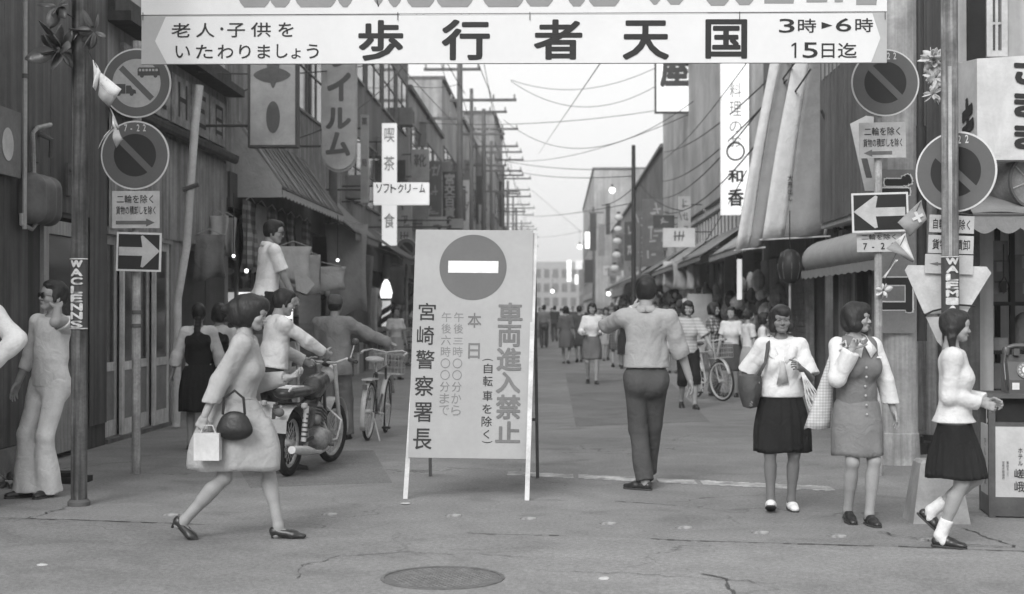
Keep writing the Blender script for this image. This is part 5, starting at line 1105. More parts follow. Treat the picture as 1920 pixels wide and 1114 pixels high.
for tt, (px, py, Y) in ((t, (1392, 412, 24.4)), (t, (1418, 396, 24.4)), (t2, (1446, 380, 23.4)), (t2, (1481, 356, 23.4))):
    a = at(px, py, Y); part('lettering', MB(FR(a, (1, 0, 0), (.18, 0, 1))).col('大売出し', -.04, .25, .09, .11, .0, .01), INK, tt, kind='stuff')
# big shop sign at the upper right
Yg = 13.4; t = thing('shop_sign', 'large pale box sign with brush characters at the upper right corner', 'sign', at(1860, 300, Yg))
q = [at(1800, 125, Yg+.5), at(1838, 108, Yg), at(1960, 97, Yg), at(1960, 303, Yg), at(1858, 299, Yg), at(1822, 285, Yg+.5)]
q = [at(1798, 122, Yg+.6), at(1830, 110, Yg+.02)]; A, B_, C_ = at(1797, 118, Yg+.55), at(1832, 110, Yg), at(1990, 100, Yg); zb = at(1850, 300, Yg).z
SG = mat('sign_enamel', .62, .5, var=.10, sc=4, dirt=.15)
part('front_face', MB().add([(B_.x, B_.y, zb), (C_.x, B_.y, zb), (C_.x, B_.y, C_.z), (B_.x, B_.y, B_.z), (B_.x, B_.y+.3, zb), (C_.x, B_.y+.3, zb), (C_.x, B_.y+.3, C_.z), (B_.x, B_.y+.3, B_.z)], [(0, 1, 2, 3), (5, 4, 7, 6), (1, 5, 6, 2), (3, 2, 6, 7), (4, 0, 3, 7), (4, 5, 1, 0)]), SG, t)
part('side_face', MB().add([(A.x, A.y, zb+.05), (B_.x, B_.y+.004, zb), (B_.x, B_.y+.004, B_.z), (A.x, A.y, A.z), (A.x+.1, A.y+.3, zb+.05), (B_.x-.002, B_.y+.3, zb), (B_.x-.002, B_.y+.3, B_.z), (A.x+.1, A.y+.3, A.z)], [(0, 1, 2, 3), (5, 4, 7, 6), (3, 2, 6, 7), (4, 0, 3, 7), (4, 5, 1, 0)]), SG, t)
fs2 = FR((A.x, A.y-.003, zb), (B_.x-A.x, B_.y-A.y, 0)); wS = math.hypot(B_.x-A.x, B_.y-A.y); part('character', MB(fs2).ch('キ', .22*wS, .12, .85*wS, .62, .006, .08), INK, t)
ff = FR((B_.x, B_.y-.003, zb)); 
for i, ch in enumerate('さまま'): part('character', MB(ff).ch(ch, .34, .70-.30*i, .62, .95-.30*i, .004, .06), INK, t)
t = thing('duct', 'round grey ventilation drum below the large corner sign', 'duct', at(1890, 390, 13.9)); c = at(1890, 345, 13.9); M_ = Matrix.Translation(c) @ Matrix.Rotation(R(90), 4, 'X') @ Matrix.Rotation(R(25), 4, 'Y')
part('drum', MB(M_).lathe([(.24, -.6), (.24, .28)], (0, 0, 0), 28), mat('duct_grey', .22, .5, var=.25, sc=6, dirt=.3), t, smooth=True); part('rim', MB(M_).ring(0, 0, .225, .25, .27, .30, 28), MATS['rust'], t)
for a in (20, 80, 140): part('spoke', MB(M_).tube([(math.cos(R(a))*.22, math.sin(R(a))*.22, .285), (-math.cos(R(a))*.22, -math.sin(R(a))*.22, .285)], .008, 5), STEEL, t)
# ------------------------------------------------------------ left wall fittings
def wl_(px, py, X=XL): return onx(px, py, X)
t = thing('meter_box', 'grey rounded meter box on the dark left wall with bent conduit', 'meter box', wl_(50, 420)); a = wl_(22, 420); c = wl_(80, 325); f = Field(.02); z0, z1 = wl_(60, 418).z, wl_(60, 335).z
f.cone((XL+.12, a.y+.18, z0+.10), (XL+.12, a.y+.18, z1-.10), .13, k=.05).cone((XL+.12, c.y-.18, z0+.10), (XL+.12, c.y-.18, z1-.10), .13, k=.05).cone((XL+.12, (a.y+c.y)/2, z0+.12), (XL+.12, (a.y+c.y)/2, z1-.12), .15, k=.08)
p_, q_ = f.mesh(); raw_part('box', p_-np.array(t.location), q_, mat('meter_grey', .13, .5, var=.2, dirt=.2), t); part('conduit', MB().tube([wl_(48, 326)+Vector((.08, 0, 0)), wl_(46, 250)+Vector((.08, 0, 0)), wl_(50, 240)+Vector((.1, 0, 0)), wl_(68, 234)+Vector((.14, 0, 0))], .022, 8), STEEL, t, smooth=True); part('conduit', MB().tube([wl_(24, 400)+Vector((.08, 0, 0)), wl_(24, 420)+Vector((.08, 0, 0)), wl_(40, 430)+Vector((.1, 0, 0)), wl_(52, 415)+Vector((.1, 0, 0))], .02, 8), STEEL, t, smooth=True)
t = thing('wall_pipe', 'thin pale pipe running up the dark left wall at the frame edge', 'pipe', wl_(26, 420)); part('pipe', MB().tube([(XL+.10, wl_(26, 420).y, wl_(26, 430).z), (XL+.10, wl_(26, 420).y, 7.5)], .022, 8), mat('pipe_pale', .34, .5, var=.2), t, smooth=True); part('clip', MB().tube([(XL+.10, wl_(26, 420).y, 3.66), (XL+.10, wl_(26, 420).y, 3.70)], .030, 8), MATS['rust'], t)
t = thing('wall_sign', 'grey plaque with a white round patch at the left frame edge', 'sign', wl_(8, 320)); a, c = wl_(-40, 320), wl_(21, 212); part('board', MB().box((XL+.05, a.y, a.z), (XL+.09, c.y, c.z)), mat('plaque_grey', .15, .5), t); fr = FR((XL+.092, a.y, a.z), (0, 1, 0)); part('patch', MB(fr).disc(.42, .28, .13, 0, .004, 20, .15), SW, t)
for i, (px, py, lab) in enumerate(((62, 270, 'rusty hooked bracket above the meter box'), (122, 335, 'broken dark bracket right of the meter box'))):
    c = wl_(px, py); t = thing('bracket', lab, 'bracket', c); b = MB().box((XL, c.y-.05, c.z-.18), (XL+.05, c.y+.05, c.z+.16)); part('plate', b, MATS['rust'], t); part('arm', MB().tube([(XL+.05, c.y, c.z+.1), (XL+.16, c.y+.05, c.z+.05), (XL+.14, c.y+.1, c.z-.12)], .025, 6), MATS['rust'], t)
# paper leaf and flower decorations strapped to the poles
def rosette(name, lab, c, n, L, m, seed, m2=None, parts=True):
    r_ = random.Random(seed); t = thing(name, lab, 'decoration', c)
    for i in range(n):
        d = Vector((r_.uniform(-1, 1), r_.uniform(-.9, .5), r_.uniform(-1, 1))).normalized(); w = d.cross(Vector((r_.uniform(-1, 1), r_.uniform(-1, 1), r_.uniform(-1, 1)))).normalized(); l = L*r_.uniform(.6, 1.1); nn = d.cross(w); g = []
        for k in range(6):
            u = k/5; ww = .62*l*math.sin(math.pi*(.08+.9*u))**.8; p = c+d*l*(.15+u)+nn*(.25*l*u*u); g.append([p-w*ww*.5+nn*.03*l, p, p+w*ww*.5+nn*.03*l])
        part('leaf', MB().sheet(g, .003), m if (not m2 or i % 3) else m2, t, smooth='full')
    return t
DG = mat('plastic_leaf_dark', .07, .35, var=.3, sc=12, spec=.5); DGL = mat('plastic_leaf_grey', .11, .4, var=.3, sc=12)
PY = gnd(146, 948).y
rosette('leaf_decoration', 'dark plastic leaf spray fixed left of the left pole top', at(112, 92, PY-.1), 16, .21, DG, 3, DGL); rosette('leaf_decoration', 'grey plastic leaf spray fixed right of the left pole top', at(178, 58, PY-.1), 9, .17, DGL, 8, DG); rosette('leaf_decoration', 'small leaf spray high on the left pole', at(108, 12, PY-.1), 7, .16, DG, 9, DGL)
PL = mat('paper_flower', .55, .7, var=.15, sc=20)
for i, (px, py, n, s_) in enumerate(((1752, 112, 44, .062), (1756, 145, 34, .055), (1750, 176, 20, .045))): rosette('paper_flowers', ['topmost', 'middle', 'lowest'][i]+' cluster of pale paper flowers beside the right pole', at(px, py, PY+.1), n, s_*1.6, PL, 20+i)
rosette('paper_flowers', 'small pale flower cluster tied to the dark thin pole', at(1571, 412, 21.3), 12, .16, PL, 31)
# small flags on strings
def pennant(pts, Y, m, lab, m2=None, cross=None):
    P = [at(x, y, Y) for x, y in pts]; c = sum(P, Vector())/len(P); t = thing('paper_flag', lab, 'flag', c); A = P[0]; fr = FR(A, (1, 0, 0))
    n = 8; g = []
    for i in range(n+1):
        u = i/n; a = P[0].lerp(P[1], u); d = P[3].lerp(P[2], u); row = []
        for k in range(5): v = k/4; p = a.lerp(d, v); p.y += .02*math.sin(u*5+v*3); row.append(p)
        g.append(row)
    h_ = [r[:3] for r in g]; k_ = [r[2:] for r in g]
    if m2: part('half', MB().sheet(h_, .003), m, t, smooth='full'); part('half', MB().sheet(k_, .003), m2, t, smooth='full')
    else: part('cloth', MB().sheet(g, .003), m, t, smooth='full')
    if cross: q = at(cross[0], cross[1], Y-.03); part('emblem', MB(FR(q, (1, 0, .5))).box((-.05, -.013, 0), (.05, .013, .002)).box((-.013, -.05, 0), (.013, .05, .0021)), SWB, t)
    return t
FW = mat('flag_white', .62, .6, var=.1, sc=10); FG = mat('flag_grey', .30, .6, var=.12, sc=10)
pennant([(174, 112), (190, 135), (178, 170), (174, 160)], PY-.15, FW, 'crumpled white paper flag topmost on the left string')
pennant([(186, 134), (229, 168), (203, 201), (183, 178)], PY-.17, FW, 'white and grey paper flag on the left string over the bus sign', FG)
pennant([(205, 200), (225, 240), (215, 248), (211, 225)], PY-.15, FG, 'narrow folded paper flag between the two left discs', FW); pennant([(213, 225), (231, 262), (216, 277), (211, 250)], PY-.16, FG, 'small grey paper flag hanging onto the left parking disc'); pennant([(210, 236), (188, 272), (182, 278), (204, 246)], PY-.14, FW, 'thin white paper strip crossing the left parking disc')
Yf = g1.y-.5
pennant([(1728, 375), (1737, 412), (1707, 444), (1683, 417)], Yf, FG, 'grey paper flag with a pale cross right of the leftward arrow', None, (1721, 407)); pennant([(1698, 437), (1713, 488), (1712, 492), (1662, 466)], Yf, FW, 'two tone paper flag under the cross flag', FG)
pennant([(1684, 487), (1658, 522), (1656, 520), (1680, 487)], Yf, FW, 'white paper strip hanging below the two tone flag')
rosette('vinyl_streamer', 'clear vinyl streamer wound on the right sign post', at(1656, 545, g1.y-.05), 9, .085, FW, 44)
t = thing('flag_string', 'thin string carrying the paper flags by the left pole', 'string', at(190, 200, PY)); part('string', MB().tube([at(165, 95, PY-.14), at(186, 134, PY-.14), at(212, 225, PY-.13), at(216, 277, PY-.13)], .003, 5), MATS['wire_black'], t)
t = thing('flag_string', 'thin string carrying the paper flags by the right arrow', 'string', at(1700, 430, Yf)); part('string', MB().tube([at(1766, 330, Yf), at(1728, 375, Yf+.01), at(1698, 440, Yf+.01), at(1668, 500, Yf+.01), at(1652, 560, Yf)], .003, 5), MATS['wire_black'], t)
# leaning pale downpipe in front of the sliding door shop
t = thing('downpipe', 'long pale downpipe leaning across the fascia left of the awning shop', 'pipe', at(330, 800, 17.9)); part('tube', MB().tube([at(374, 160, 17.9), at(366, 230, 17.9), at(357, 345, 17.9), at(350, 460, 17.9), at(333, 560, 17.9), at(330, 800, 17.9)], .052, 12), mat('pipe_cream', .66, .5, var=.15, sc=4, dirt=.2), t, smooth=True); part('clamp', MB().tube([at(343, 356, 17.85), at(372, 346, 17.85)], .03, 6), MATS['rust'], t)
# loose iron plate by the wall
g = gnd(120, 905); t = thing('iron_plate', 'dark iron plates lying against the kerb by the left pole', 'plate', g); b = MB().box((g.x-.35, g.y-.1, .0), (g.x+.2, g.y+.16, .05)); part('plate', b, BLACK, t); part('plate', MB().box((g.x-.3, g.y-.05, .052), (g.x+.15, g.y+.14, .09)), BLACK, t)
for i, px in enumerate((12, 34, 56)): c = gnd(px, 915); t = rosette('weeds', ['leftmost', 'middle', 'rightmost'][i]+' tuft of weeds at the foot of the dark left wall', Vector((c.x, c.y, .06)), 12, .10, DG, 60+i)
# ------------------------------------------------------------ projecting signs along the street
def psign(px0, py0, px1, py1, Y, lab, m, txt=None, tm=None, d=.16, rnd=False, sd=1, bold=.02, edge=None, cells=None, name='shop_sign', arm=True, wx=None):
    a = at(px0, py1, Y); c = at(px1, py0, Y); w, h = c.x-a.x, c.z-a.z; t = thing(name, lab, 'sign', Vector(((a.x+c.x)/2, Y+d/2, a.z))); fr = FR(a); b = MB(fr)
    if rnd:
        r = w/2; pts = [(0, h), (0, r)]+[(r-r*math.cos(R(k)), r-r*math.sin(R(k))) for k in range(10, 180, 10)]+[(w, r), (w, h)]; b.prism(pts, -d, 0)
        part('board', b, m, t); rim = MB(fr); ip = [(r+(x-r)*1.05, (y-h)*1.015+h) for x, y in pts]; rim.prism(ip, -d*.8, -d*.2); part('rim', rim, edge or STEEL, t)
    else:
        b.box((0, 0, -d), (w, h, 0)); bo = part('board', b, m, t)
        if edge:
            e = min(w, h)*.05
            for q in ((-e, -e, w+e, 0), (-e, h, w+e, h+e), (-e, 0, 0, h), (w, 0, w+e, h)): part('frame_bar', MB(fr).box((q[0], q[1], -d-.01), (q[2], q[3], .012)), edge, t)
    if txt:
        if cells:
            for ch, (x0, y0, x1, y1) in zip(txt, cells): part('character', MB(fr).ch(ch, x0*w, y0*h, x1*w, y1*h, .004, bold), tm or INK, t)
        elif w > h: part('lettering', MB(fr).row(txt, w*.04, h*.12, w*.92/len(txt), h*.72, .004, bold), tm or INK, t, kind='stuff')
        else:
            hh = min(h*.94/len(txt), w*1.1); part('lettering', MB(fr).col(txt, w*.10, h*.97, w*.8, hh, .004, bold, gap=(h*.94-hh*len(txt))/len(txt)), tm or INK, t, kind='stuff')
    if arm:
        X = wx if wx is not None else (XL if sd > 0 else XR); xa = a.x if sd > 0 else c.x
        for z in (a.z+h*.15, a.z+h*.85): part('arm', MB().tube([(X, Y+d/2, z), (xa, Y+d/2, z)], .02, 6), mat('sign_iron', .06, .6), t)
    return t, fr, w, h
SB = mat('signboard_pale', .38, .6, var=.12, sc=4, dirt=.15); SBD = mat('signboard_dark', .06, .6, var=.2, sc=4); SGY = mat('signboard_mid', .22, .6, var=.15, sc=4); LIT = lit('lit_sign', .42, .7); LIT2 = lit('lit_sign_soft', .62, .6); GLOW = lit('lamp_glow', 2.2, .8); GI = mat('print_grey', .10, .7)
t, fr, w, h = psign(469, 20, 554, 272, 20.0, 'pale hanging sign with dark leaf shaped marks above the striped awning', SB, edge=SBD)
def leafm(cx, cy, rx, ry, n=24): return [(cx+rx*math.copysign(abs(math.cos(2*math.pi*i/n))**1.25, math.cos(2*math.pi*i/n)), cy+ry*math.copysign(abs(math.sin(2*math.pi*i/n))**1.25, math.sin(2*math.pi*i/n))) for i in range(n)]
pp = w/85
b = MB(fr).prism(leafm(41*pp, 131*pp, 35*pp, 15*pp), 0, .004); part('mark', b, GI, t); part('mark', MB(fr).prism(leafm(43*pp, 165*pp, 13*pp, 58*pp), .0041, .008), GI, t); part('mark', MB(fr).prism([(43*pp+13*pp*math.cos(2*math.pi*i/24), 52*pp+30*pp*math.sin(2*math.pi*i/24)) for i in range(24)], 0, .004), GI, t)
t, fr, w, h = psign(603, 20, 667, 318, 26.0, 'long rounded sign reading film in large characters on the left row', SB, rnd=True, edge=STEEL)
part('lettering', MB(fr).ch('フ', .2*w, .70*h, .86*w, .82*h, .004, .03).ch('ィ', .25*w, .52*h, .82*w, .62*h, .004, .03).ch('ル', .18*w, .30*h, .84*w, .43*h, .004, .03).ch('ム', .15*w, .12*h, .80*w, .24*h, .004, .03) if 0 else MB(fr).ch('フ', .24*w, .645*h, .86*w, .745*h, .004, .05).ch('イ', .16*w, .43*h, .86*w, .61*h, .004, .05).ch('ル', .12*w, .255*h, .86*w, .39*h, .004, .05).ch('ム', .12*w, .085*h, .84*w, .235*h, .004, .05), mat('film_letter', .09, .6), t)
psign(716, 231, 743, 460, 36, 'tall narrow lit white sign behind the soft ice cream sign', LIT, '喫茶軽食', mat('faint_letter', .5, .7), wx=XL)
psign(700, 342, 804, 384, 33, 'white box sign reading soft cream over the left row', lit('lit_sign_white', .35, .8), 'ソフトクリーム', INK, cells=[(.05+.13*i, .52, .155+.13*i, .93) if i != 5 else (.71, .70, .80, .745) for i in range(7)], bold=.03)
psign(771, 280, 804, 340, 46, 'grey hanging sign with a dark shoe character', SB, '靴', GI, cells=[(.15, .45, .85, .85)]); psign(771, 384, 803, 410, 46.2, 'small grey sign below the shoe sign', SGY)
psign(768, 228, 800, 274, 52, 'plain grey sign board high on the left row above the shoe sign', SGY); psign(830, 322, 856, 432, 56, 'dark vertical sign with pale round characters on the left row', SBD, '宮交百貨店', mat('pale_letter', .32, .7), bold=.04)
psign(676, 215, 690, 380, 30, 'narrow pale vertical sign between the film sign and the lit sign', SB, '薬局', GI); psign(805, 320, 826, 420, 60, 'pale vertical sign left of the dark vertical sign', SB, 'くすり', GI); psign(870, 300, 886, 420, 74, 'tall pale sign in front of the second crossarm pole', SGY, 'カメラ', SBD); psign(893, 330, 906, 420, 80, 'dark narrow sign farther up the left row', SBD); psign(912, 290, 926, 400, 86, 'pale narrow sign farther up the left row', SB, '時計', GI); psign(930, 340, 941, 425, 95, 'small dark sign near the end of the left row', SBD)
psign(846, 410, 868, 428, 40, 'small round shouldered grey sign just above the board', SGY); psign(745, 300, 760, 350, 42, 'small dark sign beside the lit vertical sign', SBD)
# right side
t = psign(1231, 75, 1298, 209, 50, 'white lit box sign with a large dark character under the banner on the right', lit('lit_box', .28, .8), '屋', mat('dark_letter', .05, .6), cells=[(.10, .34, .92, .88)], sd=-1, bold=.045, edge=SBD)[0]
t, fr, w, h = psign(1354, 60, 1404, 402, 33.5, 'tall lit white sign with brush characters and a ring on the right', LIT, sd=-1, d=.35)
b = MB(fr)
for c, y0, y1 in (('料', .70, .78), ('理', .60, .68), ('の', .51, .57), ('お', .43, .49)): b.ch(c, .28*w, y0*h-.06*h, .72*w, y1*h-.06*h, .004, 0)
part('lettering', b, mat('faint_brush', .25, .7), t, kind='stuff'); part('lettering', MB(fr).ch('和', .22*w, .175*h, .78*w, .245*h, .004, .03).ch('香', .22*w, .045*h, .80*w, .14*h, .004, .03), INK, t); part('ring_mark', MB(fr).ring(.5*w, .345*h, .29*w, .35*w, 0, .005, 28), INK, t)
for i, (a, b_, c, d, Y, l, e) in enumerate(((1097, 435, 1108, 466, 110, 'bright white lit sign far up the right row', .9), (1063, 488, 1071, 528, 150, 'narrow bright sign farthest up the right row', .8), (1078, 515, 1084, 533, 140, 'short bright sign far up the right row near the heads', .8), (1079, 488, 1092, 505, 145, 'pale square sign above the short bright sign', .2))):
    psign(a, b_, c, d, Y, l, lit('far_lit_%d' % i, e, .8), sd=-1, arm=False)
for i, (a, b_, c, d, Y, m, l) in enumerate(((1106, 400, 1118, 470, 100, SBD, 'dark vertical sign above the bright sign far up the right row'), (1122, 420, 1134, 480, 92, SGY, 'grey vertical sign left of the round lamps'), (1096, 487, 1112, 530, 105, SBD, 'dark square sign far right of the warning board'), (1170, 420, 1182, 500, 72, SGY, 'grey vertical sign left of the black pole'), (1136, 382, 1144, 440, 96, SBD, 'narrow dark sign left of the white ball lamp'))): psign(a, b_, c, d, Y, l, m, sd=-1, arm=False)
for i, (px, py, Y) in enumerate(((1160, 408, 80), (1159, 430, 80), (1157, 452, 80), (1156, 478, 80), (1152, 503, 80))):
    c = at(px, py, Y); t = thing('lantern', ['topmost', 'second', 'middle', 'fourth', 'lowest'][i]+' of the pale oval lanterns stacked far up the right row', 'lantern', c, 'oval lanterns on the right row'); part('shade', MB().ell(c, (.25, .18, .18), 14, 8), lit('lantern_glow', .08, .45), t, smooth=True); part('cap', MB().ell(c+Vector((0, 0, .28)), (.12, .1, .06)), SBD, t)
for i, (px, py, Y, r, l) in enumerate(((1148, 357, 70, .15, 'white ball lamp high over the far right row'), (1087, 463, 90, .15, 'white ball lamp beside the bright sign far up the street'), (1036, 546, 90, .12, 'white lamp just above the distant heads'), (1141, 551, 60, .09, 'pale lamp above the head of the woman in white blouse'), (438, 480, 19, .022, 'bare bulb in the awning shop left of the man on the ladder'), (633, 488, 27, .03, 'bare bulb at the end of the striped awning'), (462, 508, 20, .03, 'bulb behind the back of the man on the ladder'))):
    c = at(px, py, Y); t = thing('lamp', l, 'lamp', c); part('globe', MB().ell(c, (r, r, r), 14, 8), GLOW, t, smooth=True); part('socket', MB().tube([c+Vector((0, 0, r*.9)), c+Vector((0, 0, r*2.0))], r*.35, 8), SBD, t); part('wire', MB().tube([c+Vector((0, 0, r*2)), c+Vector((0, 0, r*2+.8))], .008, 4), MATS['wire_black'], t)
# brightly lit shop window behind the ladder man
t = thing('shop_display', 'bright lit display case low in the awning shop behind the ladder', 'display', at(480, 600, 22.5)); a, c = at(430, 612, 22.9), at(548, 548, 22.9); part('case_light', MB().box((a.x, 22.9, a.z), (c.x, 22.95, c.z)), lit('case_light', .8, .8), t); part('frame', MB().box((a.x-.04, 22.85, a.z-.06), (c.x+.04, 23.0, a.z-.001)), TIM, t); part('frame', MB().box((a.x-.04, 22.85, c.z+.001), (c.x+.04, 23.0, c.z+.06)), TIM, t)
r = random.Random(3)
for i in range(7): x = a.x+.05+i*(c.x-a.x)/7; part('goods', MB().box((x, 22.84, a.z), (x+.10, 22.86+.03, a.z+r.uniform(.12, .4))), [SGY, SBD, SB][i % 3], t)
# barber pole
c0 = at(724, 612, 38); c1 = at(724, 492, 38); t = thing('barber_pole', 'lit barber pole with spiral stripes outside the left shops', 'barber pole', c0)
Lb = c1.z-c0.z; part('post', MB().tube([(c0.x, 38, 0), (c0.x, 38, c0.z)], .05, 10), STEEL, t); part('cylinder', MB().tube([c0, (c0.x, 38, c0.z+Lb*.40)], .125, 20), lit('barber_white', .35, .7), t, smooth=True); part('lamp_shade', MB().lathe([(.14, 0), (.17, .15), (.10, .40), (.04, .50)], (c0.x, 38, c0.z+Lb*.44), 16), lit('barber_lamp', 1.2, .8), t, smooth=True); part('top_cylinder', MB().tube([(c0.x, 38, c0.z+Lb*.74), (c0.x, 38, c1.z+.2)], .10, 16), SB, t, smooth=True); part('collar', MB().tube([(c0.x, 38, c0.z+Lb*.40), (c0.x, 38, c0.z+Lb*.44)], .15, 16), STEEL, t)
for k in range(2):
    g = []
    for i in range(31):
        u = i/30; z = c0.z+.01+u*(Lb*.40-.02)*.75; an = u*7+k*math.pi; g.append([(c0.x+.128*math.cos(an), 38+.128*math.sin(an), z), (c0.x+.128*math.cos(an), 38+.128*math.sin(an), z+.16)])
    part('stripe', MB().sheet(g, .003), GI, t)
c = at(762, 467, 40); t = thing('road_sign', 'small distant parking disc left of the warning board', 'road sign', Vector((c.x, 40, 0))); part('pole', MB().tube([(c.x, 40.05, 0), (c.x, 40.05, c.z)], .04, 10), STEEL, t); round_sign(t, 762, 467, 40, .31, 'park')
# ------------------------------------------------------------ awnings
ST = cloth('striped_awning_cloth', .30, wr=.3, wave=((1, 9, .62),)); STV = cloth('striped_valance', .42, wr=.3)
scallop_awning('striped_awning', 'long striped cloth awning above the man on the stepladder', (XL, 22.0, 4.50), (XL, 28.3, 4.50), (-4.28, 22.0, 3.42), (-4.28, 28.3, 3.42), .16, ST, n=40, sm=STV, scw=.3)
t = COL.objects[-1]
part('side_cloth', MB().add([(XL, 22.0, 4.50), (-4.28, 22.0, 3.42), (-4.28, 22.0, 3.26), (XL, 22.0, 3.26), (XL, 22.02, 4.50), (-4.28, 22.02, 3.42), (-4.28, 22.02, 3.26), (XL, 22.02, 3.26)], [(0, 3, 2, 1), (4, 5, 6, 7), (0, 1, 5, 4), (3, 7, 6, 2), (1, 2, 6, 5), (0, 4, 7, 3)]), STV, [o for o in COL.objects if o.name == 'striped_awning'][0])
for i in range(14): y = 22.2+i*.45; part('stripe_seam', MB().sheet([[(XL+.02, y, 4.50), (-4.28, y, 3.435)], [(XL+.02, y+.2, 4.50), (-4.28, y+.2, 3.435)]], .004), mat('awning_stripe', .16, .85), [o for o in COL.objects if o.name == 'striped_awning'][0])
for i, (y0, y1, z, x, m, l) in enumerate(((28.8, 32.5, 3.2, -4.1, AWG, 'grey awning next beyond the striped awning'), (34, 38.5, 2.9, -3.7, mat('awning_dark', .09, .8), 'dark short awning above the barber pole'), (39, 46, 2.9, -3.8, AWP, 'pale awning between the barber pole and the warning board'), (48, 60, 3.0, -3.8, AWG, 'grey awning far behind the board'), (62, 74, 3, -3.8, AWP, 'pale awning on the taller left building'), (76, 98, 3, -3.8, AWG, 'farthest grey awning on the left row'))):
    scallop_awning('awning', l, (XL, y0, z+.8), (XL, y1, z+.8), (x, y0, z-.1), (x, y1, z-.1), .18, m, n=12, scw=.35)
for i, (y0, y1, z, x, m, l) in enumerate(((24.6, 31.5, 2.75, 3.35, AWP, 'large pale sloping awning under the two drapes'), (32, 40, 2.8, 3.2, AWG, 'grey sloping awning right of the walking man'), (40.3, 49, 2.85, 3.25, AWP, 'pale sloping awning under the white building'), (49.5, 60, 2.9, 3.2, AWG, 'grey awning at the far end of the white building'), (62.5, 74, 3, 3.3, AWP, 'pale awning under the shingled building'), (76, 98, 3, 3.3, AWG, 'farthest grey awning on the right row'))):
    scallop_awning('awning', l, (XR, y1, z+.85), (XR, y0, z+.85), (x, y1, z-.05), (x, y0, z-.05), .15, m, n=14, scw=.35)
# ------------------------------------------------------------ utility poles and wires
PM = mat('utility_pole_grey', .13, .8, var=.2, sc=2, streak=.2); WB = MATS['wire_black']
def upole(px, Y, top, arms, lab, r=.13, x=None, m=None):
    x = at(px, 500, Y).x if x is None else x; t = thing('utility_pole', lab, 'utility pole', Vector((x, Y, 0))); part('shaft', MB().tube([(x, Y, 0), (x, Y, top)], r*1.15, 12, r2=r*.8), m or PM, t, smooth=True)
    for i, (z, w, o) in enumerate(arms):
        a = part('crossarm', MB().box((x-w/2+o, Y-.06, z), (x+w/2+o, Y+.06, z+.10)), PM, t)
        for k in range(4): xx = x-w/2+o+.08+(w-.16)*k/3; part('insulator', MB().lathe([(.03, 0), (.05, .04), (.03, .08), (.05, .12), (.02, .18)], (xx, Y, z+.10), 8), mat('insulator', .3, .3), a)
    return x
P = []
P.append((upole(862, 55, 12.5, ((11.6, 2.6, .2), (10.8, 2.2, -.3), (9.6, 2.6, .9), (8.9, 1.6, -.6)), 'nearest tall utility pole with crossarms on the left row'), 55))
P.append((upole(907, 74, 12, ((10.9, 2.4, .6), (10.0, 2.4, .6), (9.0, 1.8, .3)), 'second utility pole with crossarms on the left row'), 74))
P.append((upole(930, 92, 12, ((11.2, 2.6, .5), (10.2, 2.6, .5), (9.0, 2.2, .5)), 'third utility pole with crossarms on the left row'), 92))
P.append((upole(952, 115, 12, ((11.2, 2.8, .4), (10.0, 2.8, .4)), 'fourth utility pole with crossarms on the left row'), 115))
P.append((upole(968, 145, 12, ((11.2, 3, .3), (10.0, 3, .3), (9, 2.6, .2)), 'fifth utility pole far up the left row'), 145))
P.append((upole(985, 190, 12, ((11.2, 3.2, .2), (10.0, 3.2, .2)), 'farthest utility pole on the left row'), 190))
upole(1188, 50, 7.3, (), 'black utility pole without crossarms on the right row', .085, m=MATS['black_pole']); upole(1113, 110, 9.5, ((9.0, 1.2, .2),), 'distant bare pole on the right row', .11); upole(1200, 56, 5.2, (), 'short thin pole just right of the black pole', .05)
upole(640, 30, 10, ((8.6, 1.6, .5),), 'pole rising between the film sign and the dark balconies', .09, x=-4.75)
wr_ = random.Random(9); 
def wire(a, b, sag, lab, r=.012, n=18):
    a, b = Vector(a), Vector(b); pts = [a.lerp(b, i/n)-Vector((0, 0, sag*4*(i/n)*(1-i/n))) for i in range(n+1)]; return single('overhead_wire', MB().tube(pts, r, 5), WB, lab, 'wire', 'overhead wires')
def wpx(p0, Y0, p1, Y1, sag, lab, r=.012): return wire(at(p0[0], p0[1], Y0), at(p1[0], p1[1], Y1), sag, lab, r)
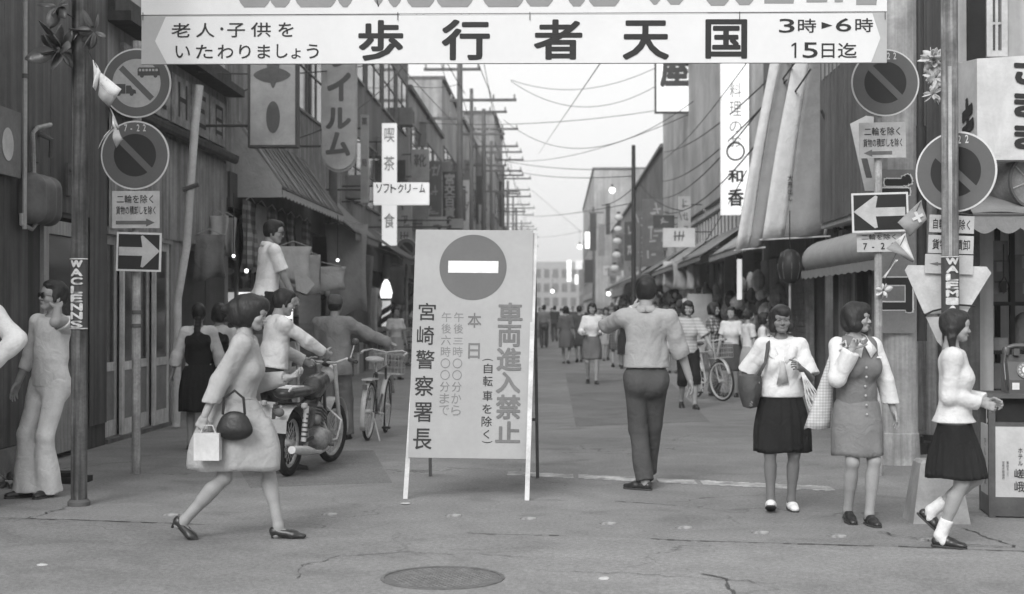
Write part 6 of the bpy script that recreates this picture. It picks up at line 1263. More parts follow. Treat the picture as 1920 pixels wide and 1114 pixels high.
W = [((958, 150), 55, (1240, 122), 50, .6, 'upper sagging wire from the nearest crossarm to the lit box sign'), ((958, 152), 55, (1236, 158), 50, .9, 'second sagging wire from the nearest crossarm to the lit box sign'),
 ((780, 230), 52, (1245, 205), 50, .25, 'long nearly level wire crossing the sky to the lit box sign'), ((945, 225), 60, (1300, 190), 42, 1.3, 'deep sagging wire across the middle of the sky'), ((950, 300), 80, (1290, 215), 42, .5, 'wire rising to the right below the deep sagging wire'),
 ((940, 300), 90, (1190, 318), 50, .2, 'wire from the left poles to the top of the black pole'), ((945, 315), 100, (1190, 330), 50, .3, 'lower wire from the left poles to the black pole'), ((985, 405), 140, (1190, 380), 50, .2, 'faint wire running low toward the black pole'),
 ((1010, 288), 100, (1128, 115), 30, .0, 'straight diagonal wire in the middle of the sky'), ((995, 355), 120, (1090, 435), 100, .0, 'short diagonal wire falling to the far right row'), ((760, 160), 40, (860, 158), 55, .1, 'wire from the dark balconies to the nearest crossarm pole'), ((750, 122), 36, (920, 290), 90, .2, 'diagonal wire falling over the left roofs'),
 ((1245, 285), 60, (1480, 110), 24, .35, 'black cable rising in front of the white building'), ((1243, 340), 60, (1475, 150), 24, .4, 'second black cable in front of the white building'), ((1243, 372), 60, (1490, 118), 23, .5, 'thick black cable crossing the tall lit sign'), ((1243, 300), 60, (1400, 118), 28, .2, 'thin cable nearest the roof of the white building'), ((1250, 400), 50, (1520, 130), 22, .6, 'lowest black cable in front of the white building'),
 ((1318, 460), 40, (1400, 320), 30, .05, 'short slanted cable ending at the pale awning'), ((300, 220), 20, (560, 110), 24, .15, 'thin wire in front of the leaf mark sign'), ((480, 275), 22, (760, 120), 34, .4, 'thin wire passing the film sign'), ((370, 135), 19, (700, 120), 30, .1, 'wire just under the banner on the left'),
 ((1200, 345), 50, (1280, 395), 36, .2, 'dark cable bundle right of the black pole'), ((1128, 385), 70, (1188, 352), 50, .15, 'short wire meeting the black pole from the left'), ((990, 445), 160, (1150, 418), 90, .3, 'lowest wire crossing above the board corner')]
for p0, Y0, p1, Y1, sg_, lab in W: wpx(p0, Y0, p1, Y1, sg_, lab, .016 if 'thick' in lab or 'black' in lab else .0115)
for (xa, ya), (xb, yb) in zip(P[:-1], P[1:]):
    for k, (o, z) in enumerate(((-.8, 11.3), (.9, 11.3), (.0, 10.2), (1.1, 10.2))): wire((xa+o, ya, z), (xb+o, yb, z), .5, ['first', 'second', 'third', 'fourth'][k]+' wire from the left on the span beyond the %s left crossarm pole' % ['nearest', 'second', 'third', 'fourth', 'fifth'][[q_[1] for q_ in P].index(ya)], .014, 10)
for k, (o, z) in enumerate(((-.8, 11.5), (.9, 11.5), (.2, 9.9), (1.2, 9.9))): wire((P[0][0]+o, 55, z), (-3.6+o, 5, z+.3), .8, ['outermost', 'second', 'third', 'innermost'][k]+' wire running from the nearest crossarm pole toward the crossing', .014, 12)
# ------------------------------------------------------------ goods hanging and standing at the shops
def hung(lab, c, w, h, m, seed, cat='cloth', nm='hanging_cloth', yaw=0, n=8):
    r = random.Random(seed); t = thing(nm, lab, cat, c); ca, sa = math.cos(R(yaw)), math.sin(R(yaw)); g = []
    for i in range(n+1):
        u = i/n; row = []
        for k in range(7): v = k/6; s_ = 1-.12*math.sin(v*3); x = (u-.5)*w*s_; y = .05*math.sin(u*9+seed)*(.3+v)+.02*math.sin(v*7); row.append((c.x+x*ca-y*sa, c.y+x*sa+y*ca, c.z-h*v*(1+.06*math.sin(u*5+seed))))
        g.append(row)
    part('cloth', MB().sheet(g, .006), m, t, smooth='full'); part('hanger', MB().tube([(c.x-w*.4*ca, c.y-w*.4*sa, c.z), (c.x, c.y, c.z+.08), (c.x+w*.4*ca, c.y+w*.4*sa, c.z)], .008, 5), STEEL, t)
    return t
CL = [cloth('goods_cloth_%d' % i, v, wr=.5) for i, v in enumerate((.10, .2, .32, .45, .15, .38))]; CLP = cloth('goods_print', .34, wr=.3, wave=((0, 60, .5), (2, 45, .6)))
k = 0
for (px, py, Y, w, h, mi, l) in ((392, 440, 19.6, .45, .62, 1, 'grey garment hanging at the left edge of the awning shop'), (408, 405, 20.3, .35, .5, 3, 'pale garment above the grey one at the awning shop'), (425, 408, 20.8, .3, .6, 2, 'light garment next to the pole of the awning shop'), (550, 462, 21.2, .55, .55, 3, 'pale bag cloth hanging right of the man on the ladder'), (572, 478, 22.0, .5, .6, 5, 'light printed cloth beside the pale bag cloth'), (603, 500, 24.5, .85, .42, 5, 'row of pale shorts under the striped awning end'), (650, 420, 29.5, .9, 1.9, 2, 'long pale hanging curtain beyond the striped awning'), (668, 480, 31, .8, 2.0, 1, 'long grey curtain under the narrow sign'), (690, 540, 33, .5, 1.2, 3, 'light cloth hanging low near the barber pole'), (740, 500, 39, .6, 1.0, 4, 'dark cloth between barber pole and small disc'), (1258, 490, 44, .5, .8, 3, 'white shirt hanging under the right awnings'), (1282, 492, 38, .6, .7, 2, 'pale shirts hanging right of the head of the walking man'), (1300, 496, 36, .35, .6, 3, 'white slip hanging at the end of the row'), (1292, 482, 36.5, .35, .3, 0, 'dark cap shaped cloth above the white slip'), (1240, 500, 50, .6, .7, 1, 'grey cloth hanging left of the white shirts'), (1308, 560, 35, .8, 1.1, 3, 'pale poster cloth on the right shop front')):
    k += 1; hung(l, at(px, py, Y), w, h, CL[mi], k, yaw=[0, 15, -12][k % 3])
q = [at(x, y, 20.2) for x, y in ((545, 462), (560, 500), (590, 533), (575, 552), (556, 545))]
t = thing('hanging_cloth', 'large pale angular cloth hanging right of the ladder man', 'cloth', q[2]); part('cloth', MB(FR(q[0], (1, 0, 0))).prism([(p.x-q[0].x, p.z-q[0].z) for p in q][::-1], -.01, 0), CL[3], t)
# patterned cloth wall above the ladder man and crowded stock in each shop bay
for i in range(7): hung(['first', 'second', 'third', 'fourth', 'fifth', 'sixth', 'seventh'][i]+' patterned cloth from the near end of the awning shop front', Vector((XL+.25, 22.1+i*.85, 3.2)), .85, 1.05, CLP if i % 2 == 0 else CL[(i*2) % 6], 70+i, yaw=90)
t = thing('shutter_door', 'ribbed grey shutter door beside the ladder', 'shutter', Vector((XL+.3, 24, 0)))
a, c = at(560, 700, 23.2), at(600, 700, 23.2); part('shutter', MB().box((a.x, 23.2, 0), (c.x, 23.26, 2.3)), mat('shutter_grey', .15, .6, var=.2), t)
for i in range(22): part('rib', MB().box((a.x+.005, 23.185, .08+i*.1), (c.x-.005, 23.2, .13+i*.1)), MATS['shutter_grey'], t)
def stock(sd, X, Y0, Y1, seed, lab, top=2.2):
    r = random.Random(seed); t = thing('shop_stock', lab, 'stock', Vector((X, (Y0+Y1)/2, 0))); bs = [MB() for _ in range(5)]; y = Y0
    while y < Y1-.3:
        w = r.uniform(.3, .8); x0 = X-sd*r.uniform(.0, .3); h0 = r.uniform(.4, 1.0); bs[r.randrange(5)].box((min(x0, x0-sd*.5), y, 0), (max(x0, x0-sd*.5), y+w*.9, h0))
        for k in range(r.randint(3, 7)): yy = y+r.uniform(0, w*.7); zz = h0+.002; s_ = r.uniform(.08, .25); bs[r.randrange(5)].box((x0-sd*.25-s_/2, yy, zz), (x0-sd*.25+s_/2, yy+s_, zz+r.uniform(.06, .35)))
        for k in range(r.randint(2, 5)): yy = y+r.uniform(0, w*.7); zz = r.uniform(1.2, top); bs[r.randrange(5)].ell((x0-sd*r.uniform(.0, .4), yy, zz), (r.uniform(.06, .18), r.uniform(.06, .2), r.uniform(.08, .28)), 8, 6)
        y += w
    for b, v in zip(bs, (.06, .14, .26, .45, .62)): part('goods', b, mat('goods_%d' % int(v*100), v, .7, var=.3, sc=6), t, kind='stuff') if b.v else None
for i, (y0, y1, l) in enumerate(((23.3, 27.9, 'goods piled under the striped awning'), (28.2, 32.8, 'goods piled outside the shop beyond the striped awning'), (33.2, 37.5, 'goods in front of the balcony building near the barber pole'), (38.6, 47.5, 'goods along the balcony building past the barber pole'), (48.5, 61, 'goods outside the square grey building'), (62.5, 87, 'goods outside the taller pale building'))): stock(1, XL+.55, y0, y1, 100+i, l)
for i, (y0, y1, l) in enumerate(((28.5, 31.5, 'goods at the foot of the brick shop'), (32.5, 40, 'goods at the near end of the white building'), (40.5, 50, 'goods in the middle of the white building front'), (50.5, 61.5, 'goods at the far end of the white building'), (62.5, 83, 'goods outside the shingled building'), (85, 118, 'goods outside the lantern building'))): stock(-1, XR-.55, y0, y1, 200+i, l)
c = at(1387, 520, 31.7); t = thing('lit_column_sign', 'slim vertical lit sign beside the brick wall', 'sign', c); a_, b_ = at(1383, 562, 31.6), at(1391, 486, 31.6); part('tube', MB().box((a_.x, 31.6, a_.z), (b_.x, 31.7, b_.z)), lit('slim_lit', .5, .8), t); part('bracket', MB().box((a_.x-.02, 31.62, b_.z), (b_.x+.02, 31.75, b_.z+.08)), SBD, t)
c = at(1312, 600, 34.5); t = thing('poster_board', 'pale poster board standing behind the girl with the bicycle', 'poster', c); part('board', MB().box((c.x-.3, 34.5, .5), (c.x+.3, 34.54, 1.9)), SB, t); part('leg', MB().box((c.x-.28, 34.55, 0), (c.x-.24, 34.58, 1.8)), TIM, t); part('leg', MB().box((c.x+.24, 34.55, 0), (c.x+.28, 34.58, 1.8)), TIM, t)
# stepladder
g = at(497, 700, 15); t = thing('stepladder', 'wooden stepladder under the man with glasses', 'stepladder', Vector((g.x, g.y, 0)))
for sx in (-1, 1):
    part('rail', beam(MB(), (g.x+sx*.28, g.y-.45, 0), (g.x+sx*.20, g.y-.12, .74), .02, .03), TIM, t); part('rail', beam(MB(), (g.x+sx*.28, g.y+.45, 0), (g.x+sx*.20, g.y+.12, .74), .02, .02), TIM, t)
part('top_board', MB().box((g.x-.25, g.y-.22, .74), (g.x+.25, g.y+.24, .765)), TIM, t)
for z in (.25, .5): u = z/.74; yy = g.y-.45+.33*u; part('step', MB().box((g.x-.25, yy-.05, z), (g.x+.25, yy+.05, z+.025)), TIM, t)
# ------------------------------------------------------------ bicycles and motorbike
def M4(p, yaw, lean=0): return Matrix.Translation((p[0], p[1], 0)) @ Matrix.Rotation(R(-yaw), 4, 'Z') @ Matrix.Rotation(R(lean), 4, 'Y')
def wheel(t, M, y, r, wd, spokes, name='wheel', steer=0, rim=None):
    fr = M @ Matrix.Translation((0, y, r)) @ Matrix.Rotation(R(steer), 4, 'Z') @ Matrix.Rotation(R(90), 4, 'Y'); tt = MB(fr); n = 36
    tt.tube([((r-wd)*math.cos(2*math.pi*i/n), (r-wd)*math.sin(2*math.pi*i/n), 0) for i in range(n+1)], wd, 8, caps=False); w = part(name, tt, mat('tyre_rubber', .025, .8), t, smooth=True)
    part('rim', MB(fr).ring(0, 0, r-wd*2-.018, r-wd*1.7, -.012, .012, 36), rim or mat('chrome', .5, .25, metal=.8), w); part('hub', MB(fr).disc(0, 0, .02+wd*.3, -.045, .045, 12), MATS['chrome'], w); s = MB(fr)
    for i in range(spokes): a = 2*math.pi*i/spokes; s.tube([(0, 0, .03*(-1)**i), ((r-wd*2)*math.cos(a), (r-wd*2)*math.sin(a), 0)], .0022, 3)
    part('spokes', s, MATS['chrome'], w, kind='stuff'); return w
def bicycle(lab, p, yaw, lean=0, steer=0, sad=None, frm=None, basket=True):
    M = M4(p, yaw, lean); t = thing('bicycle', lab, 'bicycle', Vector((p[0], p[1], 0))); fm = frm or mat('bike_enamel', .06, .35, spec=.5); ch = mat('chrome', .5, .25, metal=.8)
    wheel(t, M, 0, .335, .018, 24); wheel(t, M, 1.10, .335, .018, 24, steer=steer); b = MB(M)
    bb = (0, .45, .28); st = (0, .30, .78); ht = (0, .88, .82); hb_ = (0, .95, .60)
    for q in ((bb, st), (st, ht), (bb, hb_), (ht, hb_)): b.tube(q, .015, 8)
    for s in (-1, 1): b.tube([(s*.05, 0, .335), (s*.04, .45, .28)], .009, 6).tube([(s*.05, 0, .335), (s*.02, .30, .76)], .008, 6).tube([(s*.045, 1.10, .335), (s*.035, .97, .62), (0, .94, .68)], .011, 6)
    part('frame', b, fm, t, smooth=True)
    for yc in (0, 1.10): 
        g = [[(x*.028, yc+.37*math.cos(R(a)), .335+.37*math.sin(R(a))) for x in (-1, 0, 1)] for a in range(20, 190 if yc else 215, 12)]; part('mudguard', MB(M).sheet(g, .003), ch, t, smooth='full')
    part('seat_post', MB(M).tube([st, (0, .28, .90)], .013, 8), ch, t); f = Field(.012); f.cone((0, .20, .93), (0, .42, .935), .075, .022, k=.02, fd=(0, 0, 1), fs=.5).cone((-.06, .19, .93), (.06, .19, .93), .055, k=.03, fd=(0, 0, 1), fs=.55); a_, q_ = f.mesh(); raw_part('saddle', xf(a_, Matrix.Translation(-Vector((p[0], p[1], 0))) @ M), q_, sad or mat('saddle_black', .03, .4), t)
    part('stem', MB(M).tube([ht, (0, .86, .98)], .013, 8), ch, t); hbm = part('handlebar', MB(M).tube([(-.26, .66, .98), (-.27, .80, 1.0), (-.18, .90, 1.02), (0, .87, .99), (.18, .90, 1.02), (.27, .80, 1.0), (.26, .66, .98)], .011, 8), ch, t, smooth=True)
    for s in (-1, 1): part('grip', MB(M).tube([(s*.262, .64, .978), (s*.268, .75, .99)], .016, 8), mat('grip_white', .5, .5), hbm)
    part('carrier', MB(M).box((-.06, -.22, .70), (.06, .20, .715)), ch, t); part('rear_lamp', MB(M).box((-.025, -.33, .60), (.025, -.30, .66)), RED, t); cr = part('crank', MB(M).tube([(-.09, .45, .28), (.09, .45, .28)], .014, 8).tube([(.08, .45, .28), (.08, .45, .12)], .01, 6).tube([(-.08, .45, .28), (-.08, .45, .44)], .01, 6), ch, t)
    for s, z in ((1, .12), (-1, .44)): part('pedal', MB(M).box((s*.08, .41, z-.012) if s > 0 else (-.17, .41, z-.012), (.17, .49, z+.012) if s > 0 else (-.08, .49, z+.012)), mat('pedal_rubber', .03, .8), cr)
    part('chainring', MB(M @ Matrix.Translation((.06, .45, .28)) @ Matrix.Rotation(R(90), 4, 'Y')).ring(0, 0, .07, .085, -.003, .003, 24), ch, cr); part('stand', MB(M).tube([(.04, .0, .33), (.16, -.08, .01)], .009, 6), ch, t)
    if basket:
        b = MB(M)
        for z in (.72, .80, .88, .96): b.tube([(-.17, 1.0, z), (.17, 1.0, z), (.17, 1.26, z), (-.17, 1.26, z), (-.17, 1.0, z)], .004, 4)
        for i in range(9): x = -.17+.0425*i; b.tube([(x, 1.0, .96), (x, 1.0, .72), (x, 1.26, .72), (x, 1.26, .96)], .003, 4)
        for i in range(6): y = 1.0+.052*i; b.tube([(-.17, y, .96), (-.17, y, .72), (.17, y, .72), (.17, y, .96)], .003, 4)
        part('basket', b, mat('basket_wire', .4, .4, metal=.3), t, kind='stuff')
    return t
g = gnd(689, 826); bicycle('dark bicycle with white saddle cover pushed by the man in the cap', (g.x, g.y), 4, 3, 4, sad=cloth('saddle_white', .6))
g = gnd(1352, 752); bicycle('chrome bicycle turned toward the camera walked by the girl in the striped top', (g.x-.30, g.y+1.0), 163, 4, 14, frm=mat('bike_pale', .4, .35))
g = gnd(1240, 700); bicycle('bicycle parked at the right shops far behind the walking man', (g.x+1.2, g.y), 15, 6)
g = gnd(762, 690); bicycle('bicycle with basket parked left behind the warning board', (g.x-.35, g.y), 30, 6); g = gnd(740, 690); bicycle('bicycle parked nearest the barber pole', (g.x-.5, g.y+.6), 40, 6); g = gnd(650, 800)
def motorbike(lab, p, yaw, lean):
    M = M4(p, yaw, lean); t = thing('motorbike', lab, 'motorbike', Vector((p[0], p[1], 0))); ch = MATS['chrome']; bk = mat('engine_black', .05, .5, var=.3, sc=20); en = mat('engine_alloy', .30, .4, var=.3, sc=25, metal=.5); tk = mat('tank_enamel', .045, .25, spec=.6)
    inv = Matrix.Translation(-Vector((p[0], p[1], 0))) @ M
    def fld(nm, f, m, par=t): a_, q_ = f.mesh(); return raw_part(nm, xf(a_, inv), q_, m, par)
    wheel(t, M, 0, .30, .042, 32); wheel(t, M, 1.22, .30, .036, 32, steer=-8)
    b = MB(M)
    for s in (-1, 1): b.tube([(s*.10, 0, .30), (s*.09, .42, .33), (s*.08, .80, .30), (0, .90, .78)], .016, 8).tube([(s*.10, -.12, .66), (s*.08, .45, .62), (0, .86, .80)], .015, 8)
    part('frame', b, bk, t, smooth=True)
    for s in (-1, 1):
        part('fork', MB(M).tube([(s*.085, 1.22, .30), (s*.085, 1.00, .82), (s*.085, .94, .98)], .021, 10), ch, t, smooth=True); sh = part('shock_absorber', MB(M).tube([(s*.12, .02, .32), (s*.12, .06, .64)], .026, 10), ch, t); c_ = MB(M)
        for k in range(6): c_.ring(0, 0, .0, .001, 0, .001, 3) if 0 else c_.tube([(s*.12, .03+.006*k, .36+k*.04), (s*.12, .031+.006*k, .375+k*.04)], .034, 10)
        part('spring_coils', c_, bk, sh, kind='stuff')
        part('footpeg', MB(M).tube([(s*.10, .48, .26), (s*.26, .48, .26)], .014, 8), bk, t); part('turn_lamp', MB(M).lathe([(.01, -.03), (.03, -.01), (.03, .02), (.005, .03)], (s*.19, -.20, .66), 10), SB, t, smooth=True); part('mirror_stalk', MB(M).tube([(s*.26, .86, 1.04), (s*.30, .84, 1.18)], .006, 6), ch, t); part('mirror', MB(M).ell((s*.31, .84, 1.22), (.04, .012, .035)), mat('mirror_back', .05, .4), t, smooth=True)
    for yc, a0, a1 in ((0, 40, 205), (1.22, -5, 150)):
        g = [[(x*.06, yc+.345*math.cos(R(180-a if yc == 0 else a)), .30+.345*math.sin(R(a))) for x in (-1, -.5, 0, .5, 1)] for a in range(a0, a1, 12)]; part('mudguard', MB(M).sheet(g, .004), ch, t, smooth='full')
    f = Field(.012); f.cone((0, .56, .78), (0, .80, .82), .11, .095, k=.04, fd=(1, 0, 0), fs=.9).cone((0, .50, .74), (0, .60, .76), .085, .10, k=.03); fld('fuel_tank', f, tk)
    f = Field(.012); f.cone((0, -.20, .76), (0, .22, .76), .10, .095, k=.04, fd=(0, 0, 1), fs=.55).cone((0, .2, .76), (0, .46, .76), .095, .08, k=.04, fd=(0, 0, 1), fs=.5); fld('seat', f, mat('seat_vinyl', .035, .35, spec=.5))
    f = Field(.012); f.cone((-.10, .48, .30), (.10, .48, .30), .12, k=.03).cone((-.11, .62, .30), (.11, .62, .30), .09, k=.03).cone((0, .58, .38), (0, .66, .58), .075, .07, k=.02); e_ = fld('engine', f, en); 
    for k in range(6): part('cooling_fin', MB(M @ Matrix.Translation((0, .60+.013*k, .42+k*.028)) @ Matrix.Rotation(R(-22), 4, 'X')).box((-.095, -.085, 0), (.095, .085, .007)), en, e_)
    part('carburettor', MB(M).ell((.07, .50, .48), (.05, .06, .05)).tube([(.04, .42, .50), (.07, .5, .48)], .03, 8), en, e_, smooth=True)
    part('exhaust_pipe', MB(M).tube([(.05, .70, .48), (.08, .80, .34), (.13, .70, .20), (.15, .40, .19), (.16, .15, .22)], .022, 10), ch, t, smooth=True); part('silencer', MB(M).tube([(.16, .20, .215), (.17, -.05, .25), (.17, -.42, .29)], [.03, .045, .035], 12), ch, t, smooth=True)
    part('side_cover', MB(M).ell((.115, .20, .52), (.025, .12, .10)).ell((-.115, .20, .52), (.025, .12, .10)), tk, t, smooth=True); part('chain_case', MB(M).tube([(-.13, .02, .30), (-.13, .42, .32)], .045, 8), bk, t, smooth=True)
    part('headlamp', MB(M @ Matrix.Translation((0, 1.02, .88)) @ Matrix.Rotation(R(-90), 4, 'X')).lathe([(.03, -.09), (.08, -.05), (.092, .02), (.085, .035)], (0, 0, 0), 18), ch, t, smooth=True); part('instrument', MB(M @ Matrix.Translation((0, .93, 1.0)) @ Matrix.Rotation(R(-30), 4, 'X')).lathe([(.04, -.03), (.045, .02), (.03, .025)], (0, 0, 0), 14), bk, t, smooth=True)
    hbp = part('handlebar', MB(M).tube([(-.36, .72, 1.03), (-.24, .82, 1.05), (-.10, .90, 1.0), (.10, .90, 1.0), (.24, .82, 1.05), (.36, .72, 1.03)], .013, 8), ch, t, smooth=True)
    for s in (-1, 1): part('grip', MB(M).tube([(s*.37, .715, 1.03), (s*.27, .80, 1.045)], .020, 8), bk, hbp, smooth=True); part('lever', MB(M).tube([(s*.25, .85, 1.05), (s*.36, .79, 1.03)], .007, 6), ch, hbp)
    part('tail_lamp', MB(M).ell((0, -.32, .60), (.05, .03, .04)), RED, t, smooth=True); part('licence_plate', MB(M @ FR((-.09, -.36, .42))).box((0, 0, 0), (.18, .12, .004)), SB, t)
    cr = MB(M)
    for s in (-1, 1): cr.tube([(s*.11, -.02, .82), (s*.11, -.34, .82), (s*.11, -.40, .80)], .010, 6)
    for y in (-.05, -.15, -.25, -.35): cr.tube([(-.11, y, .82), (.11, y, .82)], .007, 6)
    part('rear_carrier', cr, ch, t); part('crash_bar', MB(M).tube([(.0, .90, .60), (.20, .88, .45), (.18, .82, .28), (0, .8, .22)], .012, 8), ch, t, smooth=True); part('crash_bar', MB(M).tube([(-.0, .90, .60), (-.20, .88, .45), (-.18, .82, .28), (0, .8, .22)], .012, 8), ch, t, smooth=True)
    return M, t
g = gnd(540, 893); MM, mt = motorbike('black motorbike with chrome carrier standing behind the striding woman', (g.x, g.y), 9, 3)
pb = thing('saddle_box', 'white box slung low at the rear of the black motorbike', 'box', MM @ Vector((-.25, .02, .25))); part('box', MB(MM).prism([(-.40, -.12), (-.14, -.12), (-.14, .12), (-.40, .12)], .22, .62), mat('box_white', .55, .6, var=.1, dirt=.15), pb); part('lid', MB(MM).box((-.41, -.13, .621), (-.13, .13, .65)), MATS['box_white'], pb)
g = gnd(560, 850); t = thing('sign_stand', 'white post with a curved top standing behind the black motorbike', 'post', g); part('post', MB().tube([(g.x-.12, g.y+.6, 0), (g.x-.12, g.y+.6, 1.15)], .022, 8), MATS['weathered_white_pole'], t); part('foot', MB().lathe([(.14, 0), (.14, .03), (.03, .05)], (g.x-.12, g.y+.6, 0), 16), MATS['duct_black'], t)
# litter and small road marks
r = random.Random(77)
for i, (px, py) in enumerate(((761, 946), (1132, 1088), (80, 1062))):
    g = gnd(px, py); s_ = .035+.02*r.random(); q = [(g.x+s_*math.cos(a)*r.uniform(.5, 1), g.y+s_*math.sin(a)*r.uniform(.5, 1)) for a in (0, 1.1, 2.2, 3.3, 4.4, 5.4)]
    single('paper_scrap', MB().prism(q, .007, .012), mat('scrap_paper', .55, .8), 'small pale paper scrap on the road '+['at the left leg of the board', 'below the walking man near the frame bottom', 'at the lower left corner of the road'][i], 'litter')

# ------------------------------------------------------------ the crowd of smaller signs, boxes and poles up the street
r = random.Random(31); mats_ = [SB, SBD, SGY, mat('sign_milk', .55, .5, var=.1), mat('sign_shade', .12, .6)]
ords = ['first', 'second', 'third', 'fourth', 'fifth', 'sixth', 'seventh', 'eighth', 'ninth', 'tenth', 'eleventh', 'twelfth', 'thirteenth', 'fourteenth', 'fifteenth', 'sixteenth']
def strokes(fr, w, h, t, m, n, seed):
    q = random.Random(seed*7+3)
    for i in range(n):
        b = MB(fr); cx_, cy_ = w/2, h*(i+.5)/n; c_ = min(w*.34, h*.34/n); z = .003
        for k in range(q.randint(2, 4)): o = c_*q.uniform(-1, 1); a_ = q.uniform(-1, .1); l_ = q.uniform(.5, 1.2); th = c_*q.uniform(.07, .13); z += .0006; b.prism([(cx_+c_*a_, cy_+o-th), (cx_+c_*(a_+l_), cy_+o-th+c_*q.uniform(-.05, .15)), (cx_+c_*(a_+l_), cy_+o+th+c_*.1), (cx_+c_*a_, cy_+o+th)], 0, z)
        for k in range(q.randint(1, 3)): o = c_*q.uniform(-.9, .9); l_ = c_*q.uniform(-.6, .7); th = c_*q.uniform(.08, .13); z += .0006; d_ = c_*q.uniform(-.5, .5); b.prism([(cx_+o-th, cy_+min(l_, 0)-c_*.5), (cx_+o+th, cy_+min(l_, 0)-c_*.5), (cx_+o+th+d_, cy_+c_), (cx_+o-th+d_, cy_+c_)], 0, z)
        part('faded_mark', b, m, t, kind='stuff')
for sd in (1, -1):
    Y = 41.0 if sd > 0 else 38.0
    for i in range(16):
        Y *= r.uniform(1.06, 1.12); w = r.uniform(.4, .95); h = w*r.choice([.6, 1.4, 2.4, 3.2]); z = r.uniform(3.1, 6.0) if sd > 0 else r.uniform(3.0, 4.4); gap = r.uniform(.1, .7)
        X0 = (XL+gap) if sd > 0 else (XR-gap-w); p0 = Vector((X0, Y, z)); t = thing('shop_sign', 'small %s projecting sign, %s up the street in the %s row' % ('tall' if h > w*1.2 else 'square', ords[i], 'left' if sd > 0 else 'right'), 'sign', p0, 'small projecting signs')
        fr = FR((X0, Y, z)); mm = r.choice(mats_); part('board', MB(fr).box((0, 0, -.12), (w, h, 0)), mm, t); strokes(fr, w, h, t, GI if mm not in (SBD, MATS['sign_shade']) else MATS['pale_letter'], max(1, int(h/w+.4)), i)
        part('arm', MB().tube([((XL if sd > 0 else XR), Y+.06, z+h*.8), (X0+(0 if sd > 0 else w), Y+.06, z+h*.8)], .02, 5), MATS['sign_iron'], t)
for i in range(9):
    Y = 34+i*5.5; z = 4.2+(i % 3)*1.6; t = thing('wall_box', '%s grey ventilation box mounted high on the left row past the film sign' % ords[i], 'box', Vector((XL+.3, Y, z)), 'wall boxes on the left row'); part('box', MB().box((XL+.02, Y, z), (XL+.45, Y+.7, z+.55)), SGY, t); part('grille', MB().box((XL+.45, Y+.08, z+.08), (XL+.46, Y+.62, z+.47)), SBD, t)
for i, (px, Y, top, arms, lab) in enumerate(((884, 64, 11.5, ((10.4, 2.2, .5), (9.4, 2.0, .5)), 'slim pole between the nearest and second crossarm poles'), (921, 83, 11.4, ((10.7, 2.4, .6), (9.6, 2.4, .6), (8.4, 2.0, .6)), 'slim pole between the second and third crossarm poles'), (944, 103, 12, ((11.0, 2.8, .6), (9.7, 2.8, .6), (8.6, 2.2, .5)), 'slim pole between the third and fourth crossarm poles'), (962, 130, 12, ((10.8, 3.0, .5), (9.4, 2.6, .4)), 'slim pole between the fourth and fifth crossarm poles'), (978, 166, 12, ((10.9, 3.0, .3), (9.6, 2.8, .3), (8.4, 2.6, .3)), 'slim pole between the fifth and farthest crossarm poles'))): upole(px, Y, top, arms, lab, .10)
# ------------------------------------------------------------ the people
def spot(px, py): g = gnd(px, py); return (g.x, g.y)
WH = cloth('white_cotton', .66); CR = cloth('cream_knit', .60, wr=.35, ws=14); DK = cloth('navy_wool', .020, wr=.6); CH = cloth('charcoal_wool', .075)
GY = cloth('grey_worsted', .15); VG = cloth('grey_vest_cloth', .17); LG = cloth('pale_grey_shirting', .33); CO = cloth('pale_coat_cloth', .36); OW = cloth('off_white_twill', .60)
JK = cloth('grey_work_jacket', .24); MG = cloth('mid_grey_skirting', .13); PT = cloth('patterned_dress_cloth', .16, wave=((0, 90, .6), (2, 80, .7)))
TIGHT = mat('dark_stockings', .13, .6, var=.05, bump=0)

# man in shirt sleeves walking away beside the board
p = person('man in light grey shirt and dark trousers walking away right of the warning board', spot(1212, 918), 2, 1.77, 'm', 'short_m',
    feet={'L': (-.015, -.03, 0, 0, -62), 'R': (.015, .34, 0, 0, 6)}, hands={'L': (-.10, .30, 1.46), 'R': (.36, .10, .865)}, poles={'L': (-1, .15, -.62), 'R': (.6, -.8, .1)},
    top=dict(m=LG, e=.017, sleeve='elbow', se=.022, hem=.075, blouse=.030, collar=True, noise=.005), bottom=dict(type='trousers', m=cloth('dark_grey_flannel', .075), br=.062, kr=.062, e=.010), shoe='dress',
    hyaw=4, res=.009, twist=3, hip=(0, .03))
WR = p['J']['L']; W_ = p['S']
b = MB(W_ @ WR['hand']).ring(0, 0, .028, .032, .008, .022, 20)
part('wristwatch', b, mat('chrome', .5, .25, var=0, bump=0, metal=.8), p['root'], local=True)
# schoolgirl in white blouse
p = person('schoolgirl in white sailor blouse and dark pleated skirt with a bag on her shoulder', spot(1465, 956), 184, 1.52, 'f', 'wave',
    feet={'R': (.095, .10, 0, -16, 4), 'L': (-.085, -.03, 0, 0, -6)}, hands={'R': (.285, .10, .98), 'L': (-.135, .27, 1.20)}, poles={'R': (.45, -1, -.2), 'L': (-.5, -.6, -.8)},
    top=dict(m=WH, e=.018, sleeve='short', sf=.92, se=.024, hem=.045, blouse=.04, sailor=True, cm=cloth('grey_scarf', .42), noise=.005), bottom=dict(type='skirt', m=DK, len=.52, hemr=(.235, .20), pleats=16, amp=.020, z1=.11, flare=1.3),
    shoe='canvas', shoem=cloth('white_canvas', .75, wr=.2), hpose=('relax', 'grip'), thumbs={'R': (-.3, 1, 0), 'L': (.3, .4, 1)}, res=.009, hyaw=-4, skin=mat('tanned_skin', .18, .55, var=.08, sc=9, bump=.1, bs=120))
def W4(p): return p['W'] @ p['S']
sg = p; M = W4(p)
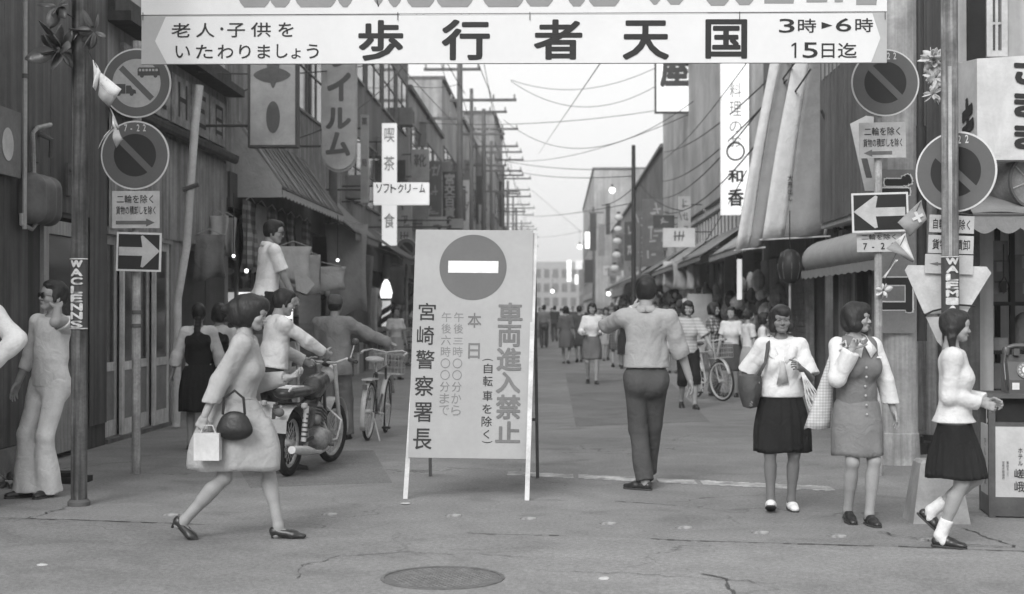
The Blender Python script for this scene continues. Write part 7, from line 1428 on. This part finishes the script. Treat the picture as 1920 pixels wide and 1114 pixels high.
bag = thing('shoulder_bag', 'dark grey shoulder bag with pale pockets on the schoolgirl in the sailor blouse', 'bag', M @ Vector((.31, .05, .80)))
bd = MB(M)
for i, (w, z) in enumerate(()): pass
prof = []
for i in range(9):
    u = i/8; a = .055+.035*math.sin(u*2.2); prof.append((a*2, .78+.26*u))
bd.lathe([(.02, .765)]+prof+[(.10, 1.05)], (.262, .06, .09), 20, .55, 1.05)
part('bag_body', bd, cloth('bag_canvas', .09, wr=.6), bag, smooth=True)
part('pocket', MB(M).ell((.295, .17, 1.085), (.040, .03, .035)).ell((.225, .18, 1.075), (.036, .03, .035)), WH, bag, smooth=True)
part('strap', MB(M).sheet([[(.225, .16, 1.12), (.20, .16, 1.11)], [(.155, .165, 1.25), (.13, .17, 1.24)], [(.135, .11, 1.36), (.105, .12, 1.38)], [(.12, -.02, 1.455), (.09, -.02, 1.465)], [(.16, -.13, 1.30), (.13, -.13, 1.31)], [(.24, -.06, 1.13), (.22, -.06, 1.13)]], .006), MATS['bag_canvas'], bag, smooth='full')
# string bag in her other hand
nb_ = thing('net_bag', 'white net bag dangling from the raised hand of the schoolgirl in the sailor blouse', 'bag', M @ Vector((-.26, .26, .85)))
rs = random.Random(4); b = MB(M)
for i in range(12):
    a = 2*math.pi*i/12; pts = []
    for k in range(9):
        u = k/8; r = .012+.075*math.sin(min(u*1.15, 1)*1.9)*u**.6*(1.0 if u < .9 else .75); c = Vector((-.145-.16*u, .30-.02*u, 1.17-.36*u))
        pts.append(c+Vector((math.cos(a+u*1.2)*r, math.sin(a+u*1.2)*r*.8, 0)))
    b.tube(pts, .0035, 4)
    pts = []
    for k in range(9):
        u = k/8; r = .012+.075*math.sin(min(u*1.15, 1)*1.9)*u**.6*(1.0 if u < .9 else .75); c = Vector((-.145-.16*u, .30-.02*u, 1.17-.36*u))
        pts.append(c+Vector((math.cos(a-u*1.2)*r, math.sin(a-u*1.2)*r*.8, 0)))
    b.tube(pts, .0035, 4)
part('netting', b, WH, nb_)
part('contents', MB(M).ell((-.295, .28, .865), (.058, .05, .065)).ell((-.27, .28, .95), (.045, .04, .05)), cloth('pale_wrapping', .55), nb_, smooth=True)
# office woman in long vest
p = person('woman with bobbed hair in long grey buttoned vest and white blouse looking to the side', spot(1607, 980), 166, 1.54, 'f', 'bob',
    feet={'L': (-.045, .12, 0, 0, 4), 'R': (.05, -.06, 0, 8, 10)}, hands={'R': (.13, .19, 1.36), 'L': (-.315, .04, .80)}, poles={'R': (.45, .0, -1.3), 'L': (-.4, -1, 0)},
    top=dict(m=WH, e=.010, sleeve='puff', se=.020, hem=.02, collar=True, ce=.036, noise=.004), bottom=dict(type='skirt', m=cloth('grey_skirt', .2), len=.475, hemr=(.205, .19), pleats=4, amp=.004, z1=.10, knife=False),
    hyaw=-52, res=.009, hpose=('grip', 'relax'), thumbs={'R': (-1, 0, .3)})
M = W4(p)
# the vest is a garment of its own shape
f = Field(.009); f.noise = .003; T = p['T']; TPv = lambda x, y, z: T @ Vector((x, y, z)); ty = T.to_3x3() @ Vector((0, 1, 0))
f.cone(TPv(0, 0, .10), TPv(0, 0, .22), .142, .142, k=.04, fd=ty, fs=.80).cone(TPv(0, 0, .24), TPv(0, -.002, .40), .150, .166, k=.05, fd=ty, fs=.74)
f.cone(TPv(0, 0, .10), TPv(0, 0, -.23), .150, .185, k=.05, fd=ty, fs=.82); f.cone(TPv(-.10, -.01, .47), TPv(.10, -.01, .47), .075, k=.04)
for q in (-1, 1):
    f.ell(TPv(q*.07, .105, .31), (.084, .072, .095), k=.05); f.cone(TPv(q*.185, -.0, .53), TPv(q*.205, .0, .33), .062, .040, k=.01, sub=True)
f.cone(TPv(0, .20, .60), TPv(0, .18, .37), .105, .012, k=.008, sub=True); f.cone(TPv(0, 0, .48), TPv(0, 0, .62), .075, .085, k=.008, sub=True)
f.cut(TPv(0, 0, -.21), -np.array(T.to_3x3() @ Vector((0, 0, 1))))
vp, vq = f.mesh(); vest = raw_part('vest', xf(vp, p['S']), vq, VG, p['root'])
for i in range(6): part('button', MB(p['S'] @ T).ell((0, .168-.022*(i > 1)+.010*max(0, i-2), .31-.072*i), (.010, .007, .010), 10, 6), mat('button_grey', .42, .4), vest, smooth=True, local=True)
part('name_badge', MB(p['S'] @ T).box((-.125, .172, .385), (-.085, .178, .395)), mat('badge', .8, .3), vest, local=True)
tb = thing('checked_bag', 'long checked cloth bag slung behind the woman in the vest', 'bag', M @ Vector((.26, -.05, .80)))
g = []
for i in range(10):
    u = i/9; c = Vector((.205+.075*u, .02-.14*u, 1.33-.60*u)); w = .02+.085*u; row = []
    for k in range(13):
        a = 2*math.pi*k/12; row.append(c+Vector((math.cos(a)*w, math.sin(a)*w*.55, .01*math.sin(3*a)*u)))
    g.append(row)
part('bag_body', MB(M).sheet(g, .005), mat('checked_cloth', .62, .9, wave=((0, 300, .84), (2, 300, .80)), bump=.1), tb, smooth='full')
part('handle', MB(M).tube([(.19, .05, 1.33), (.16, .16, 1.38), (.14, .10, 1.42), (.20, -.02, 1.34)], .008, 6), MATS['checked_cloth'], tb, smooth=True)
# woman in white sweater
p = person('woman in white sweater and black pleated skirt walking right past the phone stand', spot(1790, 1026), 106, 1.49, 'f', 'tails',
    feet={'R': (.05, -.10, 0, 3, 6), 'L': (-.06, -.25, .10, 42, 0)}, knee={'L': (0, 1, .2)}, hands={'R': (.06, .20, 1.04), 'L': (-.06, .24, 1.055)}, poles={'R': (.35, -1, -.5), 'L': (-.35, -1, -.5)},
    top=dict(m=CR, e=.016, sleeve='long', sf=.86, se=.018, hem=.0, noise=.004, long=True, hw=.190), bottom=dict(type='skirt', m=cloth('black_serge', .022, wr=.5), len=.39, hemr=(.185, .215), pleats=22, amp=.014, z1=-.01, hc=(0, .02), flare=1.0),
    hyaw=-14, sock=(mat('white_socks', .72, .9, bump=.5, bs=90), .70), hpose=('hold', 'hold'), thumbs={'R': (-.6, .3, 1), 'L': (.6, .3, 1)}, res=.009, hpitch=4)
for q in (-1, 1): part('hair_tie', MB(p['S'] @ p['HT']).ring(0, 0, .022, .032, -.008, .008, 16) if 0 else MB(p['S'] @ p['HT']).ell((q*.074, -.045, -.090), (.026, .026, .008), 12, 6), WH, p['root'], local=True)
# striding woman in pale coat dress
p = person('woman in pale coat dress striding to the right with bags in the left foreground', spot(440, 1012), 92, 1.63, 'f', 'wind',
    feet={'L': (-.04, .30, 0, -4, 2), 'R': (.05, -.40, .0, 34, 4)}, hands={'R': (.25, -.15, .84), 'L': (-.12, .34, 1.10)}, poles={'R': (.3, -1, -.1), 'L': (-.3, -1, -.6)}, hipz=.865, lean=9,
    top=dict(m=CO, e=.016, sleeve='long', sf=.9, se=.020, hem=.06, noise=.005, blouse=.008), bottom=dict(type='skirt', m=CO, len=.50, hemr=(.20, .315), waist=(.150, .125), pleats=7, amp=.016, z1=.12, hc=(0, -.02), knife=False, flare=1.2),
    shoe='heel', hyaw=8, hpitch=12, hpose=('grip', 'hold'), res=.009, twist=-6)
M = W4(p); hw = p['J']['R']['wr']; el = p['J']['L']['el']
bg_ = thing('paper_bag', 'small white paper bag carried behind her by the striding woman in the coat dress', 'bag', M @ (hw+Vector((0, 0, -.3))))
part('bag_body', MB(M @ Matrix.Translation(hw+Vector((.02, .03, -.11)))).box((-.04, -.085, -.18), (.04, .085, .0)), mat('white_paper', .52, .7, bump=.3, bs=12), bg_)
part('handle', MB(M @ Matrix.Translation(hw+Vector((.02, .03, -.11)))).tube([(0, -.05, 0), (0, -.03, .05), (0, .03, .05), (0, .05, 0)], .004, 5), MATS['white_paper'], bg_)
hb = thing('handbag', 'black leather handbag held at the hip of the striding woman in the coat dress', 'bag', M @ Vector((.22, .06, .66)))
fb = Field(.01); fb.ell((.235, .06, .81), (.04, .105, .085), k=.01).ell((.235, .06, .76), (.05, .115, .06), k=.03); q_, r_ = fb.mesh()
raw_part('bag_body', xf(q_, hb.matrix_world.inverted() @ M if 0 else Matrix.Translation(-hb.location) @ M), r_, mat('black_leather_bag', .02, .35, bump=.3), hb)
part('handle', MB(M).tube([(.235, -.02, .87), (.235, -.01, .98), (.235, .06, 1.03), (.235, .12, .98), (.235, .13, .87)], .009, 6), MATS['black_leather_bag'], hb, smooth=True)
# leaning man with sunglasses
p = person('man in white shirt, white flared trousers and sunglasses leaning by the left pole', spot(80, 930), 205, 1.72, 'm', 'short_m',
    feet={'R': (.06, .10, 0, 0, 22), 'L': (-.07, .02, 0, 0, -14)}, hands={'R': (.25, .02, .90), 'L': (-.20, .05, 1.50)}, poles={'R': (.5, -1, .0), 'L': (-.7, .2, -1)}, hip=(-.04, -.03), side=-4,
    wide=.9, top=dict(m=OW, e=.010, sleeve='long', sf=.55, se=.014, hem=-.03, noise=.004, long=True, hw=.140), bottom=dict(type='trousers', m=cloth('white_denim', .62), br=.108, kr=.058, e=.006, len=1.10), shoe='dress', hyaw=24, hpitch=-6, res=.009,
    hpose=('relax', 'relax'), thumbs={'L': (.9, 0, .2)}, extra=lambda d: glasses(d, True))
# man at the frame edge
p = person('man in white long sleeved shirt at the left edge with his elbow out', spot(-62, 955), 172, 1.80, 'm', 'short_m', hands={'R': (.27, .05, .78), 'L': (-.20, .20, 1.04)}, poles={'L': (-1, -.15, .35)},
    top=dict(m=WH, e=.022, sleeve='long', se=.024, hem=.07, noise=.006), bottom=dict(type='trousers', m=CH), hpose=('relax', 'grip'), shoe='dress', res=.010)
# man on the stepladder
g = at(497, 700, 15)
p = person('man with glasses in white polo shirt standing on a wooden stepladder above the crowd', (g.x, g.y), 62, 1.68, 'm', 'short_m', feet={'R': (.09, 0, 0, 0, 5), 'L': (-.09, .03, 0, 0, -5)}, base=.765,
    hands={'R': (.20, .30, .76), 'L': (-.16, .33, .80)}, top=dict(m=cloth('shade_lifted_cotton', .85), e=.020, sleeve='short', sf=.8, se=.020, hem=-.02, long=True, hw=.135, collar=True), bottom=dict(type='trousers', m=cloth('black_trouser', .03)), shoe='dress',  # shirt cotton made lighter in colour to offset the shade on him
    lean=7, hyaw=26, hpitch=8, res=.011, extra=lambda d: glasses(d, False), hpose=('grip', 'grip'))
# motorbike man
g = at(507, 700, 13.25)
p = person('man in white long sleeved shirt reaching for the motorbike handlebar', (g.x, g.y), 62, 1.69, 'm', 'short_m', hands={'R': (.02, .53, 1.10), 'L': (-.22, .40, 1.02)}, poles={'R': (.6, -.3, -1)}, lean=10, hyaw=6, hpitch=10,
    top=dict(m=WH, e=.026, sleeve='long', se=.022, hem=.06, blouse=.03, noise=.006), bottom=dict(type='trousers', m=cloth('black_trouser', .03)), shoe='dress', hpose=('grip', 'grip'), res=.011, feet={'R': (.09, .15, 0, 0, 5), 'L': (-.09, -.15, 0, 15, -5)})
# man in cap with bicycle
g = at(628, 700, 16.3)
def capx(d):
    M = d['S'] @ d['HT']
    c = part('cap', MB(M).lathe([(.098, .015), (.104, .04), (.100, .075), (.086, .108), (.05, .130), (.01, .136)], (0, -.014, 0), 24, .88, 1.05), cloth('grey_cap_felt', .10), d['root'], smooth=True, local=True)
    part('brim', MB(M).sheet([[(-.07, .07, .03), (0, .095, .035), (.07, .07, .03)], [(-.06, .125, .02), (0, .160, .022), (.06, .125, .02)]], .005), MATS['grey_cap_felt'], c, local=True)
p = person('man in a cap and grey work jacket pushing a bicycle away from the camera', (g.x, g.y), 4, 1.66, 'm', 'cap', hands={'R': (.62, .16, 1.15), 'L': (-.24, .12, .84)}, poles={'R': (.3, -1, -.8)},
    feet={'R': (.09, .18, 0, 0, 4), 'L': (-.08, -.16, 0, 18, -4)}, top=dict(m=JK, e=.034, sleeve='long', se=.026, hem=-.13, long=True, hw=.175, noise=.006), bottom=dict(type='trousers', m=cloth('khaki_trousers', .2), kr=.075, br=.08), shoe='dress', hpose=('grip', 'relax'), res=.011, extra=capx, near=False)
# two schoolgirls in dark pinafores
def pina(d, sk=DK):
    pass
for (px, Y, hr, fc, lab) in ((372, 15.2, 'braid', -8, 'schoolgirl with a long braid in dark pinafore dress seen from behind'), (412, 15.6, 'bob', 12, 'schoolgirl with bobbed hair in dark pinafore dress beside the braided girl')):
    g = at(px, 700, Y)
    p = person(lab, (g.x, g.y), fc, 1.56, 'f', hr, hands={'R': (.30, .05, .86), 'L': (-.32, .06, .86)}, top=dict(m=WH, e=.018, sleeve='puff', se=.022, hem=.06, sf=.5), bottom=dict(type='skirt', m=DK, len=.56, hemr=(.225, .20), pleats=20, amp=.014, z1=.11), res=.012, near=False)
    f = Field(.012); T = p['T']; ty = T.to_3x3() @ Vector((0, 1, 0)); q = lambda x, y, z: T @ Vector((x, y, z))
    f.cone(q(0, 0, .03), q(0, 0, .20), .146, .142, k=.04, fd=ty, fs=.80).cone(q(0, 0, .22), q(0, -.01, .36), .148, .158, k=.05, fd=ty, fs=.76)
    for s_ in (-1, 1): f.cone(q(s_*.11, -.09, .36), q(s_*.105, 0, .50), .040, .032, k=.03).cone(q(s_*.105, 0, .50), q(s_*.10, .09, .36), .032, .04, k=.03)
    f.cone(q(0, -.09, .36), q(0, -.07, .42), .10, .07, k=.04, fd=ty, fs=.6)
    a, b_ = f.mesh(); raw_part('pinafore', xf(a, p['S']), b_, DK, p['root'])
# the walkers further up the street
def bgp(lab, px, py, face, H, sex, hair, top, bottom, **k):
    x = spot(px, py); k.setdefault('shoe', 'dress'); return person(lab, x, face, H, sex, hair, top=top, bottom=bottom, near=k.pop('near', False), res=.014, **k)
trs = lambda m, **k: dict(type='trousers', m=m, **k)
skt = lambda m, L=.5, h=(.21, .17), **k: dict(type='skirt', m=m, len=L, hemr=h, pleats=9, amp=.012, **k)
st = {'R': (.09, .2, 0, 0, 4), 'L': (-.08, -.2, 0, 20, -4)}; st2 = {'R': (.08, -.16, 0, 20, 4), 'L': (-.08, .16, 0, 0, -4)}
bgp('man in grey short sleeved shirt and dark trousers walking far up the street', 1020, 652, 0, 1.70, 'm', 'short_m', dict(m=cloth('mid_grey_shirt', .22), sleeve='short', hem=.06), trs(CH), feet=st)
bgp('woman in grey dress walking away on the left of a pair', 1061, 682, 6, 1.60, 'f', 'wave', dict(m=MG, sleeve='elbow', hem=.06), skt(MG, .52), feet=st2)
bgp('woman in dark dress walking away on the right of a pair', 1086, 679, -6, 1.62, 'f', 'bun', dict(m=cloth('dark_dress', .08), sleeve='elbow', hem=.06), skt(MATS['dark_dress'], .52), feet=st)
bgp('woman in white blouse and grey skirt walking towards the camera', 1110, 720, 178, 1.64, 'f', 'bob', dict(m=WH, sleeve='puff', hem=.06, sf=.5), skt(GY, .48), hands={'R': (.16, .24, 1.05), 'L': (-.14, .26, 1.05)}, feet=st2, near=True)
bgp('woman in patterned dress behind the raised arm of the walking man', 1156, 688, 8, 1.62, 'f', 'bun', dict(m=PT, sleeve='short', hem=.06), skt(PT, .52), feet=st)
bgp('girl in pale striped top and black shorts walking a bicycle', 1290, 766, 174, 1.63, 'f', 'bob', dict(m=cloth('pale_striped_top', .5, wave=((2, 130, .75),)), sleeve='short', hem=-.02, long=True, hw=.15, se=.03, sf=.95), trs(cloth('black_shorts', .02), len=.25, br=.07), hands={'R': (.22, .3, .95), 'L': (-.32, .28, .98)}, feet=st2, near=True)
bgp('woman with curly hair in checked blouse standing behind the bicycle', 1338, 742, 120, 1.62, 'f', 'wave', dict(m=cloth('checked_blouse', .4, wave=((0, 110, .4), (2, 110, .5))), sleeve='short', hem=.05), trs(cloth('faded_denim', .14)))
bgp('short woman in white blouse carrying a dark round bag', 1372, 744, 200, 1.55, 'f', 'bun', dict(m=cloth('plain_white', .62), sleeve='short', hem=.05), skt(CH, .5))
bgp('girl with tied hair in pale blouse looking into the shop', 1404, 748, 70, 1.50, 'f', 'bun', dict(m=OW, sleeve='short', hem=.03), skt(LG, .5))
bgp('girl in white blouse at the shop front behind the schoolgirl', 1432, 752, 100, 1.45, 'f', 'bob', dict(m=WH, sleeve='short', hem=.05), skt(MG, .5))
bgp('man in dark suit far up the middle of the street', 1040, 640, 2, 1.70, 'm', 'short_m', dict(m=cloth('dark_suit', .06), sleeve='long', hem=-.1, long=True), trs(CH), feet=st)
bgp('woman in pale dress passing on the right of the pair', 1136, 676, 176, 1.58, 'f', 'bob', dict(m=CO, sleeve='short', hem=.06), skt(CO, .5), feet=st)
bgp('woman in black dress standing beyond the walking man', 1172, 692, 182, 1.58, 'f', 'bun', dict(m=cloth('black_dress', .03), sleeve='short', hem=.06), skt(MATS['black_dress'], .6), feet=st2)
bgp('man in white shirt standing among the distant shoppers', 1232, 664, 184, 1.68, 'm', 'short_m', dict(m=WH, sleeve='short', hem=.06), trs(CH))
bgp('woman in grey blouse behind the girl with the bicycle', 1262, 700, 190, 1.58, 'f', 'bun', dict(m=LG, sleeve='short', hem=.06), skt(MG, .5))
bgp('woman in light apron outside the left shops by the barber pole', 742, 712, 150, 1.56, 'f', 'bun', dict(m=OW, sleeve='short', hem=.06), skt(LG, .5))
b = None
q = spot(1374, 738); M0 = Matrix.Translation((q[0]-.02, q[1]-.32, .86))
rb = thing('round_bag', 'dark round bag held by the short woman in white blouse', 'bag', M0 @ Vector((0, 0, -.2)))
part('bag_body', MB(M0).ell((0, 0, 0), (.25, .12, .20), 16, 10), cloth('dark_bag', .04), rb, smooth=True)
part('handle', MB(M0).tube([(-.12, 0, .16), (-.1, 0, .28), (.1, 0, .28), (.12, 0, .16)], .012, 6), MATS['dark_bag'], rb)
# small figures at the far end of the street
far = [(1000, 628, WH), (1012, 634, CH), (1034, 626, LG), (1052, 628, WH), (1074, 636, CH), (1093, 630, LG), (1104, 640, DK), (1122, 648, WH), (1140, 634, CH), (1160, 640, LG), (1184, 650, DK), (1200, 644, WH), (1222, 640, CH), (1246, 652, LG), (1063, 620, WH), (1083, 618, DK), (1128, 622, CH), (1150, 620, WH), (968, 630, LG), (980, 636, DK)]
pl = {0: 'white', 1: 'grey'}; rs = random.Random(11); where = ['at the far end of the street', 'beyond the warning board', 'among the distant shoppers']
for i, (px, py, m) in enumerate(far):
    sx = 'm' if i % 2 else 'f'; tone = {WH: 'white', CH: 'charcoal', LG: 'light grey', DK: 'black'}[m]
    bt = trs(CH if m != CH else GY) if sx == 'm' else skt(rs.choice([MG, DK, CH]))
    wp = ['second person right of the board', 'beside the pair of women', 'in the far middle of the street', 'left of the woman in white blouse', 'right of the woman in white blouse', 'behind the walking man', 'close to the right shops', 'just beyond the board', 'by the left shops'][min(8, [0, 1, 2, 3, 4, 5, 6, 7, 8][(0 if px < 1015 else 1 if px < 1056 else 2 if px < 1078 else 3 if px < 1100 else 4 if px < 1135 else 5 if px < 1190 else 6)])] if px > 990 else 'just right of the board edge'
    x = spot(px, py); person('small distant %s in %s, %s, %s' % ('man' if sx == 'm' else 'woman', tone, wp, 'nearer' if py > 638 else ('farthest' if py < 624 else 'far off')), x, rs.choice([0, 5, 180, 175, 170, -8]), rs.uniform(1.55, 1.72), sx, 'short_m' if sx == 'm' else 'bun',
        top=dict(m=m, sleeve='short', hem=.05, noise=0), bottom=bt, near=False, res=.022, feet=rs.choice([st, st2]), shoe='dress', group='distant shoppers')
# ------------------------------------------------------------ thin evening haze
hz_ = bpy.data.materials.new('haze_air'); hz_.use_nodes = True; n_ = hz_.node_tree.nodes; n_.clear(); v_ = n_.new('ShaderNodeVolumePrincipled'); v_.inputs['Color'].default_value = (.95, .95, .95, 1); v_.inputs['Density'].default_value = .0012; o_ = n_.new('ShaderNodeOutputMaterial'); hz_.node_tree.links.new(v_.outputs[0], o_.inputs['Volume'])
single('haze', MB().box((-160, -80, -1.4), (160, 920, 22)), hz_, kind='stuff', loc=Vector((0, 0, 0)))
